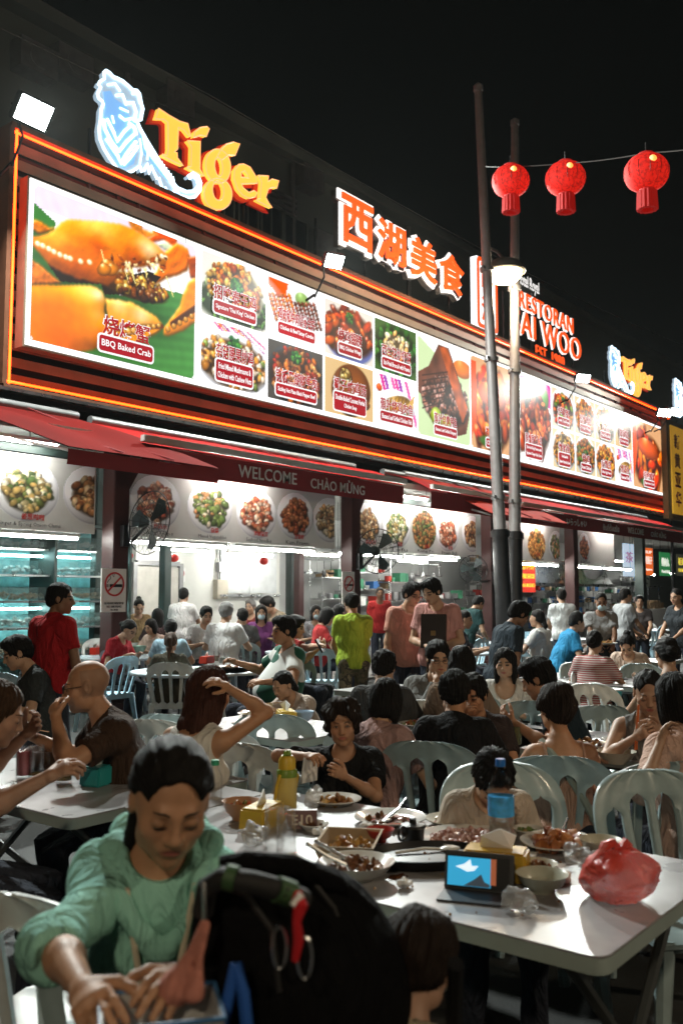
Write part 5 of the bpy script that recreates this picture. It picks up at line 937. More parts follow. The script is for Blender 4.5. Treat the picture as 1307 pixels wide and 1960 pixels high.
    for sd in (1, -1):
        hp0 = P0 + np.array((sd * .085, 0, -.01))
        if sit: kn = np.array((sd * .12, .43, .52)); an = np.array((sd * .13, .38, .09))
        else: kn = np.array((sd * .10, .02 + .03 * sd, .49)); an = np.array((sd * .11, -.01 + .05 * sd, .08))
        legs[sd] = (hp0, kn, an)
    if shorts:
        for sd in (1, -1): hp0, kn, an = legs[sd]; body += [cap(hp0, kn, .07, .052, .03), cap(kn, kn + (an - kn) * .35, .05, .053, .02), cap(kn + (an - kn) * .3, an, .052, .033, .02)]
    hands = []
    for sd in (1, -1):
        d = wr[sd] - el[sd]; d = d / np.linalg.norm(d)
        aname = ra if sd == 1 else la
        nrm = np.array((-sd * .5, .2, -.8)) if d[2] < .5 else np.array((-sd * .6, -.7, 0)); hands.append(hand_prims(wr[sd], d, nrm, sd, curl, .92 if fem else 1.0))
    V, Q = field_mesh(body + nk + (hands[0] + hands[1] if lv >= 2 else []), hb); parts = [(V, Q)]
    parts.append(field_mesh([q[:3] + (q[3] - .002, q[4] - .002) + q[5:] for q in nk] + head_prims(HT, Rh, fem, wide, .88 if fem else 1.0), hh_, amp=0)); nhead = len(parts[1][0])
    if lv < 2: parts += [field_mesh(h_, .0042 if lv == 0 else .0055) for h_ in hands]
    off = 0; VV = []; QQ = []; cc = []
    for i, (v, q) in enumerate(parts):
        col = np.tile(np.array(skin), (len(v), 1)); 
        if i == 1:
            L = (v - hcen) @ Rh; X, Y, Z = np.abs(L[:, 0]), L[:, 1], L[:, 2]; g = lambda m: np.clip(m, 0, 1)[:, None]
            lips = g(1.6 - np.hypot(X / .024, (Z + .062) / .0095) * 1.3) * (Y > .07)[:, None]; col = col * (1 - lips) + lips * np.array((.34, .10, .085)) * (1.1 if fem else .85)
            ck = g(1 - np.hypot((X - .042) / .026, (Z + .03) / .022)) * (Y > .03)[:, None] * .25; col = col * (1 - ck) + ck * np.array((.5, .21, .15))
            ey = g(1.3 - np.hypot((X - .031) / .024, (Z - .002) / .016)) * (Y > .05)[:, None] * .35; col = col * (1 - ey * .5)
            if lv >= 1:
                br = g(2 - np.abs((Z - .023 + .12 * np.maximum(0, X - .035)) / .0045)) * ((X > .013) & (X < .05) & (Y > .05))[:, None] * .9; col = col * (1 - br) + br * np.array(HAIRC.get(hc, (.01, .01, .01)))
                ln = g(2 - np.abs((Z - .001 + 9 * (X - .031) ** 2) / .0036)) * ((X > .017) & (X < .046) & (Y > .06))[:, None]; col = col * (1 - ln) + ln * np.array((.012, .008, .007))
                if fem: lid = g(1.2 - np.hypot((X - .031) / .02, (Z - .009) / .010)) * (Y > .06)[:, None] * .3; col = col * (1 - lid * .6)
            if hair in ('bald',):
                bz = g((Z - .02 - .35 * np.maximum(0, Y)) / .03) * g((-.02 - Y) / .03) * 0; 
                st = g(((Z > -.05) & (Y < .02) & (Z < .075))[:] * 1.0) * .35; col = col * (1 - st) + st * np.array((.12, .09, .075)); bd = g(1.2 - np.hypot(X / .055, (Z + .085) / .04)) * (Y > .02)[:, None] * .5; col = col * (1 - bd) + bd * np.array((.10, .07, .055))
        VV.append(v); QQ.append(q + off); cc.append(col); off += len(v)
    kskin = M('skin', (.4, .25, .16), .52, attr='Col', var=.08, vs=30, bump=.08, bs=260, sss=.08)
    me = np_mesh('person', np.concatenate(VV), np.concatenate(QQ), kskin, np.concatenate(cc)); o = link(bpy.data.objects.new(name, me)); o.location = root; o.rotation_euler = (0, 0, yaw); o.scale = (s,) * 3
    tag(o, label, 'person' if not child else 'child', grp or 'people eating and working at the restaurant')
    def child_mesh(nm, vq, mat, cols=None): return link(bpy.data.objects.new(nm, np_mesh(nm, vq[0], vq[1], mat, cols)), o) if len(vq[0]) else None
    # --- shirt
    sp = trunk((.009 + loose) if sleeve not in ('tank', 'cami') else .004, .07)
    if sleeve == 'none': sp = sp[:3] + sp[5:]
    if sleeve in ('short', 'long', 'elbow'):
        for sd in (1, -1):
            f = dict(short=.62, elbow=1.0, long=1.0)[sleeve]; d = el[sd] - sh[sd]; e = sh[sd] + d * (f + .12); u = d / np.linalg.norm(d)
            sp.append(cap(sh[sd] - u * .02, e if f < 1 else el[sd], .063 * f1 ** .5, .062 * f1 ** .5 if f < 1 else .052, .045, pl=[(tuple(sh[sd] + d * f), tuple(u))] if f < 1 else None))
            if sleeve == 'long' or sleeve == 'elbow':
                d2 = wr[sd] - el[sd]; u2 = d2 / np.linalg.norm(d2); f2 = .93 if sleeve == 'long' else .22; sp.append(cap(el[sd], wr[sd], .053, .040, .03, pl=[(tuple(el[sd] + d2 * f2), tuple(u2))]))
    nl = .03 + neckline
    sp.append(ell(tp((0, .02 + nl * .6, .545 - nl * .35)), (.068 + nl * .25, .085 + nl * .4, .055 + nl * .75), .01, Rb, -1))
    if sleeve == 'tank': sp += [ell(tp((d * .185 * w, .0, .44)), (.055, .14, .12), .01, Rb, -1) for d in (-1, 1)] + [ell(tp((0, -.08, .53)), (.075, .09, .10), .01, Rb, -1)]
    cuts = [(tuple(tp((0, 0, -.09 if not sit else -.06))), tuple(rT((0, 0, -1))))]
    if sleeve in ('cami',): cuts.append((tuple(tp((0, 0, .365))), tuple(rT((0, -.25, 1)))))
    child_mesh('shirt', field_mesh(sp, hs, cuts, amp=amp if lv < 3 else 0, freq=24, seed=abs(int(px)), aniso=(1, 1, .45)), cloth_mat(shirt, style))
    if sleeve == 'cami':
        for sd in (1, -1): b = B(); b.tube([tp((sd * .095, -.118, .33)), tp((sd * .10, -.09, .42)), tp((sd * .105, -.05, .50)), tp((sd * .105, .02, .505)), tp((sd * .10, .085, .42)), tp((sd * .09, .11, .36))], .006, 6); obj('strap', b, cloth_mat(shirt), o)
    # --- trousers
    tr_ = [cap(P0 + np.array((-.07, -.01, 0)), P0 + np.array((.07, -.01, 0)), .122 * w, None, .05)]
    for sd in (1, -1):
        hp0, kn, an = legs[sd]; g_ = .4 if shorts else 1
        tr_.append(cap(hp0, kn, .088, .066, .04))
        if not shorts: tr_.append(cap(kn, an, .064, .048, .03))
        else: tr_.append(cap(kn, kn + (an - kn) * .22, .07, .07, .03))
    child_mesh('trousers', field_mesh(tr_, max(.011, hs), [(tuple(tp((0, 0, .12))), tuple(rT((0, 0, 1))))], amp=.004, freq=22, seed=abs(int(py))), cloth_mat(pants, pstyle))
    for sd in (1, -1):
        an = legs[sd][2]; child_mesh('shoe', field_mesh([cap(an + np.array((0, -.03, -.045)), an + np.array((0, .14, -.05)), .04, .036, .02), cap(an + np.array((0, 0, .0)), an + np.array((0, 0, -.04)), .04, .042, .03)], .012, [((0, 0, 0), (0, 0, -1))]), M('shoe rubber', (.04, .04, .045), .6))
    # --- hair
    if hair != 'bald':
        am = dict(curly=.010, wavy=.006, buzz=.0, crop=.002).get(hair, .0028); fq = dict(curly=75, wavy=60).get(hair, 150)
        an_ = (1, 1, .25) if hair in ('long', 'bob', 'pony', 'tied') else (1, .5, 1)
        mh = M('hair ' + hc, HAIRC[hc], .55, var=.35, vs=90, st=(1, 1, .15), bump=.6, bs=420, spec=.18)
        hv, hq = field_mesh(hair_prims(HT, Rh, hair, wide), hr_, amp=am, freq=fq, seed=abs(int(px)) + 5, aniso=an_)
        if lv <= 1 and len(hv):
            L = (hv - hcen) @ Rh; r0 = np.random.RandomState(abs(int(px))); back = hair in ('tied', 'tiedlong', 'bun', 'lowbun', 'pony'); A = np.arctan2(L[:, 0], L[:, 2] - .0) if back else np.arctan2(L[:, 0], -L[:, 1] - .03)
            T2 = L[:, 1] if back else L[:, 2]; w2 = sum(np.sin(k * A + 40 * T2 * r0.randn() * .5 + r0.rand() * 6) for k in (23, 31, 43, 57)) * (.0006 if back else .0016) * (1.4 if hair in ('curly', 'wavy', 'short') else 1)
            u = L - np.array((0, -.015, .02)); u /= np.linalg.norm(u, axis=1)[:, None] + 1e-9; hv = hv + (u * w2[:, None]) @ Rh.T
        child_mesh('hair', (hv, hq), mh)
    if lv == 0:
        Lh = (parts[1][0] - hcen) @ Rh; mbrow = M('brow hair ' + hc, HAIRC[hc], .8, var=.2)
        def surf(x, z): m = (np.abs(Lh[:, 0] - x) < .005) & (np.abs(Lh[:, 2] - z) < .005) & (Lh[:, 1] > .02); return Lh[m, 1].max() if m.any() else .07
        for sd in (1, -1):
            bp = [(sd * x, z) for x, z in ((.014, .0205), (.024, .0245), (.036, .0255), (.047, .0215))]; b = B(); b.tube([HT((x, surf(x, z) - .0006, z)) for x, z in bp], .002, 6, rs=[.0022, .0030, .0025, .0010] if not fem else [.0018, .0024, .0020, .0008]); obj('eyebrow', b, mbrow, o)
            zz = .0005 if eyes else -.0055; bp = [(sd * x, zz - (0 if eyes else .0030) * math.sin((x - .017) / .029 * math.pi) + (.0065 * math.sin((x - .017) / .029 * math.pi) if eyes else 0)) for x in (.017, .023, .031, .039, .046)]; b = B(); b.tube([HT((x, surf(x, z) + .0004, z)) for x, z in bp], .0014, 5, rs=[.0008, .0014, .0016, .0016, .0010]); obj('eyelashes', b, M('lash black', (.006, .005, .005), .7), o)
    if eyes:
        for sd in (1, -1):
            b = B(); b.ball((0, 0, 0), (.0125, .0118, .0062), 12); b.m = 1; b.ball((0, .0075, .0008), (.0058, .0052, .0056), 10); e = obj('eye', b, [M('eye white', (.42, .38, .35), .2, var=0), M('eye dark', (.02, .012, .008), .1, var=0)], o); e.location = HT((sd * .031, .0795, .0005)); e.rotation_euler = Matrix(Rh.tolist()).to_euler()
    if glasses:
        b = B()
        for sd in (1, -1): b.tube([HT((sd * (.034 + .022 * math.cos(a)), .104, .0 + .017 * math.sin(a))) for a in np.linspace(0, 6.283, 15)], .0018, 4); b.tube([HT((sd * .056, .104, .004)), HT((sd * .078, .02, .006))], .0018, 4)
        b.tube([HT((-.012, .106, .003)), HT((.012, .106, .003))], .0018, 4); obj('glasses', b, m_black, o)
    if mask: child_mesh('face_mask', field_mesh([ell(HT((0, .062, -.06)), (.054, .05, .05), .01, Rh)], .006), M('mask blue', (.45, .6, .66), .8))
    if apron: child_mesh('apron', field_mesh([q[:3] + (q[3] + .012, q[4] + .012) + q[5:] for q in trunk(.009)[:3]] + [cap(P0 + np.array((0, .07, 0)), P0 + np.array((0, .09, -.42)), .1, .1, .04, (1, 0, 0), 1.9)], max(.011, hs), [(tuple(tp((0, .03, 0))), tuple(rT((0, -1, 0)))), (tuple(tp((0, 0, .36))), tuple(rT((0, 0, 1))))]), cloth_mat(apron))
    o['_w'] = 1; del o['_w']
    return dict(o=o, wr=wr, el=el, sh=sh, tp=tp, HT=HT, hcen=hcen, s=s, Rh=Rh, Rb=Rb, world=lambda q: o.location + Vector((s * (q[0] * c - q[1] * n_), s * (q[0] * n_ + q[1] * c), s * q[2])), yaw=yaw, legs=legs, head=wp)
# ================================================================ plastic chairs
def back_mesh():
    bars = [(-1, -.80), (-.50, -.36), (-.07, .07), (.36, .50), (.80, 1)]; rows = 44; b = B()
    top = {0: .70, 1: .80, 2: .80, 3: .70}; grid = []
    for j in range(rows + 1):
        v = j / rows * .992; W = .185 + .05 * min(1, v / .55)
        if v > .55: W *= max(0, 1 - ((v - .55) / .45) ** 3.0) ** (1 / 2.6)
        bd = [list(q) for q in bars]
        for i in range(4):
            l, r = bars[i][1], bars[i + 1][0]; c = (l + r) / 2; t = top[i]; lo_ = .04
            if v >= t or v <= lo_: s = 0
            elif v > t - .075: s = math.sqrt(max(0, 1 - ((v - t + .075) / .075) ** 2))
            elif v < lo_ + .05: s = math.sqrt(max(0, 1 - ((lo_ + .05 - v) / .05) ** 2))
            else: s = 1
            bd[i][1] = c - (c - l) * s; bd[i + 1][0] = c + (r - c) * s
        grid.append((v, W, bd))
    for k in range(5):
        vs = []; fs = []
        for v, W, bd in grid:
            for m in range(4):
                u = bd[k][0] + (bd[k][1] - bd[k][0]) * m / 3; x = u * W; z = .42 + .46 * v; y = -.19 - .10 * v - .03 * v * v + .05 * (u * W / .23) ** 2 + (.010 if m in (1, 2) else 0) * (1 if k not in (0, 4) else .8); vs.append((x, y, z))
        for j in range(rows):
            for m in range(3): fs.append((j * 4 + m, j * 4 + m + 1, (j + 1) * 4 + m + 1, (j + 1) * 4 + m))
        b.add(vs, fs)
    me = b.mesh('backrest', [], True); bm = bmesh.new(); bm.from_mesh(me); bmesh.ops.remove_doubles(bm, verts=bm.verts, dist=.0008); ret = bmesh.ops.extrude_face_region(bm, geom=bm.faces[:], use_keep_orig=True); bmesh.ops.translate(bm, verts=[q for q in ret['geom'] if isinstance(q, bmesh.types.BMVert)], vec=(0, -.016, .002)); bmesh.ops.recalc_face_normals(bm, faces=bm.faces); bm.to_mesh(me); bm.free(); me.shade_smooth(); me.set_sharp_from_angle(angle=.9); return me
CH = {}
def chair_proto(key, col):
    t = thing('plastic_chair', 'x', 'chair', (0, 0, -50)); m = M('chair plastic ' + key, col, .36, var=.22, vs=9, coat=.1)
    if 'back' not in CH:
        CH['back'] = back_mesh(); b = B(); V = []; fs = []
        for i in range(9):
            for j in range(9): x = -.215 + .43 * i / 8; y = -.2 + .42 * j / 8; k = 1 - .06 * (j / 8); V.append((x * k, y, .435 - .018 * math.sin(math.pi * i / 8) * math.sin(math.pi * j / 8) - (.02 if j == 8 else 0)))
        fs = [(i * 9 + j, i * 9 + j + 1, (i + 1) * 9 + j + 1, (i + 1) * 9 + j) for i in range(8) for j in range(8)]; b.add(V, fs); n = len(b.v); b.add([(x, y, z - .016) for x, y, z in V], [f[::-1] for f in fs])
        edge = [i * 9 for i in range(9)] + [72 + j for j in range(1, 9)] + [i * 9 + 8 for i in range(7, -1, -1)] + [j for j in range(7, 0, -1)]; b.f += [(edge[q], edge[(q + 1) % 32], edge[(q + 1) % 32] + n, edge[q] + n) for q in range(32)]; b.mi += [0] * 32
        b.box((0, .0, .40), (.40, .40, .04)); CH['seat'] = b.mesh('seat', [])
        for s in (-1, 1):
            for f in (-1, 1):
                b = B(); x0, y0, x1, y1 = s * .185, f * .185, s * .225, f * .225 - (.03 if f < 0 else 0)
                b.tube([(x0, y0, .42), ((x0 + x1) / 2, (y0 + y1) / 2, .2), (x1, y1, 0)], .03, 7, rs=[.034, .026, .02]); CH[(s, f)] = b.mesh('leg', [])
    for nm, k in (('backrest', 'back'), ('seat', 'seat'), ('leg', (-1, -1)), ('leg', (1, -1)), ('leg', (-1, 1)), ('leg', (1, 1))):
        me = CH[k]
        if not me.materials: me.materials.append(m)
        o = link(bpy.data.objects.new(nm, me), t); o.material_slots[0].link = 'OBJECT'; o.material_slots[0].material = m
    CH['p' + key] = t; CH['u' + key] = 0
for k, c in (('blue', (.42, .62, .73)), ('pale', (.58, .62, .61)), ('grey', (.33, .42, .43))): chair_proto(k, c)
CHAIRS = []
def chair(px, py, phi, key, lab, z=.88, D=None, xy=None):
    p = Vector((*xy, .88)) if xy else (atD(px, py, D) if D else atZ(px, py, z)); y = yaw_of(phi); off = Vector((0, -.32)); c, s = math.cos(y), math.sin(y)
    loc = (p.x - (off.x * c - off.y * s), p.y - (off.x * s + off.y * c), 0); k = 'p' + key
    if CH['u' + key] == 0: o = CH[k]; o.location = loc; o.rotation_euler = (0, 0, y); o['label'] = lab; CH['u' + key] = 1
    else: o = copy_tree(CH[k], None, loc, (0, 0, y), lab)
    o.scale = (1.13, 1.08, 1.02); o['group'] = 'plastic chairs at the tables'; CHAIRS.append(o); return o
for a in ((326, 1270, 180, 'pale', 'pale blue chair holding the woman with the ponytail'), (214, 1247, 150, 'blue', 'blue chair turned sideways left of the ponytail woman, nearer the column'), (240, 1258, -125, 'blue', 'blue chair seen side on beside the ponytail woman, its seat showing'),
          (408, 1404, 185, 'pale', 'white chair top right behind the head of the woman in green, farther one'), (437, 1427, 180, 'pale', 'white chair with wide slots behind the small green capped bottle'), (285, 1381, 170, 'pale', 'white chair behind the bald man'), (322, 1371, 160, 'grey', 'grey chair holding the woman in the white tank top'),
          (520, 1371, 176, 'grey', 'grey blue chair on the near side of the noodle table'), (818, 1424, 160, 'grey', 'big grey blue chair holding the man in the black shirt'), (952, 1468, 5, 'grey', 'greenish grey chair holding the small child'), (1062, 1452, 172, 'grey', 'grey blue chair holding the woman in the peach camisole'),
          (1240, 1483, 8, 'grey', 'large greenish grey chair across the near table, right of the water bottle'), (1275, 1463, 190, 'grey', 'grey chair holding the woman in pale pink at the right edge'), (-12, 1712, 165, 'pale', 'white chair cut by the left edge in front of everything'),
          (1128, 1279, 20, 'pale', 'white chair facing the street beside the red box table'), (1098, 1271, 30, 'grey', 'grey chair behind the white one beside the red box table'), (1126, 1312, 15, 'pale', 'cream chair in front of the red box table'), (1145, 1354, 190, 'grey', 'blue grey chair behind the camisole woman, near the aqua bucket'),
          (1222, 1273, 10, 'grey', 'grey chair left of the woman with a top bun eating'), (1017, 1210, 178, 'blue', 'blue chair just right of the twin poles'), (1068, 1203, 5, 'blue', 'blue chair facing the street behind the far red box'), (1087, 1212, 180, 'blue', 'blue chair with its back to the street under the man in bright blue'),
          (1190, 1191, 10, 'pale', 'pale chair right of the masked waitress'), (1236, 1192, 5, 'pale', 'pale chair at the white far right table'), (1268, 1197, -120, 'blue', 'blue chair side on at the far right table'), (1228, 1206, 170, 'blue', 'blue chair with its back to the street at the far right table'), (1179, 1205, 130, 'blue', 'blue chair side on right of the waitress'),
          (876, 1217, 5, 'blue', 'pale blue chair facing the street by the small round table'), (878, 1228, 178, 'blue', 'blue chair with its back to the street at the small round table'), (925, 1222, -130, 'blue', 'blue chair turned at the right side of the small round table'), (873, 1204, 0, 'blue', 'blue chair farthest behind the small round table'),
          (420, 1234, 185, 'blue', 'blue chair left of the black bag at the round table'), (440, 1221, 165, 'blue', 'blue chair under the grey haired man in white'), (465, 1231, 175, 'grey', 'grey chair piled with a black bag'), (479, 1199, 0, 'blue', 'blue chair behind the grey haired man'), (511, 1212, 10, 'pale', 'white chair left of the man in the striped polo'),
          (593, 1211, 5, 'pale', 'white chair behind the man in the striped polo'), (613, 1243, 170, 'blue', 'tall blue chair left of the man in lime green'), (750, 1243, 172, 'blue', 'blue chair right of the man in camouflage shorts'), (753, 1212, 150, 'blue', 'blue chair behind the man in lime green, to his right'), (724, 1191, 0, 'pale', 'white chair under the far waiter in red'), (748, 1189, 10, 'pale', 'white chair right of the far waiter in red'), (597, 1189, 5, 'blue', 'pale blue chair left of the masked woman in red'),
          (4, 1290, 150, 'blue', 'blue chair at the left edge behind the man in grey'), (190, 1224, 5, 'pale', 'pale chair beside the first column'), (560, 1262, 175, 'grey', 'grey chair under the man in the striped polo'), (790, 1345, 5, 'pale', 'white chair behind the woman in the pink blouse'), (1020, 1345, 175, 'grey', 'grey chair in front of the woman in the white top'), (700, 1395, 165, 'grey', 'grey chair holding the woman in the pink blouse'), (893, 1330, 170, 'grey', 'grey chair between the black shirted man and the woman in white')):
    chair(*a)
chair(0, 0, 200, 'grey', 'grey chair holding the woman in the green hoodie', xy=(1.50, 1.72))
# ================================================================ tables
m_top = M('melamine table top', (.27, .262, .268), .30, var=.24, vs=7, bump=.05, bs=30); m_edge = M('table edge', (.30, .36, .34), .4); m_leg = M('table leg steel', (.10, .11, .11), .4, .6)
m_topb = M('pale blue table top', (.50, .58, .63), .3, var=.06)
def rect_table(x0, x1, y0, y1, lab, z=.75, fold=True, mt=None):
    t = thing('dining_table', lab, 'table', ((x0 + x1) / 2, (y0 + y1) / 2, 0), group='rectangular dining tables'); w, d = x1 - x0, y1 - y0
    b = B(); b.prism(rrect(w, d, .045, 5), z - .006, z, lambda u, v, h: (u, v, h)); obj('tabletop', b, mt or m_top, t, bevel=.002)
    b = B(); b.prism(rrect(w - .004, d - .004, .044, 5), z - .045, z - .0065, lambda u, v, h: (u, v, h)); obj('table_edge', b, m_edge, t)
    for sy in (-1, 1):
        for a in (-1, 1):
            b = B(); y = sy * (d / 2 - .14) + a * .015; b.cyl((a * (w / 2 - .1), y, .0), (-a * (w / 2 - .1), y, z - .05), .018, n=7); obj('leg', b, m_leg, t)
    for sx in (-1, 1): b = B(); b.cyl((sx * (w / 2 - .1), -d / 2 + .12, z - .06), (sx * (w / 2 - .1), d / 2 - .12, z - .06), .016, n=6); obj('rail', b, m_leg, t)
    return t
def round_table(px, py, r, lab, z=.75):
    p = atZ(px, py, z); t = thing('round_table', lab, 'table', (p.x, p.y, 0), group='round dining tables'); b = B(); b.lathe([(0, z - .03), (r * .9, z - .03), (r, z - .028), (r + .004, z - .015), (r, z), (0, z)], n=36); obj('tabletop', b, m_topb, t)
    for k in range(4): a = k * math.pi / 2 + .6; b = B(); b.tube([(r * .55 * math.cos(a), r * .55 * math.sin(a), z - .03), (r * .65 * math.cos(a), r * .65 * math.sin(a), 0)], .03, 7); obj('leg', b, m_topb, t)
    return p
rect_table(2.165, 3.12, .93, 2.80, 'long pale table in front with the phone stand and leftover dishes')
rect_table(2.22, 3.22, 3.08, 4.45, 'pale table at the left with the turquoise tissue box')
def tab_at(px, py, w, d, lab, mt=None): p = atZ(px, py, .75); rect_table(p.x - w / 2, p.x + w / 2, p.y - d / 2, p.y + d / 2, lab, mt=mt); return p
tA = tab_at(520, 1390, .8, 1.1, 'pale table where the noodle eating woman sits')
tB = tab_at(860, 1400, .9, 1.3, 'crowded table in front of the man in the black shirt')
tC = tab_at(1165, 1425, .9, 1.5, 'table in front of the camisole woman and the chopstick woman')
tD = tab_at(790, 1322, .85, 1.2, 'table with beer glasses in front of the man with glasses')
tE = tab_at(1110, 1297, .85, 1.0, 'grey table with a red tissue box right of the dark teal man'); tF = tab_at(1178, 1306, .8, 1.0, 'bare grey table right of the red box table')
tG = tab_at(1205, 1262, .8, 1.2, 'table with a yellow drink by the woman with a top bun'); tH = tab_at(960, 1350, .8, 1.2, 'table in front of the woman in the white top')
rts = [round_table(px, py, r, lab) for px, py, r, lab in ((366, 1284, .68, 'round table in front of the ponytail woman'), (226, 1257, .62, 'round table with a mint bowl beside the first column'), (440, 1282, .55, 'round table by the man in the striped polo'), (585, 1247, .62, 'round table left of the man in lime green'), (862, 1249, .6, 'round table right of the man in lime green'), (903, 1230, .55, 'small round table beside the pink waiters'), (1050, 1222, .8, 'round table behind the twin poles with a red box'), (1215, 1205, .9, 'round white table far right beyond the waitress'), (735, 1204, .7, 'far round table in front of the red shirted waiter'), (390, 1225, .7, 'far round table of the grey haired man'), (300, 1232, .6, 'far round table behind the ponytail woman'), (640, 1203, .6, 'far round table of the masked woman in red'), (905, 1202, .6, 'far round table behind the waiters'))]
# ================================================================ people
SK, SKD, SKL = (.39, .20, .11), (.21, .105, .058), (.48, .285, .18)
def px_(px, py, D): return ('px', px, py, D)
PP = {}
def P_(key, *a, **k): PP[key] = person(*a, **k)
P_('green', 'woman in a mint green hoodie looking down, in front of everything', 326, 1532, D=1.95, phi=12, hy=6, hp=22, hr=-4, lean=.26, bw=.84, la=px_(355, 1868, 1.55), ra=px_(158, 1892, 1.50), rp=(1, .05, -.35), hair='tiedlong', wide=1.08, loose=.012, amp=.012, neckline=-.022, shirt=(.27, .55, .46), sleeve='elbow', lv=0, fem=True, skin=(.44, .235, .135), curl=.6)
P_('tod', 'toddler in the stroller seen from behind with dark hair', 804, 1842, D=1.84, phi=150, hp=25, pose='sit', hair='wavy', hc='dbrown', shirt=(.30, .25, .18), lv=1, child=True, skin=(.36, .21, .14))
P_('leftman', 'man at the left edge in a maroon shirt gripping a beer mug', -6, 1366, D=3.55, phi=105, hp=20, lean=.3, ra=px_(88, 1490, 3.15), la=px_(45, 1410, 3.9), hair='crop', hc='brown', shirt=(.055, .012, .012), lv=0, skin=(.36, .19, .12), curl=.9)
P_('bald', 'bald bearded man in a brown shirt with his fist at his mouth', 166, 1313, D=4.4, phi=-68, hy=-10, hp=8, lean=.42, la=px_(108, 1378, 4.2), ra=px_(66, 1412, 4.55), hair='bald', glasses=True, shirt=(.045, .025, .016), lv=0, skin=(.42, .215, .12), curl=1.0, fat=.35)
P_('red', 'standing man in a red shirt turned away, face in profile', 117, 1146, D=7.3, phi=150, hy=-55, hp=4, pose='stand', la='belly', ra='belly', hair='crop', shirt=(.34, .012, .016), lv=1, skin=SKD)
P_('grey1', 'seated man in dark grey behind the red shirted man', 32, 1250, D=7.0, phi=-62, hp=22, lean=.3, hair='short', shirt=(.035, .04, .042), lv=1, skin=SKL)
P_('tank', 'woman in a white tank top with long auburn hair, hand on her head', 404, 1326, D=4.4, phi=152, hy=-12, hp=10, lean=.28, ra=px_(438, 1318, 4.3), rp=(.35, 1, -.15), la=(-.05, .42, .82), hair='long', hc='auburn', shirt=(.62, .58, .52), sleeve='tank', lv=0, fem=True, skin=(.42, .215, .115), neckline=.06, curl=.6)
P_('pony', 'woman in an olive top with a brown ponytail, back to the street', 327, 1230, D=10.3, phi=182, hp=8, hair='pony', hc='brown', shirt=(.055, .05, .035), lv=1, fem=True)
P_('blue1', 'man in a light blue shirt sitting behind the ponytail woman', 327, 1203, D=12.2, phi=185, hair='short', shirt=(.33, .48, .58), lv=2)
P_('white1', 'standing man in a white shirt by the thin green post', 352, 1139, D=15.5, phi=172, pose='stand', hair='crop', shirt=(.72, .72, .72), lv=2)
P_('white2', 'young man in white with a dark strap facing the street', 395, 1178, D=14, phi=25, hp=15, hair='short', shirt=(.6, .6, .6), lv=2)
P_('greyhair', 'grey haired man in a white printed shirt, back to the street', 433, 1172, D=13.2, phi=172, hp=8, hair='short', hc='grey', shirt=(.68, .68, .68), lv=2)
P_('red2', 'woman in red bowed over a bowl behind the first column', 247, 1206, D=12, phi=70, hp=32, lean=.4, hair='lowbun', shirt=(.36, .02, .03), lv=2, fem=True)
P_('bun1', 'woman with a high bun far back beside the column', 266, 1162, D=17, phi=20, hp=25, hair='bun', shirt=(.3, .2, .1), lv=3, fem=True)
P_('long1', 'woman with long black hair far back by the door', 302, 1180, D=15, phi=190, hair='long', shirt=(.05, .03, .03), lv=3, fem=True)
P_('mask1', 'masked woman in purple at the far table', 500, 1173, D=15.5, phi=8, hair='long', shirt=(.2, .06, .2), lv=3, fem=True, mask=True)
P_('far1', 'grey haired man in maroon at the far wall', 479, 1162, D=17.5, phi=-20, hair='short', hc='grey', shirt=(.2, .04, .04), lv=3)
P_('far2', 'dark haired person in grey at the far table, seen from behind', 464, 1180, D=15, phi=200, hair='short', shirt=(.12, .12, .12), lv=3)
P_('far3', 'person in beige bowing beside the dark post', 512, 1158, D=17, phi=-60, hp=30, lean=.4, hair='short', shirt=(.35, .28, .2), lv=3)
P_('polo', 'large man in a green and white polo with a round belly', 542, 1207, D=8.7, phi=-62, hp=4, lean=-.05, la=px_(505, 1306, 8.2), ra=px_(452, 1268, 8.9), hair='short', shirt=(.012, .09, .055), style='polo', lv=1, fat=1.25, skin=SK)
P_('tablet', 'man in a red polo holding a tablet behind the polo man', 566, 1200, D=10.5, phi=75, hp=15, la=px_(612, 1236, 10.2), ra=px_(612, 1238, 10.6), hair='short', shirt=(.28, .03, .03), lv=2)
P_('lime', 'standing man in a lime green shirt and camouflage shorts', 673, 1155, D=10.3, phi=190, hp=14, pose='stand', la='front', ra='front', hair='crop', shirt=(.33, .46, .05), pants=(.10, .10, .06), pstyle='camo', shorts=True, lv=1, skin=SK)
P_('noodle', 'woman in a beige blouse sucking up noodles', 541, 1312, D=7.0, phi=-42, hp=24, lean=.6, la=px_(518, 1358, 6.7), ra=px_(470, 1366, 6.9), hair='tied', shirt=(.55, .46, .40), lv=0, fem=True, skin=SKL, curl=.9)
P_('lady', 'middle aged woman in black with short curly hair eating with both hands', 655, 1386, D=4.4, phi=-4, hy=2, hp=4, hr=4, lean=.1, eyes=True, ra=px_(586, 1448, 4.15), la=px_(662, 1488, 4.1), rp=(1, .1, .1), hair='curly', hc='dbrown', shirt=(.010, .010, .011), lv=0, fem=True, wide=1.06, fat=.6, skin=(.41, .21, .12), curl=1.0)
P_('pink', 'woman in a dusty pink blouse seen from behind right of the curly haired woman', 740, 1342, D=4.9, phi=150, hp=18, lean=.3, hair='bob', shirt=(.36, .22, .20), lv=0, fem=True, skin=SKL)
P_('dark1', 'person in dark grey with short hair beyond the pink blouse woman', 735, 1278, D=6.4, phi=165, hp=15, hair='short', shirt=(.05, .05, .05), lv=1)
P_('w1', 'waiter with glasses in a salmon shirt, left of the pair', 789, 1138, D=9.9, phi=22, hy=15, hp=18, pose='stand', la='hang', ra='hang', hair='short', shirt=(.52, .25, .19), lv=1, glasses=True, skin=SKL)
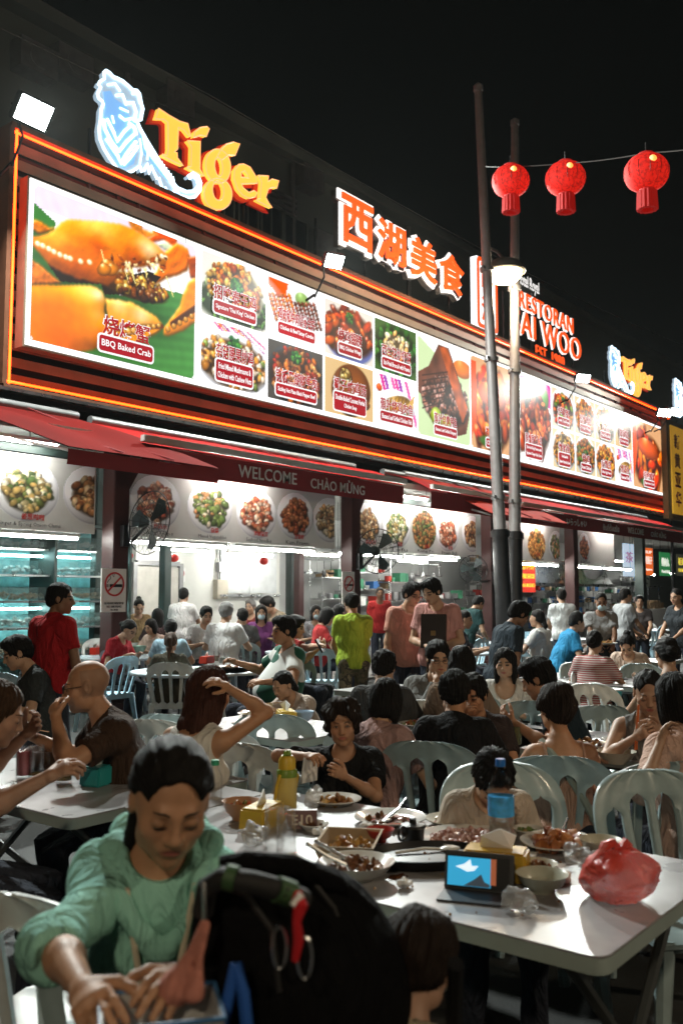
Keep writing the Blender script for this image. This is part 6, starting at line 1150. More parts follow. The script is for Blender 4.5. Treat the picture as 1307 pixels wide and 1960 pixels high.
P_('w2', 'waiter in a pink shirt clutching a black menu, right of the pair', 826, 1132, D=9.5, phi=-18, hy=-25, hp=24, pose='stand', la='belly', ra='belly', hair='short', shirt=(.58, .29, .26), lv=1, skin=SKL)
P_('redfar', 'far waiter in a red shirt standing with arms down', 727, 1136, D=18.5, phi=5, pose='stand', la='hang', ra='hang', hair='crop', shirt=(.42, .03, .03), lv=3, skin=SKD)
P_('glas', 'man with glasses in grey, hand at his mouth', 838, 1260, D=6.6, phi=8, hp=10, ra='chin', la='table', hair='short', shirt=(.20, .20, .19), sleeve='long', lv=1, glasses=True, skin=SKL)
P_('blk', 'broad man in a black shirt seen from behind', 870, 1326, D=4.95, phi=172, hp=12, lean=.25, hair='short', shirt=(.008, .008, .009), lv=0, fat=.4, skin=SK)
P_('bob1', 'dark haired woman just beyond the black shirted man', 884, 1272, D=6.3, phi=160, hp=20, hair='bob', shirt=(.2, .14, .1), lv=1, fem=True)
P_('kid', 'small child in a cream shirt bowing its head behind the water bottle', 944, 1492, D=3.35, phi=0, hp=48, lean=.2, hair='short', shirt=(.50, .42, .34), lv=0, child=True, skin=SKL, bw=.86, la='lap', ra='lap')
P_('wtop', 'woman in a low necked white top with long dark hair', 966, 1270, D=7.0, phi=-18, hp=6, hair='long', shirt=(.62, .58, .53), lv=1, fem=True, skin=SKL, neckline=.07)
P_('teal', 'man in a dark teal shirt in profile bowed over the table', 1028, 1300, D=5.6, phi=-112, hp=25, lean=.35, la=px_(985, 1385, 5.3), ra=px_(990, 1390, 5.7), hair='short', shirt=(.012, .022, .03), lv=0, skin=SK)
P_('cami', 'woman in a peach camisole with a crossbody strap seen from behind', 1064, 1358, D=4.4, phi=188, hp=12, hr=5, lean=.12, hair='wavy', hc='dbrown', shirt=(.50, .30, .22), sleeve='cami', lv=0, fem=True, skin=(.41, .205, .11))
P_('stoop', 'standing man in a dark tee stooping beside the twin poles', 994, 1176, D=8.6, phi=110, hp=28, lean=.28, pose='stand', la='hang', ra='hang', hair='short', shirt=(.025, .035, .045), lv=1, skin=SKD)
P_('blue2', 'man in a bright blue shirt leaning over the far table', 1106, 1190, D=12.5, phi=95, hp=10, lean=.45, hair='crop', shirt=(.03, .22, .42), lv=2)
P_('wait', 'masked waitress in grey with a black apron carrying a plate', 1150, 1152, D=12, phi=-8, hp=14, pose='stand', la='serve', ra='serve', hair='tied', shirt=(.25, .25, .25), apron=(.01, .01, .012), lv=2, fem=True, mask=True, skin=SKD)
P_('cook', 'cook in a white shirt with his back turned', 1074, 1140, D=16, phi=180, pose='stand', la='front', ra='front', hair='crop', shirt=(.66, .68, .68), lv=3)
P_('cook2', 'worker in dark green bending over the kitchen rack', 916, 1155, D=15, phi=120, lean=.4, hp=30, pose='stand', la='front', ra='front', hair='crop', shirt=(.02, .05, .05), lv=3)
P_('white3', 'woman in white with tied black hair at the far table by the poles', 1027, 1184, D=13.5, phi=-130, hair='tied', shirt=(.6, .58, .55), lv=2, fem=True)
P_('stripe', 'woman in a red and white striped shirt, back to the street', 1138, 1230, D=9.2, phi=150, hp=8, hair='lowbun', shirt=(.34, .05, .05), style='stripe', lv=1, fem=True)
P_('bun2', 'woman in a pale pink top with a top bun bowed over her plate', 1200, 1236, D=10, phi=-25, hp=38, lean=.35, hair='bun', shirt=(.52, .40, .32), lv=1, fem=True, skin=SKL)
P_('grey2', 'standing worker in a grey tee with a towel at his waist', 1198, 1140, D=15.5, phi=110, pose='stand', la='front', ra='front', hair='crop', shirt=(.38, .39, .40), apron=(.12, .13, .12), lv=3)
P_('far4', 'person in dark clothes behind the grey tee worker', 1224, 1152, D=17, phi=-15, pose='stand', hair='short', shirt=(.06, .05, .05), lv=3, la='front', ra='front')
P_('edge1', 'woman in a dark shirt standing at the far right edge', 1294, 1143, D=14, phi=-55, hp=10, pose='stand', hair='tied', shirt=(.03, .035, .04), lv=2, fem=True, la='front', ra='front')
P_('dark2', 'dark haired woman with a low bun from behind at the right edge', 1276, 1252, D=6.7, phi=178, hp=10, hair='lowbun', shirt=(.45, .33, .25), sleeve='tank', lv=1, fem=True)
P_('chop', 'woman in a grey tank top eating with orange chopsticks', 1241, 1326, D=4.85, phi=-14, hp=20, lean=.22, ra=px_(1216, 1412, 4.6), la=px_(1266, 1408, 4.6), hair='tied', shirt=(.16, .155, .15), sleeve='tank', lv=0, fem=True, skin=(.38, .225, .145), curl=1.0, neckline=.04)
P_('edge2', 'woman in a pale pink puff sleeved top with black hair at the right edge', 1292, 1340, D=4.2, phi=198, hp=10, lean=.15, hair='bob', shirt=(.52, .34, .27), sleeve='elbow', lv=0, fem=True, la=px_(1262, 1425, 4.0))
P_('tbl1', 'woman in black at the far table behind the pink waiter', 890, 1186, D=13, phi=85, hp=10, hair='tied', shirt=(.02, .02, .025), lv=3, fem=True)
P_('red3', 'woman in a red top with dark hair at the far table', 627, 1180, D=14, phi=100, hp=20, hair='bob', shirt=(.36, .03, .03), lv=3, fem=True)
P_('mask2', 'masked woman far left of the red topped woman', 605, 1173, D=16, phi=15, hair='bob', shirt=(.3, .3, .32), lv=3, fem=True, mask=True)
P_('far5', 'dark haired diner behind the red topped woman', 649, 1172, D=16, phi=150, hair='short', shirt=(.1, .1, .1), lv=3)
P_('far6', 'diner in beige seated right of the mint bowl', 288, 1200, D=14, phi=-30, hp=20, hair='bob', shirt=(.4, .3, .25), lv=3, fem=True)
P_('back1', 'man in a dark top seated behind the table of the woman in white', 905, 1330, D=5.2, phi=-25, hp=15, hair='short', shirt=(.04, .03, .03), lv=1, skin=SK, ra='eat')
# ================================================================ things on the tables
m_cer = M('glazed ceramic', (.62, .60, .55), .18, var=.05, coat=.4); m_celadon = M('melamine bowl', (.45, .42, .33), .3, var=.08); m_glz = M('clear glass', (.97, .99, 1), .04, trans=1, var=0, ior=1.3, alpha=.24); m_blkp = M('cast iron', (.012, .012, .012), .45, .3)
m_tis = M('tissue paper', (.75, .74, .72), .9, var=.05); m_bag = M('clear plastic bag', (.75, .75, .74), .22, trans=.6, var=.1, alpha=.5)
m_sauce = M('brown sauce', (.10, .035, .012), .12, var=.4, vs=30, coat=.5)
def plate_b(r, h=.022, sx=1, sy=1): b = B(); b.lathe([(0, .004), (r * .55, .002), (r * .6, 0), (r * .62, .004), (r * .8, h * .55), (r, h), (r * 1.0, h + .004), (r * .96, h + .003), (r * .78, h * .62), (r * .6, .010), (0, .009)], n=28, sx=sx, sy=sy); return b
def bowl_b(r, h): b = B(); b.lathe([(0, .006), (r * .42, .0), (r * .45, .0), (r * .5, .01), (r * .78, h * .45), (r * .97, h), (r, h + .002), (r * .95, h), (r * .74, h * .48), (r * .42, .016), (0, .014)], n=26); return b
def food_b(r, n, sz, h, sy=1, flat=.6):
    b = B()
    for i in range(n):
        a, q = random.random() * 6.283, math.sqrt(random.random()); b.m = random.randrange(3)
        R = Euler((random.random() * 3, random.random() * 3, random.random() * 3)).to_matrix(); s = sz * random.uniform(.6, 1.3); b.ball((q * r * math.cos(a), q * r * math.sin(a) * sy, .012 + h * (1 - q * q) * random.random()), (s, s * .7, s * flat), 6, .5, R)
    return b
FOODS = dict(prawn=[(.30, .10, .03), (.42, .17, .06), (.22, .05, .02)], shells=[(.42, .24, .19), (.50, .32, .27), (.30, .13, .09)], greens=[(.05, .10, .02), (.10, .15, .03), (.30, .20, .05)], brown=[(.13, .05, .02), (.20, .09, .03), (.08, .03, .012)], chilli=[(.36, .06, .02), (.28, .12, .04), (.12, .12, .03)], rice=[(.6, .55, .45), (.55, .45, .3), (.4, .25, .1)], fried=[(.32, .16, .04), (.42, .24, .07), (.22, .09, .02)])
def fmats(k): return [M('%s food %d' % (k, i), c, .32, var=.35, vs=40, coat=.3) for i, c in enumerate(FOODS[k])]
def plate(p, r, food, lab, n=40, sz=.02, h=.02, sy=1, mat=None, rz=0, grp='plates of food on the tables', spoon=False):
    t = thing('plate', lab, 'plate', (p[0], p[1], p[2] + .001), rz, grp); obj('dish', plate_b(r, sx=1, sy=sy), mat or m_cer, t)
    if food:
        b = B(); b.lathe([(0, .0135), (r * .6, .0125), (r * .7, .010)], n=20, sy=sy); obj('sauce', b, m_sauce, t)
        tag(obj('food', food_b(r * .68, n, sz, h, sy), fmats(food), t), kind='stuff')
    if spoon: b = B(); b.tube([(-r * .2, 0, .02), (r * .5, r * .1, .035), (r * 1.15, r * .25, .06)], .005, 6); b.ball((-r * .28, -.01, .018), (.026, .018, .006), 8); obj('spoon', b, m_steel, t)
    return t
def bowl(p, r, h, lab, mat=None, food=None, grp='bowls on the tables'):
    t = thing('bowl', lab, 'bowl', (p[0], p[1], p[2] + .001), 0, grp); obj('dish', bowl_b(r, h), mat or m_celadon, t)
    if food: o = obj('food', food_b(r * .7, 26, r * .16, h * .4), fmats(food), t); o.location.z = h * .45; tag(o, kind='stuff')
    return t
def tissue_box(p, col, lab, rz=0, s=1.0):
    t = thing('tissue_box', lab, 'tissue box', (p[0], p[1], p[2] + .001), rz, 'plastic tissue boxes'); b = B(); b.box((0, 0, .045 * s), (.21 * s, .115 * s, .09 * s), top=.94); obj('box', b, M('tissue box %.2f %.2f' % col[:2], col, .35, coat=.2), t, bevel=.008 * s)
    b = B(); V = [(-.05 * s, 0, .088 * s), (.05 * s, .005, .088 * s), (.06 * s, .03 * s, .125 * s), (.015 * s, .0, .15 * s), (-.045 * s, -.02 * s, .13 * s)]; b.add(V + [(x, y + .004, z) for x, y, z in V], [(0, 1, 2, 3, 4), (9, 8, 7, 6, 5)] + [(i, i + 5, (i + 1) % 5 + 5, (i + 1) % 5) for i in range(5)]); obj('tissue', b, m_tis, t); return t
def crumple(name, p, r, mat, lab, cat, zs=.75, seed=0, grp=None, n=26):
    rs = np.random.RandomState(seed); pr = [ell((0, 0, r * zs * .8), (r * .75, r * .7, r * zs * .75), .02)]
    for i in range(n): d = rs.randn(3); d /= np.linalg.norm(d); q = d * r * np.array((.72, .7, .7 * zs)) + np.array((0, 0, r * zs * .8)); pr.append(ell(q, r * (.12 + .22 * rs.rand(3)), .012, s=1 if rs.rand() > .4 else -1))
    V, Q = field_mesh(pr, r / 20, [((0, 0, .001), (0, 0, -1))], amp=r * .03, freq=3.2 / r, seed=seed); C0 = np.array((0, 0, r * zs * .8)); U = V - C0; U /= np.linalg.norm(U, axis=1)[:, None]; w2 = 0
    for k in range(7): d = rs.randn(3); d /= np.linalg.norm(d); w2 = w2 + np.abs(np.sin(3.2 * (V - C0) @ d / r * (1 + .8 * rs.rand()) + rs.rand() * 6))
    V = V + U * ((w2 - 4.4) * r * .045)[:, None] * (V[:, 2:] > .004); o = link(bpy.data.objects.new(name, np_mesh(name, V, Q, mat))); o.location = (p[0], p[1], p[2] + .001); return tag(o, lab, cat, grp)
def glass_mug(p, lab, beer=.4, r=.036, h=.13, handle=True, inv=False, col=(.42, .22, .03)):
    t = thing('glass', lab, 'glass', (p[0], p[1], p[2] + .001), 0, 'drinking glasses'); b = B(); pr = [(0, 0), (r * .85, 0), (r * .9, .01), (r, h), (r * .93, h), (r * .82, .014), (0, .013)]
    b.lathe([(q, h - z) for q, z in pr] if inv else pr, n=20); obj('glass_body', b, m_glz, t)
    if beer: b = B(); b.lathe([(0, .015), (r * .8, .015), (r * .86, h * beer), (0, h * beer)], n=18); obj('drink', b, M('drink %.2f %.2f' % col[:2], col, .1, trans=.5, var=0, alpha=.92), t)
    if handle: b = B(); b.tube([(r * .95, 0, h * .85), (r * 1.7, 0, h * .8), (r * 1.8, 0, h * .35), (r * .95, 0, h * .2)], .008, 6); obj('handle', b, m_glz, t)
    return t
T = .75
at = lambda px, py: tuple(atZ(px, py, T))
# ---- near table
p = at(549, 1550); t = thing('thermos', 'yellow thermos bottle with a green flip cap', 'bottle', (p[0], p[1], T + .001)); b = B(); b.lathe([(0, 0), (.036, 0), (.040, .006), (.040, .125), (.038, .132), (0, .132)], n=24); obj('bottle_body', b, M('cream yellow', (.55, .42, .12), .35, coat=.3), t); b = B(); b.lathe([(.041, .0), (.041, .024), (.036, .03), (0, .03)], (0, 0, .128), 24); obj('green_band', b, M('lime plastic', (.16, .25, .03), .4), t); b = B(); b.lathe([(.035, 0), (.034, .04), (.024, .055), (0, .055)], (0, 0, .155), 20); obj('cap', b, M('cap yellow', (.55, .36, .03), .4), t); b = B(); b.ball((0, 0, .215), (.018, .018, .012), 10); b.tube([(-.02, 0, .2), (-.014, 0, .226), (.014, 0, .226), (.02, 0, .2)], .006, 6); obj('spout_cover', b, M('lime plastic'), t); b = B(); b.tube([(.042, 0, .14), (.075, .01, .12), (.07, .02, .05), (.06, .03, .005)], .007, 6); b.tube([(-.042, 0, .14), (-.06, .0, .1), (-.05, .02, .04)], .007, 6); obj('strap', b, M('cap yellow'), t)
p = at(578, 1584); t = thing('table_number', 'dark red E10 table number block', 'sign', (p[0], p[1], T + .001), -.85 - math.pi / 2 + math.pi / 2); b = B(); b.prism([(-.035, 0), (.035, 0), (.012, .062), (-.012, .062)], -.055, .055, lambda u, v, h: (h, u, v)); obj('block', b, M('number maroon', (.07, .008, .008), .4), t); text('lettering', 'E10', M('number cream', (.6, .52, .42), .6), .075, .036, (0, -.0255, .031), rot=(math.radians(69), 0, 0), parent=t, off=.01, ext=.001)
tissue_box(at(502, 1584), (.55, .36, .03), 'yellow tissue box beside the thermos', .3, .9)
for k, (px, py) in enumerate(((524, 1622), (548, 1632))): glass_mug(at(px, py), ['upside down clear glass beside the E10 block, farther one', 'upside down clear glass beside the E10 block, nearer one'][k], 0, .035, .14, False, True)
bowl(at(462, 1570), .075, .07, 'tub heaped with chillies beside the yellow tissue box', M('tan tub', (.42, .22, .12), .5), 'chilli')
crumple('plastic_bag', at(484, 1618), .06, m_bag, 'crumpled clear bag beside the upside down glasses', 'plastic bag', .7, 2); crumple('plastic_bag', at(600, 1548), .05, m_bag, 'clear bag with a yellow tie right of the thermos', 'plastic bag', 1.0, 3)
plate(at(747, 1576), .135, 'brown', 'white plate with spoon and dark scraps in front of the curly haired woman', 10, .016, .012, spoon=True)
plate(at(640, 1540), .11, 'fried', 'plate of fried food right of the thermos', 26, .018, .02)
p = at(668, 1630); t = thing('food_tray', 'brown paper tray with fried bits and a dip cup', 'tray', (p[0], p[1], T + .001), .5); b = B(); b.add([(-.11, -.08, 0), (.11, -.08, 0), (.11, .08, 0), (-.11, .08, 0), (-.13, -.10, .045), (.13, -.10, .045), (.13, .10, .045), (-.13, .10, .045), (-.122, -.092, .044), (.122, -.092, .044), (.122, .092, .044), (-.122, .092, .044), (-.104, -.074, .005), (.104, -.074, .005), (.104, .074, .005), (-.104, .074, .005)], [(3, 2, 1, 0)] + [(i, (i + 1) % 4, 4 + (i + 1) % 4, 4 + i) for i in range(4)] + [(4 + i, 4 + (i + 1) % 4, 8 + (i + 1) % 4, 8 + i) for i in range(4)] + [(8 + i, 8 + (i + 1) % 4, 12 + (i + 1) % 4, 12 + i) for i in range(4)] + [(12, 13, 14, 15)]); obj('tray_body', b, M('brown card', (.30, .21, .12), .8), t, smooth=False); tag(obj('food', food_b(.08, 24, .017, .03), fmats('fried'), t), kind='stuff')
bowl(at(655, 1648), .035, .03, 'small steel dip cup on the paper tray', m_steel)
bowl(at(727, 1612), .05, .042, 'small red bowl on the near table', M('red bowl', (.42, .05, .04), .3))
p = at(790, 1622); t = thing('spice_pot', 'small black lidded pot with a ring handle', 'pot', (p[0], p[1], T + .001)); b = B(); b.lathe([(0, 0), (.036, 0), (.04, .06), (.045, .066), (.04, .074), (.012, .08), (.012, .095), (0, .097)], n=20); obj('pot_body', b, m_blkp, t); b = B(); b.tube([(-.04 - .022 + .022 * math.cos(a), 0, .055 + .022 * math.sin(a)) for a in np.linspace(0, 6.283, 13)], .005, 6); obj('ring_handle', b, m_blkp, t)
p = at(818, 1652); t = thing('hot_plate', 'black oval sizzling plate with a spoon and scraps', 'hot plate', (p[0], p[1], T + .001), -.7); b = B(); b.lathe([(0, .016), (.6, .014), (.72, .0), (.9, .008), (1.0, .034), (.97, .036), (.88, .016), (.6, .024), (0, .024)], n=32); b.v = [(x * .20, y * .13, z) for x, y, z in b.v]; obj('iron_plate', b, m_blkp, t); b = B(); b.tube([(-.10, .02, .03), (.0, .03, .035), (.06, .03, .03)], .005, 6); b.ball((.085, .03, .032), (.035, .024, .008), 10); obj('spoon', b, m_cer, t); tag(obj('food', food_b(.08, 12, .012, .01), fmats('brown'), t), kind='stuff')
plate(at(890, 1612), .185, 'shells', 'wide oval platter covered with prawn shells', 170, .016, .016, .75, rz=-.6)
p = at(683, 1682); t = bowl(p, .115, .05, 'white bowl with two spoons and sauce in front of the stroller', m_cer, 'brown'); b = B(); b.tube([(-.01, .0, .03), (-.09, .04, .075), (-.15, .07, .12)], .006, 6); b.tube([(.02, .0, .03), (-.05, .07, .085), (-.08, .1, .11)], .006, 6); obj('spoon', b, m_steel, t)
p = at(915, 1712); t = thing('phone_stand', 'phone in a dark folding case playing a blue cartoon scene', 'phone', (p[0], p[1], T + .001), math.radians(-70)); b = B(); b.box((0, -.035, .003), (.20, .13, .005)); obj('case_flap', b, m_dark, t); b = B(); b.box((0, .022, .055), (.20, .012, .105), rx=-.22); obj('case_back', b, m_dark, t, bevel=.002); b = B(); b.box((0, .013, .055), (.175, .008, .088), rx=-.22); obj('phone_body', b, m_black, t, bevel=.002)
sc = thing('screen', None, None, (-.012, .0082, .056)); sc.parent = t; sc.rotation_euler = (-.22, 0, 0); mk = lambda n, c, e=1.0: M(n, c, .3, em=c, es=e, var=0)
b = B(); b.box((-.015, 0, 0), (.125, .001, .078)); obj('picture_sky', b, mk('screen blue', (.03, .30, .52)), sc); b = B(); b.box((.055, -.001, .004), (.016, .001, .07)); obj('picture_tower', b, mk('screen orange', (.25, .07, .03)), sc); shape('picture_bird', [[(-.055, .012), (-.03, .02), (-.012, .034), (-.008, .016), (.012, .018), (.0, .004), (-.02, .0), (-.04, .008)]], mk('screen white', (.7, .8, .85)), sc, (0, -.0016, 0), ext=.0004); shape('picture_ground', [[(-.03, -.038), (.0, -.02), (.02, -.004), (.03, -.024), (.045, -.03), (.045, -.038)]], mk('screen dark', (.03, .04, .05)), sc, (0, -.0016, 0), ext=.0004)
tissue_box(at(950, 1680), (.50, .30, .02), 'yellow tissue box behind the phone', math.radians(-70), .95)
p = at(960, 1622); t = thing('water_bottle', 'large clear water bottle with blue label and blue cap', 'bottle', (p[0], p[1], T + .001)); b = B(); b.lathe([(0, .004), (.03, 0), (.043, .008), (.044, .06), (.041, .066), (.044, .072), (.044, .18), (.042, .20), (.03, .235), (.016, .25), (.015, .275), (0, .275)], n=26); obj('bottle_body', b, m_glz, t); b = B(); b.lathe([(.0446, .105), (.0448, .11), (.0448, .165), (.0446, .17)], n=26); obj('label', b, M('bottle label blue', (.06, .36, .75), .35, var=.5, vs=30), t); b = B(); b.lathe([(.017, 0), (.017, .022), (.015, .025), (0, .025)], (0, 0, .268), 16); obj('cap', b, M('cap blue', (.02, .15, .5), .35), t); b = B(); b.lathe([(0, .008), (.04, .01), (.041, .09), (0, .09)], n=20); obj('water', b, M('water', (.9, .95, .97), .02, trans=1, ior=1.33, var=0, alpha=.5), t)
plate(at(865, 1580), .10, 'rice', 'paper plate with rice scraps behind the shell platter', 14, .014, .01, mat=M('paper plate', (.5, .45, .36), .8), spoon=True)
plate(at(1066, 1622), .14, 'prawn', 'plate of whole dark prawns with chopsticks', 40, .03, .035, .85, spoon=True)
bowl(at(1150, 1635), .07, .045, 'tan bowl behind the red bag'); bowl(at(1028, 1680), .062, .04, 'tan bowl stacked in front of the shell platter, upper one', food='brown'); bowl(at(1038, 1708), .075, .05, 'pale green bowl beside the clear bag', M('celadon', (.40, .40, .32), .25))
crumple('plastic_bag', at(995, 1748), .052, m_bag, 'crumpled clear bag at the edge beside the phone', 'plastic bag', .85, 5); crumple('plastic_bag', at(1112, 1655), .06, m_bag, 'clear bag left of the red bag', 'plastic bag', .6, 6)
rs = np.random.RandomState(21); uu, vv = np.meshgrid(np.linspace(0, 2 * np.pi, 97)[:-1], np.linspace(.02, np.pi - .02, 60)); Dv = np.stack([np.sin(vv) * np.cos(uu), np.sin(vv) * np.sin(uu), np.cos(vv)], -1).reshape(-1, 3); rr_ = np.full(len(Dv), 9.)
for k in range(22):
    d = rs.randn(3); d /= np.linalg.norm(d); h_ = .080 + .022 * rs.rand(); dn = Dv @ d; rr_ = np.where(dn > .05, np.minimum(rr_, h_ / np.maximum(dn, .05)), rr_)
rr_ = np.minimum(rr_, .118)
for k in range(9): d = rs.randn(3); d /= np.linalg.norm(d); rr_ = rr_ - .0018 * np.abs(np.sin((9 + 16 * rs.rand()) * (Dv @ d) + 3 * np.sin(5 * Dv @ rs.randn(3)) + rs.rand() * 6))
V = Dv * (rr_ + .012)[:, None] * np.array((1.05, 1.0, .82)); V[:, 2] = np.maximum(V[:, 2] + .07, .001 + .0 * V[:, 2]); top_ = np.clip((V[:, 2] - .105) / .05, 0, 1); V[:, :2] *= (1 - .45 * top_)[:, None]
i_ = np.arange(60 * 96).reshape(60, 96); Q = np.stack([i_[:-1], i_[1:], np.roll(i_, -1, 1)[1:], np.roll(i_, -1, 1)[:-1]], -1).reshape(-1, 4); p = at(1186, 1722); m_rb = M('red plastic film', (.78, .06, .03), .30, trans=.35, var=.2, vs=20, alpha=.86, bump=.9, bs=38)
o = link(bpy.data.objects.new('carrier_bag', np_mesh('carrier_bag', V, Q, m_rb))); o.location = (p[0], p[1], T + .001); tag(o, 'knotted red plastic bag at the near table corner', 'plastic bag')
b = B(); b.tube([(.0, 0, .12), (-.02, .01, .155), (-.05, .02, .15), (-.075, .03, .13)], .012, 7, rs=[.02, .014, .016, .004]); b.tube([(.0, 0, .12), (.02, -.015, .155), (.045, -.02, .14)], .012, 7, rs=[.02, .013, .005]); obj('knot', b, m_rb, o)
for k, (px, py) in enumerate(((850, 1600), (770, 1625), (1000, 1640))): tag(obj('napkin', B().prism([(-.05, -.04), (.05, -.03), (.04, .05), (-.03, .04)], 0, .006, lambda u, v, h: (u, v, h + .02 * u * u * 40 * .1)), m_tis, loc=(at(px, py)[0], at(px, py)[1], T + .001), rotz=k), ['crumpled napkin beside the shell platter', 'napkin beside the black spice pot', 'napkin behind the tan bowl'][k], 'napkin')
for k, (px, py, lab) in enumerate(((610, 1600, 'balled tissue left of the paper tray'), (700, 1590, 'balled tissue above the red bowl'), (1085, 1690, 'balled tissue left of the red bag'), (930, 1590, 'balled tissue at the back of the shell platter'), (560, 1655, 'balled tissue in front of the upside down glasses'), (775, 1700, 'balled tissue in front of the hot plate'))): crumple('tissue_ball', at(px, py), .026, m_tis, lab, 'tissue', .7, 30 + k, 'used tissues on the near table', 16)
b = B()
for k in range(70):
    px, py = random.uniform(560, 1180), random.uniform(1580, 1760); q = at(px, py)
    if 2.2 < q[0] < 3.05 and .97 < q[1] < 2.7: b.ball((q[0], q[1], T + .002), random.uniform(.002, .005), 5, .5)
tag(obj('crumbs', b, fmats('fried')), 'crumbs and drips scattered over the near table', 'crumbs', kind='stuff')
for k, (px, py) in enumerate(((760, 1680), (870, 1670), (980, 1690), (1100, 1640), (720, 1640))):
    q = at(px, py); b = B(); b.lathe([(0, .0012), (.022, .001), (.03, .0)], n=18, sx=1.3, sy=.8, wob=.2, ph=k); tag(obj('sauce_spill', b, m_sauce, loc=(q[0], q[1], T + .001), rotz=k), ['sauce spill left of the hot plate', 'sauce spill behind the phone', 'sauce spill by the upper tan bowl', 'sauce spill below the prawn plate', 'sauce spill near the red bowl'][k], 'spill')
for k, (px, py, f, lab) in enumerate(((600, 1590, 'brown', 'small saucer of dark sauce behind the paper tray'), (1010, 1600, 'greens', 'saucer of greens behind the water bottle'), (530, 1560, 'chilli', 'saucer of chilli left of the E10 block'))): plate(at(px, py), .055, f, lab, 10, .012, .01)
# ---- left table
glass_mug(at(122, 1500), 'glass mug of beer held on the left table', .45, .04, .16); glass_mug(at(68, 1490), 'tall empty glass mug beside the pink cup', .15, .038, .15); glass_mug(at(45, 1490), 'pink plastic cup at the left edge', .9, .04, .14, False, col=(.5, .12, .12))
tissue_box(at(195, 1500), (.02, .27, .27), 'turquoise tissue box on the left table', .3, .95)
plate(at(238, 1468), .125, 'greens', 'plate of stir fried greens in front of the bald man', 44, .02, .03); plate(at(150, 1462), .11, 'brown', 'plate of dark leftovers beside the stew pot', 30, .02, .02)
t = thing('stew_pot', 'brown clay pot on the left table', 'pot', (*at(100, 1468)[:2], T + .001)); b = B(); b.lathe([(0, 0), (.10, 0), (.125, .04), (.13, .085), (.135, .09), (.125, .09), (.115, .04), (0, .02)], n=26); obj('pot_body', b, M('brown clay', (.10, .05, .028), .4), t); tag(obj('food', food_b(.09, 30, .025, .04), fmats('brown'), t), kind='stuff')
p = at(411, 1530); t = thing('small_bottle', 'small clear bottle with a green cap behind the hoodie woman', 'bottle', (p[0], p[1], T + .001)); b = B(); b.lathe([(0, 0), (.03, 0), (.032, .09), (.015, .125), (.015, .14), (0, .14)], n=18); obj('bottle_body', b, m_glz, t); b = B(); b.lathe([(.017, 0), (.017, .022), (0, .024)], (0, 0, .138), 14); obj('cap', b, M('cap green', (.03, .30, .16), .4), t)
rect_table(atZ(415, 1535, .75).x - .3, atZ(415, 1535, .75).x + .25, atZ(415, 1535, .75).y - .05, atZ(415, 1535, .75).y + .5, 'small side table behind the hoodie woman holding the green capped bottle', z=.749)
# ---- mid tables
tissue_box(tuple(atZ(548, 1386, T)), (.60, .40, .02), 'bright yellow tissue box on the noodle table', .9); p = atZ(580, 1384, T); bowl(p, .075, .075, 'clear blue tub on the noodle table', M('pale blue tub', (.35, .48, .62), .3)); plate(atZ(490, 1372, T), .13, 'rice', 'plate of noodles in front of the noodle woman', 30, .02, .03); plate(atZ(470, 1390, T), .1, 'fried', 'small plate at the left of the noodle table', 16, .016, .02)
for k, (px, py, f, lab) in enumerate(((790, 1338, 'chilli', 'plate of red crab beside the beer glasses'), (830, 1345, 'prawn', 'plate of prawns right of the beer glasses'), (800, 1392, 'chilli', 'plate of chilli dish left of the black shirted man'), (950, 1362, 'fried', 'dish in front of the woman in the white top'), (975, 1345, 'brown', 'dark dish right of the woman in the white top'), (1125, 1432, 'fried', 'plate on the table right of the camisole woman'), (1195, 1425, 'rice', 'plate under the chopstick woman'), (1210, 1262, 'brown', 'plate in front of the woman with the top bun'), (1170, 1440, 'brown', 'grey plate near the pale pink woman'))): plate(atZ(px, py, T), .13, f, lab, 36, .022, .035)
for k, (px, py, c, lab) in enumerate(((791, 1322, (.42, .2, .02), 'beer glass left of the man with glasses'), (806, 1325, (.40, .18, .02), 'second beer glass left of the man with glasses'), (988, 1430, (.35, .36, .16), 'tall pale green drink beside the camisole woman'), (1206, 1258, (.45, .32, .02), 'yellow drink before the woman with the top bun'))): glass_mug(atZ(px, py, T), lab, .75, .036, .15, False, col=c)
p = atZ(820, 1325, T); t = thing('beer_bottle', 'dark glass beer bottle beside the man with glasses', 'bottle', (p.x, p.y, T + .001)); b = B(); b.lathe([(0, 0), (.034, 0), (.036, .14), (.016, .2), (.014, .26), (0, .26)], n=16); obj('bottle_body', b, M('bottle brown', (.03, .012, .004), .08), t); b = B(); b.lathe([(.037, .05), (.037, .12)], n=16); obj('label', b, m_tis, t)
tissue_box(atZ(1107, 1293, T), (.5, .03, .015), 'red tissue box on the grey table', .4); tissue_box(atZ(1062, 1219, T), (.5, .04, .02), 'red tissue box on the far round table', .4); tissue_box(atZ(187, 1253, T), (.5, .03, .02), 'red tissue box by the first column', .2, 1.1); tissue_box(atZ(396, 1270, T), (.5, .04, .02), 'red tissue box left of the round table glass', .3); tissue_box(atZ(832, 1375, T), (.5, .04, .02), 'red tissue box left of the black shirted man', .3); tissue_box(atZ(728, 1200, T), (.5, .03, .02), 'red basket box under the far red waiter', .3)
bowl(atZ(263, 1253, T), .13, .12, 'mint green bowl of the woman in red', M('mint bowl', (.30, .52, .44), .35)); bowl(atZ(1180, 1462, T), .1, .06, 'tan bowl under the chopstick woman')
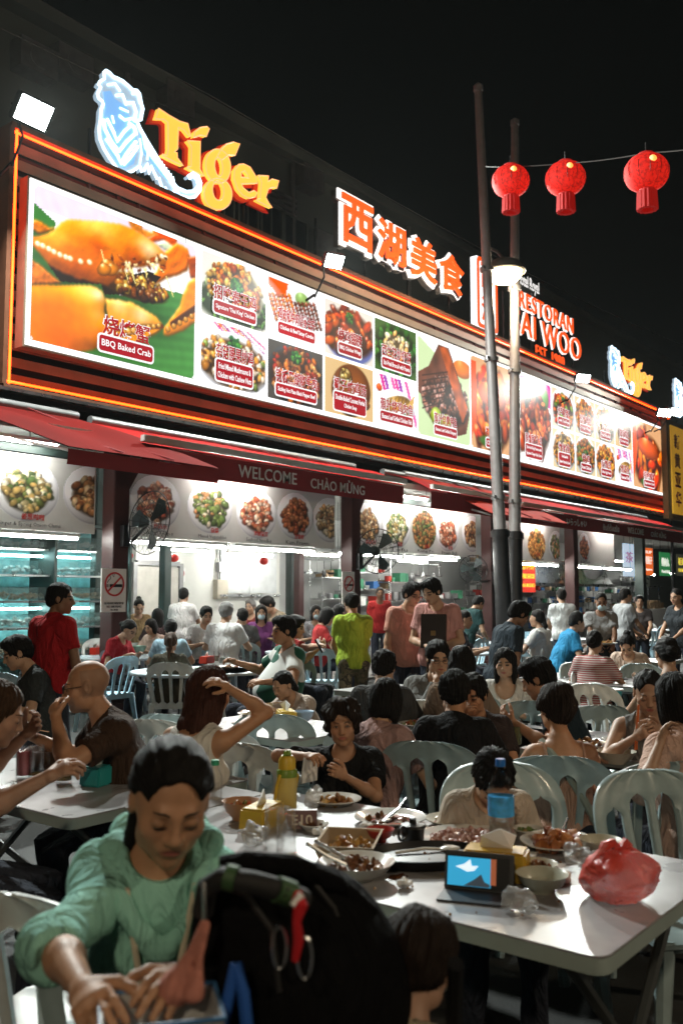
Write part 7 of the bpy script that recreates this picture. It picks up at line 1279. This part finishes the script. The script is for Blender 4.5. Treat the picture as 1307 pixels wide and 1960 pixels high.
p = atZ(1175, 1338, T); t = thing('bucket', 'aqua bucket beside the chopstick woman', 'bucket', (p.x, p.y, T + .001)); b = B(); b.lathe([(0, 0), (.055, 0), (.07, .075), (.073, .075), (.064, .07), (.05, .008), (0, .008)], n=22); obj('pail', b, M('aqua plastic', (.05, .36, .42), .35), t); b = B(); b.lathe([(.072, .068), (.077, .072), (.077, .082), (.070, .082)], n=22); obj('rim', b, m_white, t)
for k, (px, py, lab) in enumerate(((414, 1268, 'tall glass with straws on the round table'), (425, 1272, 'short glass next to the tall straw glass'), (300, 1258, 'clear cup behind the ponytail woman'), (1195, 1203, 'yellow cup on the far right table'), (885, 1190, 'white cup at the far table behind the waiters'))): glass_mug(atZ(px, py, T), lab, .6, .04, .14, False, col=(.5, .5, .42) if k != 3 else (.6, .5, .05))
for k, (px, py) in enumerate(((440, 1280), (350, 1285), (210, 1252), (585, 1245), (860, 1247), (1035, 1220), (1090, 1222), (1225, 1204), (745, 1203), (395, 1224))): plate(atZ(px, py, T), .14, 'rice' if k % 2 else 'brown', ['plate by the polo man', 'plate in front of the ponytail woman', 'plate next to the first column red box', 'plate left of the lime shirt man', 'plate right of the lime shirt man', 'plate left of the far red box', 'plate right of the far red box', 'plate on the far right white table', 'plate under the far red waiter', 'plate before the grey haired man'][k], 14, .03, .03)
p = atZ(472, 1236, .78); crumple('handbag', (p.x, p.y, .5), .2, M('black leather', (.012, .012, .013), .45), 'black bag on a chair by the polo man', 'bag', .9, 12)
# ---- held things
w = PP['noodle']['world']; q = w(PP['noodle']['wr'][-1]); t = thing('noodles', 'bundle of noodles hanging from chopsticks', 'noodles', tuple(q + Vector((-.03, -.02, .02)))); b = B(); [b.tube([(random.uniform(-.03, .03), random.uniform(-.02, .02), .03), (random.uniform(-.03, .03), random.uniform(-.02, .02), -.03), (random.uniform(-.02, .02), random.uniform(-.02, .02), -.13)], .003, 4) for k in range(16)]; tag(obj('strands', b, M('noodle', (.6, .5, .33), .4), t), kind='stuff'); b = B(); [b.cyl((-.08, dy, .03), (.14, dy, .02), .003, n=5) for dy in (-.006, .006)]; obj('chopsticks', b, M('pale wood', (.42, .28, .14), .6), t)
w = PP['w2']['world']; pq = PP['w2']; v = w(pq['tp']((0, .17, .28))); t = thing('menu_folder', 'black menu folder held against the pink waiter chest', 'menu', tuple(v), pq['yaw']); b = B(); b.box((0, 0, 0), (.26, .03, .34), rx=.12); obj('cover', b, M('black leatherette', (.02, .012, .010), .5), t, bevel=.004); b = B(); b.box((0, .02, -.02), (.05, .004, .05), rx=.12); obj('emblem', b, M('bronze', (.2, .12, .04), .4), t)
b = B(); b.tube([Vector(w(pq['tp'](u))) - v for u in ((-.12, .16, .40), (-.02, .15, .2), (.13, .14, .02))], .018, 6); obj('sling_strap', b, m_dark, t)
w = PP['wait']['world']; v = w((0, .50, 1.06)); plate((v.x, v.y, v.z - .02), .14, 'fried', 'plate of fried food carried by the waitress', 20, .03, .03)
w = PP['chop']['world']; v = w(PP['chop']['wr'][1]); t = thing('chopsticks', 'pair of orange chopsticks in the hand of the tank top woman', 'chopsticks', tuple(v)); b = B(); [b.cyl((dx, 0, -.06), (dx * .3, -.02, .16), .004, n=6) for dx in (-.012, .012)]; obj('stick', b, M('orange plastic', (.5, .12, .03), .4), t)
w = PP['lady']['world']; v = w(PP['lady']['wr'][1]); tag(obj('tissue', B().prism([(-.05, -.06), (.05, -.06), (.06, .04), (-.03, .05)], 0, .01, lambda u, v_, h: (u, h + .3 * u * v_, v_)), m_tis, loc=tuple(v + Vector((-.0, -.02, -.05)))), 'white tissue in the hand of the curly haired woman', 'tissue')
w = PP['bald']['world']; v = w(PP['bald']['wr'][1]); t = thing('fork', 'fork held over the left table', 'fork', tuple(v)); b = B(); b.tube([(-.1, 0, .03), (0, 0, .04), (.08, 0, .02)], .004, 5); obj('handle', b, m_steel, t)
w = PP['tablet']['world']; v = atD(612, 1236, 10.2); t = thing('tablet', 'tablet held by the man in the red polo', 'tablet', tuple(v)); b = B(); b.box((0, 0, 0), (.24, .02, .16), rz=.6, rx=-.5); obj('body', b, m_black, t)
# crossbody strap and bag clothing pieces
q = PP['cami']; tp = q['tp']; b = B(); pts = [(-.10, .08, .44), (-.09, .0, .505), (-.075, -.075, .45), (-.02, -.128, .36), (.06, -.138, .22), (.13, -.11, .10), (.17, .0, .02)]
b.tube([tp(u) for u in pts], .021, 8); b.v = b.v; obj('crossbody_strap', b, M('sage webbing', (.26, .30, .26), .8), q['o'])
# hoodie details: hood, seams, lanyard, mask
q = PP['green']; tp = q['tp']; HT = q['HT']
V, Q = field_mesh([cap(tp((a0 * 1.12, b0 * 1.22 + .01, c0 + .012)), tp((a1 * 1.12, b1 * 1.22 + .01, c1 + .012)), r0 * .95, r1 * 1.0, .04) for (a0, b0, c0, r0), (a1, b1, c1, r1) in (((.0, -.125, .47, .045), (.065, -.105, .505, .034)), ((.0, -.125, .47, .045), (-.065, -.105, .505, .034)), ((.065, -.105, .505, .034), (.092, -.02, .515, .026)), ((-.065, -.105, .505, .034), (-.092, -.02, .515, .026)), ((.092, -.02, .515, .026), (.075, .065, .465, .022)), ((-.092, -.02, .515, .026), (-.075, .065, .465, .022)), ((.075, .065, .465, .022), (.015, .115, .38, .016)), ((-.075, .065, .465, .022), (-.015, .115, .38, .016)))], .007, amp=.006, freq=30, seed=4); o = link(bpy.data.objects.new('hood', np_mesh('hood', V, Q, cloth_mat((.27, .55, .46)))), q['o'])
b = B(); b.tube([tp(u) for u in ((.07, .09, .50), (.05, .155, .40), (.03, .195, .30), (.015, .215, .20), (.01, .22, .14))], .007, 6); b.tube([tp(u) for u in ((-.07, .09, .50), (-.045, .155, .40), (-.02, .195, .30), (.0, .215, .20), (.01, .22, .14))], .007, 6); obj('lanyard', b, M('cream ribbon', (.5, .44, .33), .7), q['o'])
b = B(); b.prism([(-.035, -.07), (.03, -.06), (.04, .06), (-.03, .05)], 0, .006, lambda u, v_, h: tuple(tp((u + .02, .228 + h + .2 * u * v_, v_ + .10)))); obj('hanging_mask', b, M('mask white', (.55, .52, .48), .8), q['o'])
b = B(); b.tube([tuple(HT((x, .055 - abs(x) * .9, .086 - abs(x) * .3))) for x in (-.05, -.02, .02, .05)], .0001, 4)
# container in her hands
v = atD(306, 1942, 1.42); yw = yaw_of(15); t = thing('food_container', 'clear takeaway box with a blue rim in the hands of the hoodie woman', 'container', (v.x, v.y, v.z - .05), yw); b = B(); b.add([(-.075, -.055, 0), (.075, -.055, 0), (.075, .055, 0), (-.075, .055, 0), (-.09, -.065, .06), (.09, -.065, .06), (.09, .065, .06), (-.09, .065, .06), (-.085, -.06, .06), (.085, -.06, .06), (.085, .06, .06), (-.085, .06, .06), (-.07, -.05, .004), (.07, -.05, .004), (.07, .05, .004), (-.07, .05, .004)], [(3, 2, 1, 0)] + [(i, (i + 1) % 4, 4 + (i + 1) % 4, 4 + i) for i in range(4)] + [(4 + i, 4 + (i + 1) % 4, 8 + (i + 1) % 4, 8 + i) for i in range(4)] + [(8 + i, 8 + (i + 1) % 4, 12 + (i + 1) % 4, 12 + i) for i in range(4)] + [(12, 13, 14, 15)]); obj('tub', b, M('frosted tub', (.55, .54, .52), .3, trans=.3), t, smooth=False)
b = B(); b.tube([(-.09, -.065, .061), (.09, -.065, .061), (.09, .065, .061), (-.09, .065, .061), (-.09, -.065, .061)], .004, 6); obj('blue_rim', b, M('blue rim', (.05, .16, .34), .4), t)
# ================================================================ stroller
sv = atD(640, 1860, 1.72); fw = Vector((ca, sa, 0)); rt = Vector((sa, -ca, 0)); t = thing('stroller', 'black stroller with a big rounded canopy in front of the near table', 'stroller', (sv.x, sv.y, 0)); S = lambda px, py, D: np.array(atD(px, py, D) - Vector((sv.x, sv.y, 0)))
m_str = M('stroller fabric', (.004, .004, .0045), .85, var=.2, bump=.3, bs=260, spec=.08, fold=.9); pr = []
for px, py, D, r in ((462, 1750, 1.62, .085), (515, 1755, 1.70, .092), (580, 1765, 1.75, .10), (630, 1795, 1.78, .10), (672, 1830, 1.80, .085), (700, 1890, 1.80, .07), (600, 1900, 1.72, .14), (500, 1900, 1.62, .12), (660, 2010, 1.75, .11), (540, 2040, 1.65, .15)): pr.append(ell(S(px, py, D), (r, r, r), .07))
V, Q = field_mesh(pr, .009, amp=.004, freq=24, seed=3, pad=.03); link(bpy.data.objects.new('canopy', np_mesh('canopy', V, Q, m_str)), t)
b = B(); b.tube([S(*u) for u in ((388, 1745, 1.52), (396, 1700, 1.50), (425, 1682, 1.48), (480, 1690, 1.47), (540, 1706, 1.47), (580, 1725, 1.50))], .018, 10); obj('push_handle', b, M('foam grip', (.012, .012, .012), .7), t)
b = B(); b.tube([S(*u) for u in ((424, 1662, 1.60), (470, 1653, 1.60), (560, 1658, 1.64), (640, 1692, 1.70), (705, 1748, 1.76))], .02, 10); obj('canopy_rib', b, m_str, t)
for u0, u1 in (((432, 1679, 1.475), (452, 1684, 1.472)), ((528, 1702, 1.468), (558, 1713, 1.482))): b = B(); b.cyl(S(*u0), S(*u1), .0205, n=12); obj('green_label', b, M('label green', (.035, .085, .03), .6), t)
b = B(); b.tube([S(*u) for u in ((568, 1712, 1.47), (576, 1735, 1.455), (568, 1765, 1.45), (572, 1800, 1.45), (565, 1840, 1.45))], .008, 6, rs=[.010, .012, .007, .009, .006]); obj('red_ribbon', b, M('red ribbon', (.5, .015, .02), .5), t)
b = B(); b.tube([S(*u) for u in ((560, 1735, 1.452), (578, 1712, 1.46))], .006, 6); obj('white_ribbon', b, m_white, t)
for c0 in ((583, 1835), (535, 1815)): b = B(); b.tube([S(c0[0] + 14 * math.cos(a), c0[1] + 40 * math.sin(a), 1.45) for a in np.linspace(0, 6.283, 17)], .0025, 6); obj('carabiner', b, m_steel, t)
b = B(); b.tube([S(*u) for u in ((452, 1845, 1.46), (440, 1900, 1.45), (425, 1975, 1.45))], .010, 6); b.tube([S(*u) for u in ((452, 1845, 1.46), (466, 1900, 1.45), (474, 1975, 1.45))], .010, 6); obj('blue_strap', b, M('blue webbing', (.02, .10, .40), .6), t)
for c in (((430, 1700, 1.535), (470, 1712, 1.53), (520, 1780, 1.52), (535, 1900, 1.51)), ((600, 1690, 1.66), (640, 1740, 1.66), (668, 1830, 1.66), (676, 1940, 1.64))):
    b = B(); b.tube([S(*u) for u in c], .005, 6); obj('seam_piping', b, M('piping', (.02, .02, .02), .5), t)
for sx in (-1, 1):
    for k, fy in ((0, -.1), (1, .55)):
        b = B(); c0 = rt * (sx * .22) + fw * fy; b.tube([c0 + Vector((fw.x * .085 * math.cos(a), fw.y * .085 * math.cos(a), .1 + .085 * math.sin(a))) for a in np.linspace(0, 6.283, 17)], .016, 6); obj('wheel', b, m_dark, t)
    b = B(); b.tube([rt * (sx * .22) + fw * (-.1) + Vector((0, 0, .1)), rt * (sx * .22) + fw * .1 + Vector((0, 0, .55)), rt * (sx * .2) - fw * .2 + Vector((0, 0, 1.0))], .014, 7); b.tube([rt * (sx * .22) + fw * .55 + Vector((0, 0, .1)), rt * (sx * .22) + fw * .1 + Vector((0, 0, .55))], .014, 7); obj('frame_tube', b, m_black, t)
b = B(); b.box((0, 0, .38), (.40, .5, .06), rz=ALPHA); obj('seat', b, m_str, t)
v = atD(365, 1830, 1.46); t = thing('cloth_bag', 'peach cloth bag hanging from the stroller handle', 'bag', tuple(v)); Sv = lambda px, py, D: np.array(atD(px, py, D) - v)
V, Q = field_mesh([cap(Sv(392, 1770, 1.46), Sv(335, 1890, 1.47), .006, .026, .015), cap(Sv(392, 1770, 1.46), Sv(372, 1900, 1.45), .006, .014, .012)], .0045, amp=.004, freq=60, seed=2); link(bpy.data.objects.new('cloth', np_mesh('cloth', V, Q, cloth_mat((.50, .20, .15)))), t); b = B(); b.tube([Sv(390, 1690, 1.48), Sv(392, 1730, 1.465), Sv(392, 1772, 1.46)], .004, 5); obj('cord', b, m_steel, t)
hb = B(); hb.box((15, 40, 7), (186, 146, 16.8)); hm = bpy.data.materials.new('night haze'); hm.use_nodes = True; hn = hm.node_tree.nodes; hn.remove(hn['Principled BSDF'])
hv_ = hn.new('ShaderNodeVolumePrincipled'); hv_.inputs['Density'].default_value = .00018; hv_.inputs['Color'].default_value = (.85, .92, .90, 1); hv_.inputs['Anisotropy'].default_value = .3; hm.node_tree.links.new(hv_.outputs[0], hn['Material Output'].inputs['Volume'])
tag(obj('haze', hb, hm, smooth=False), kind='stuff')
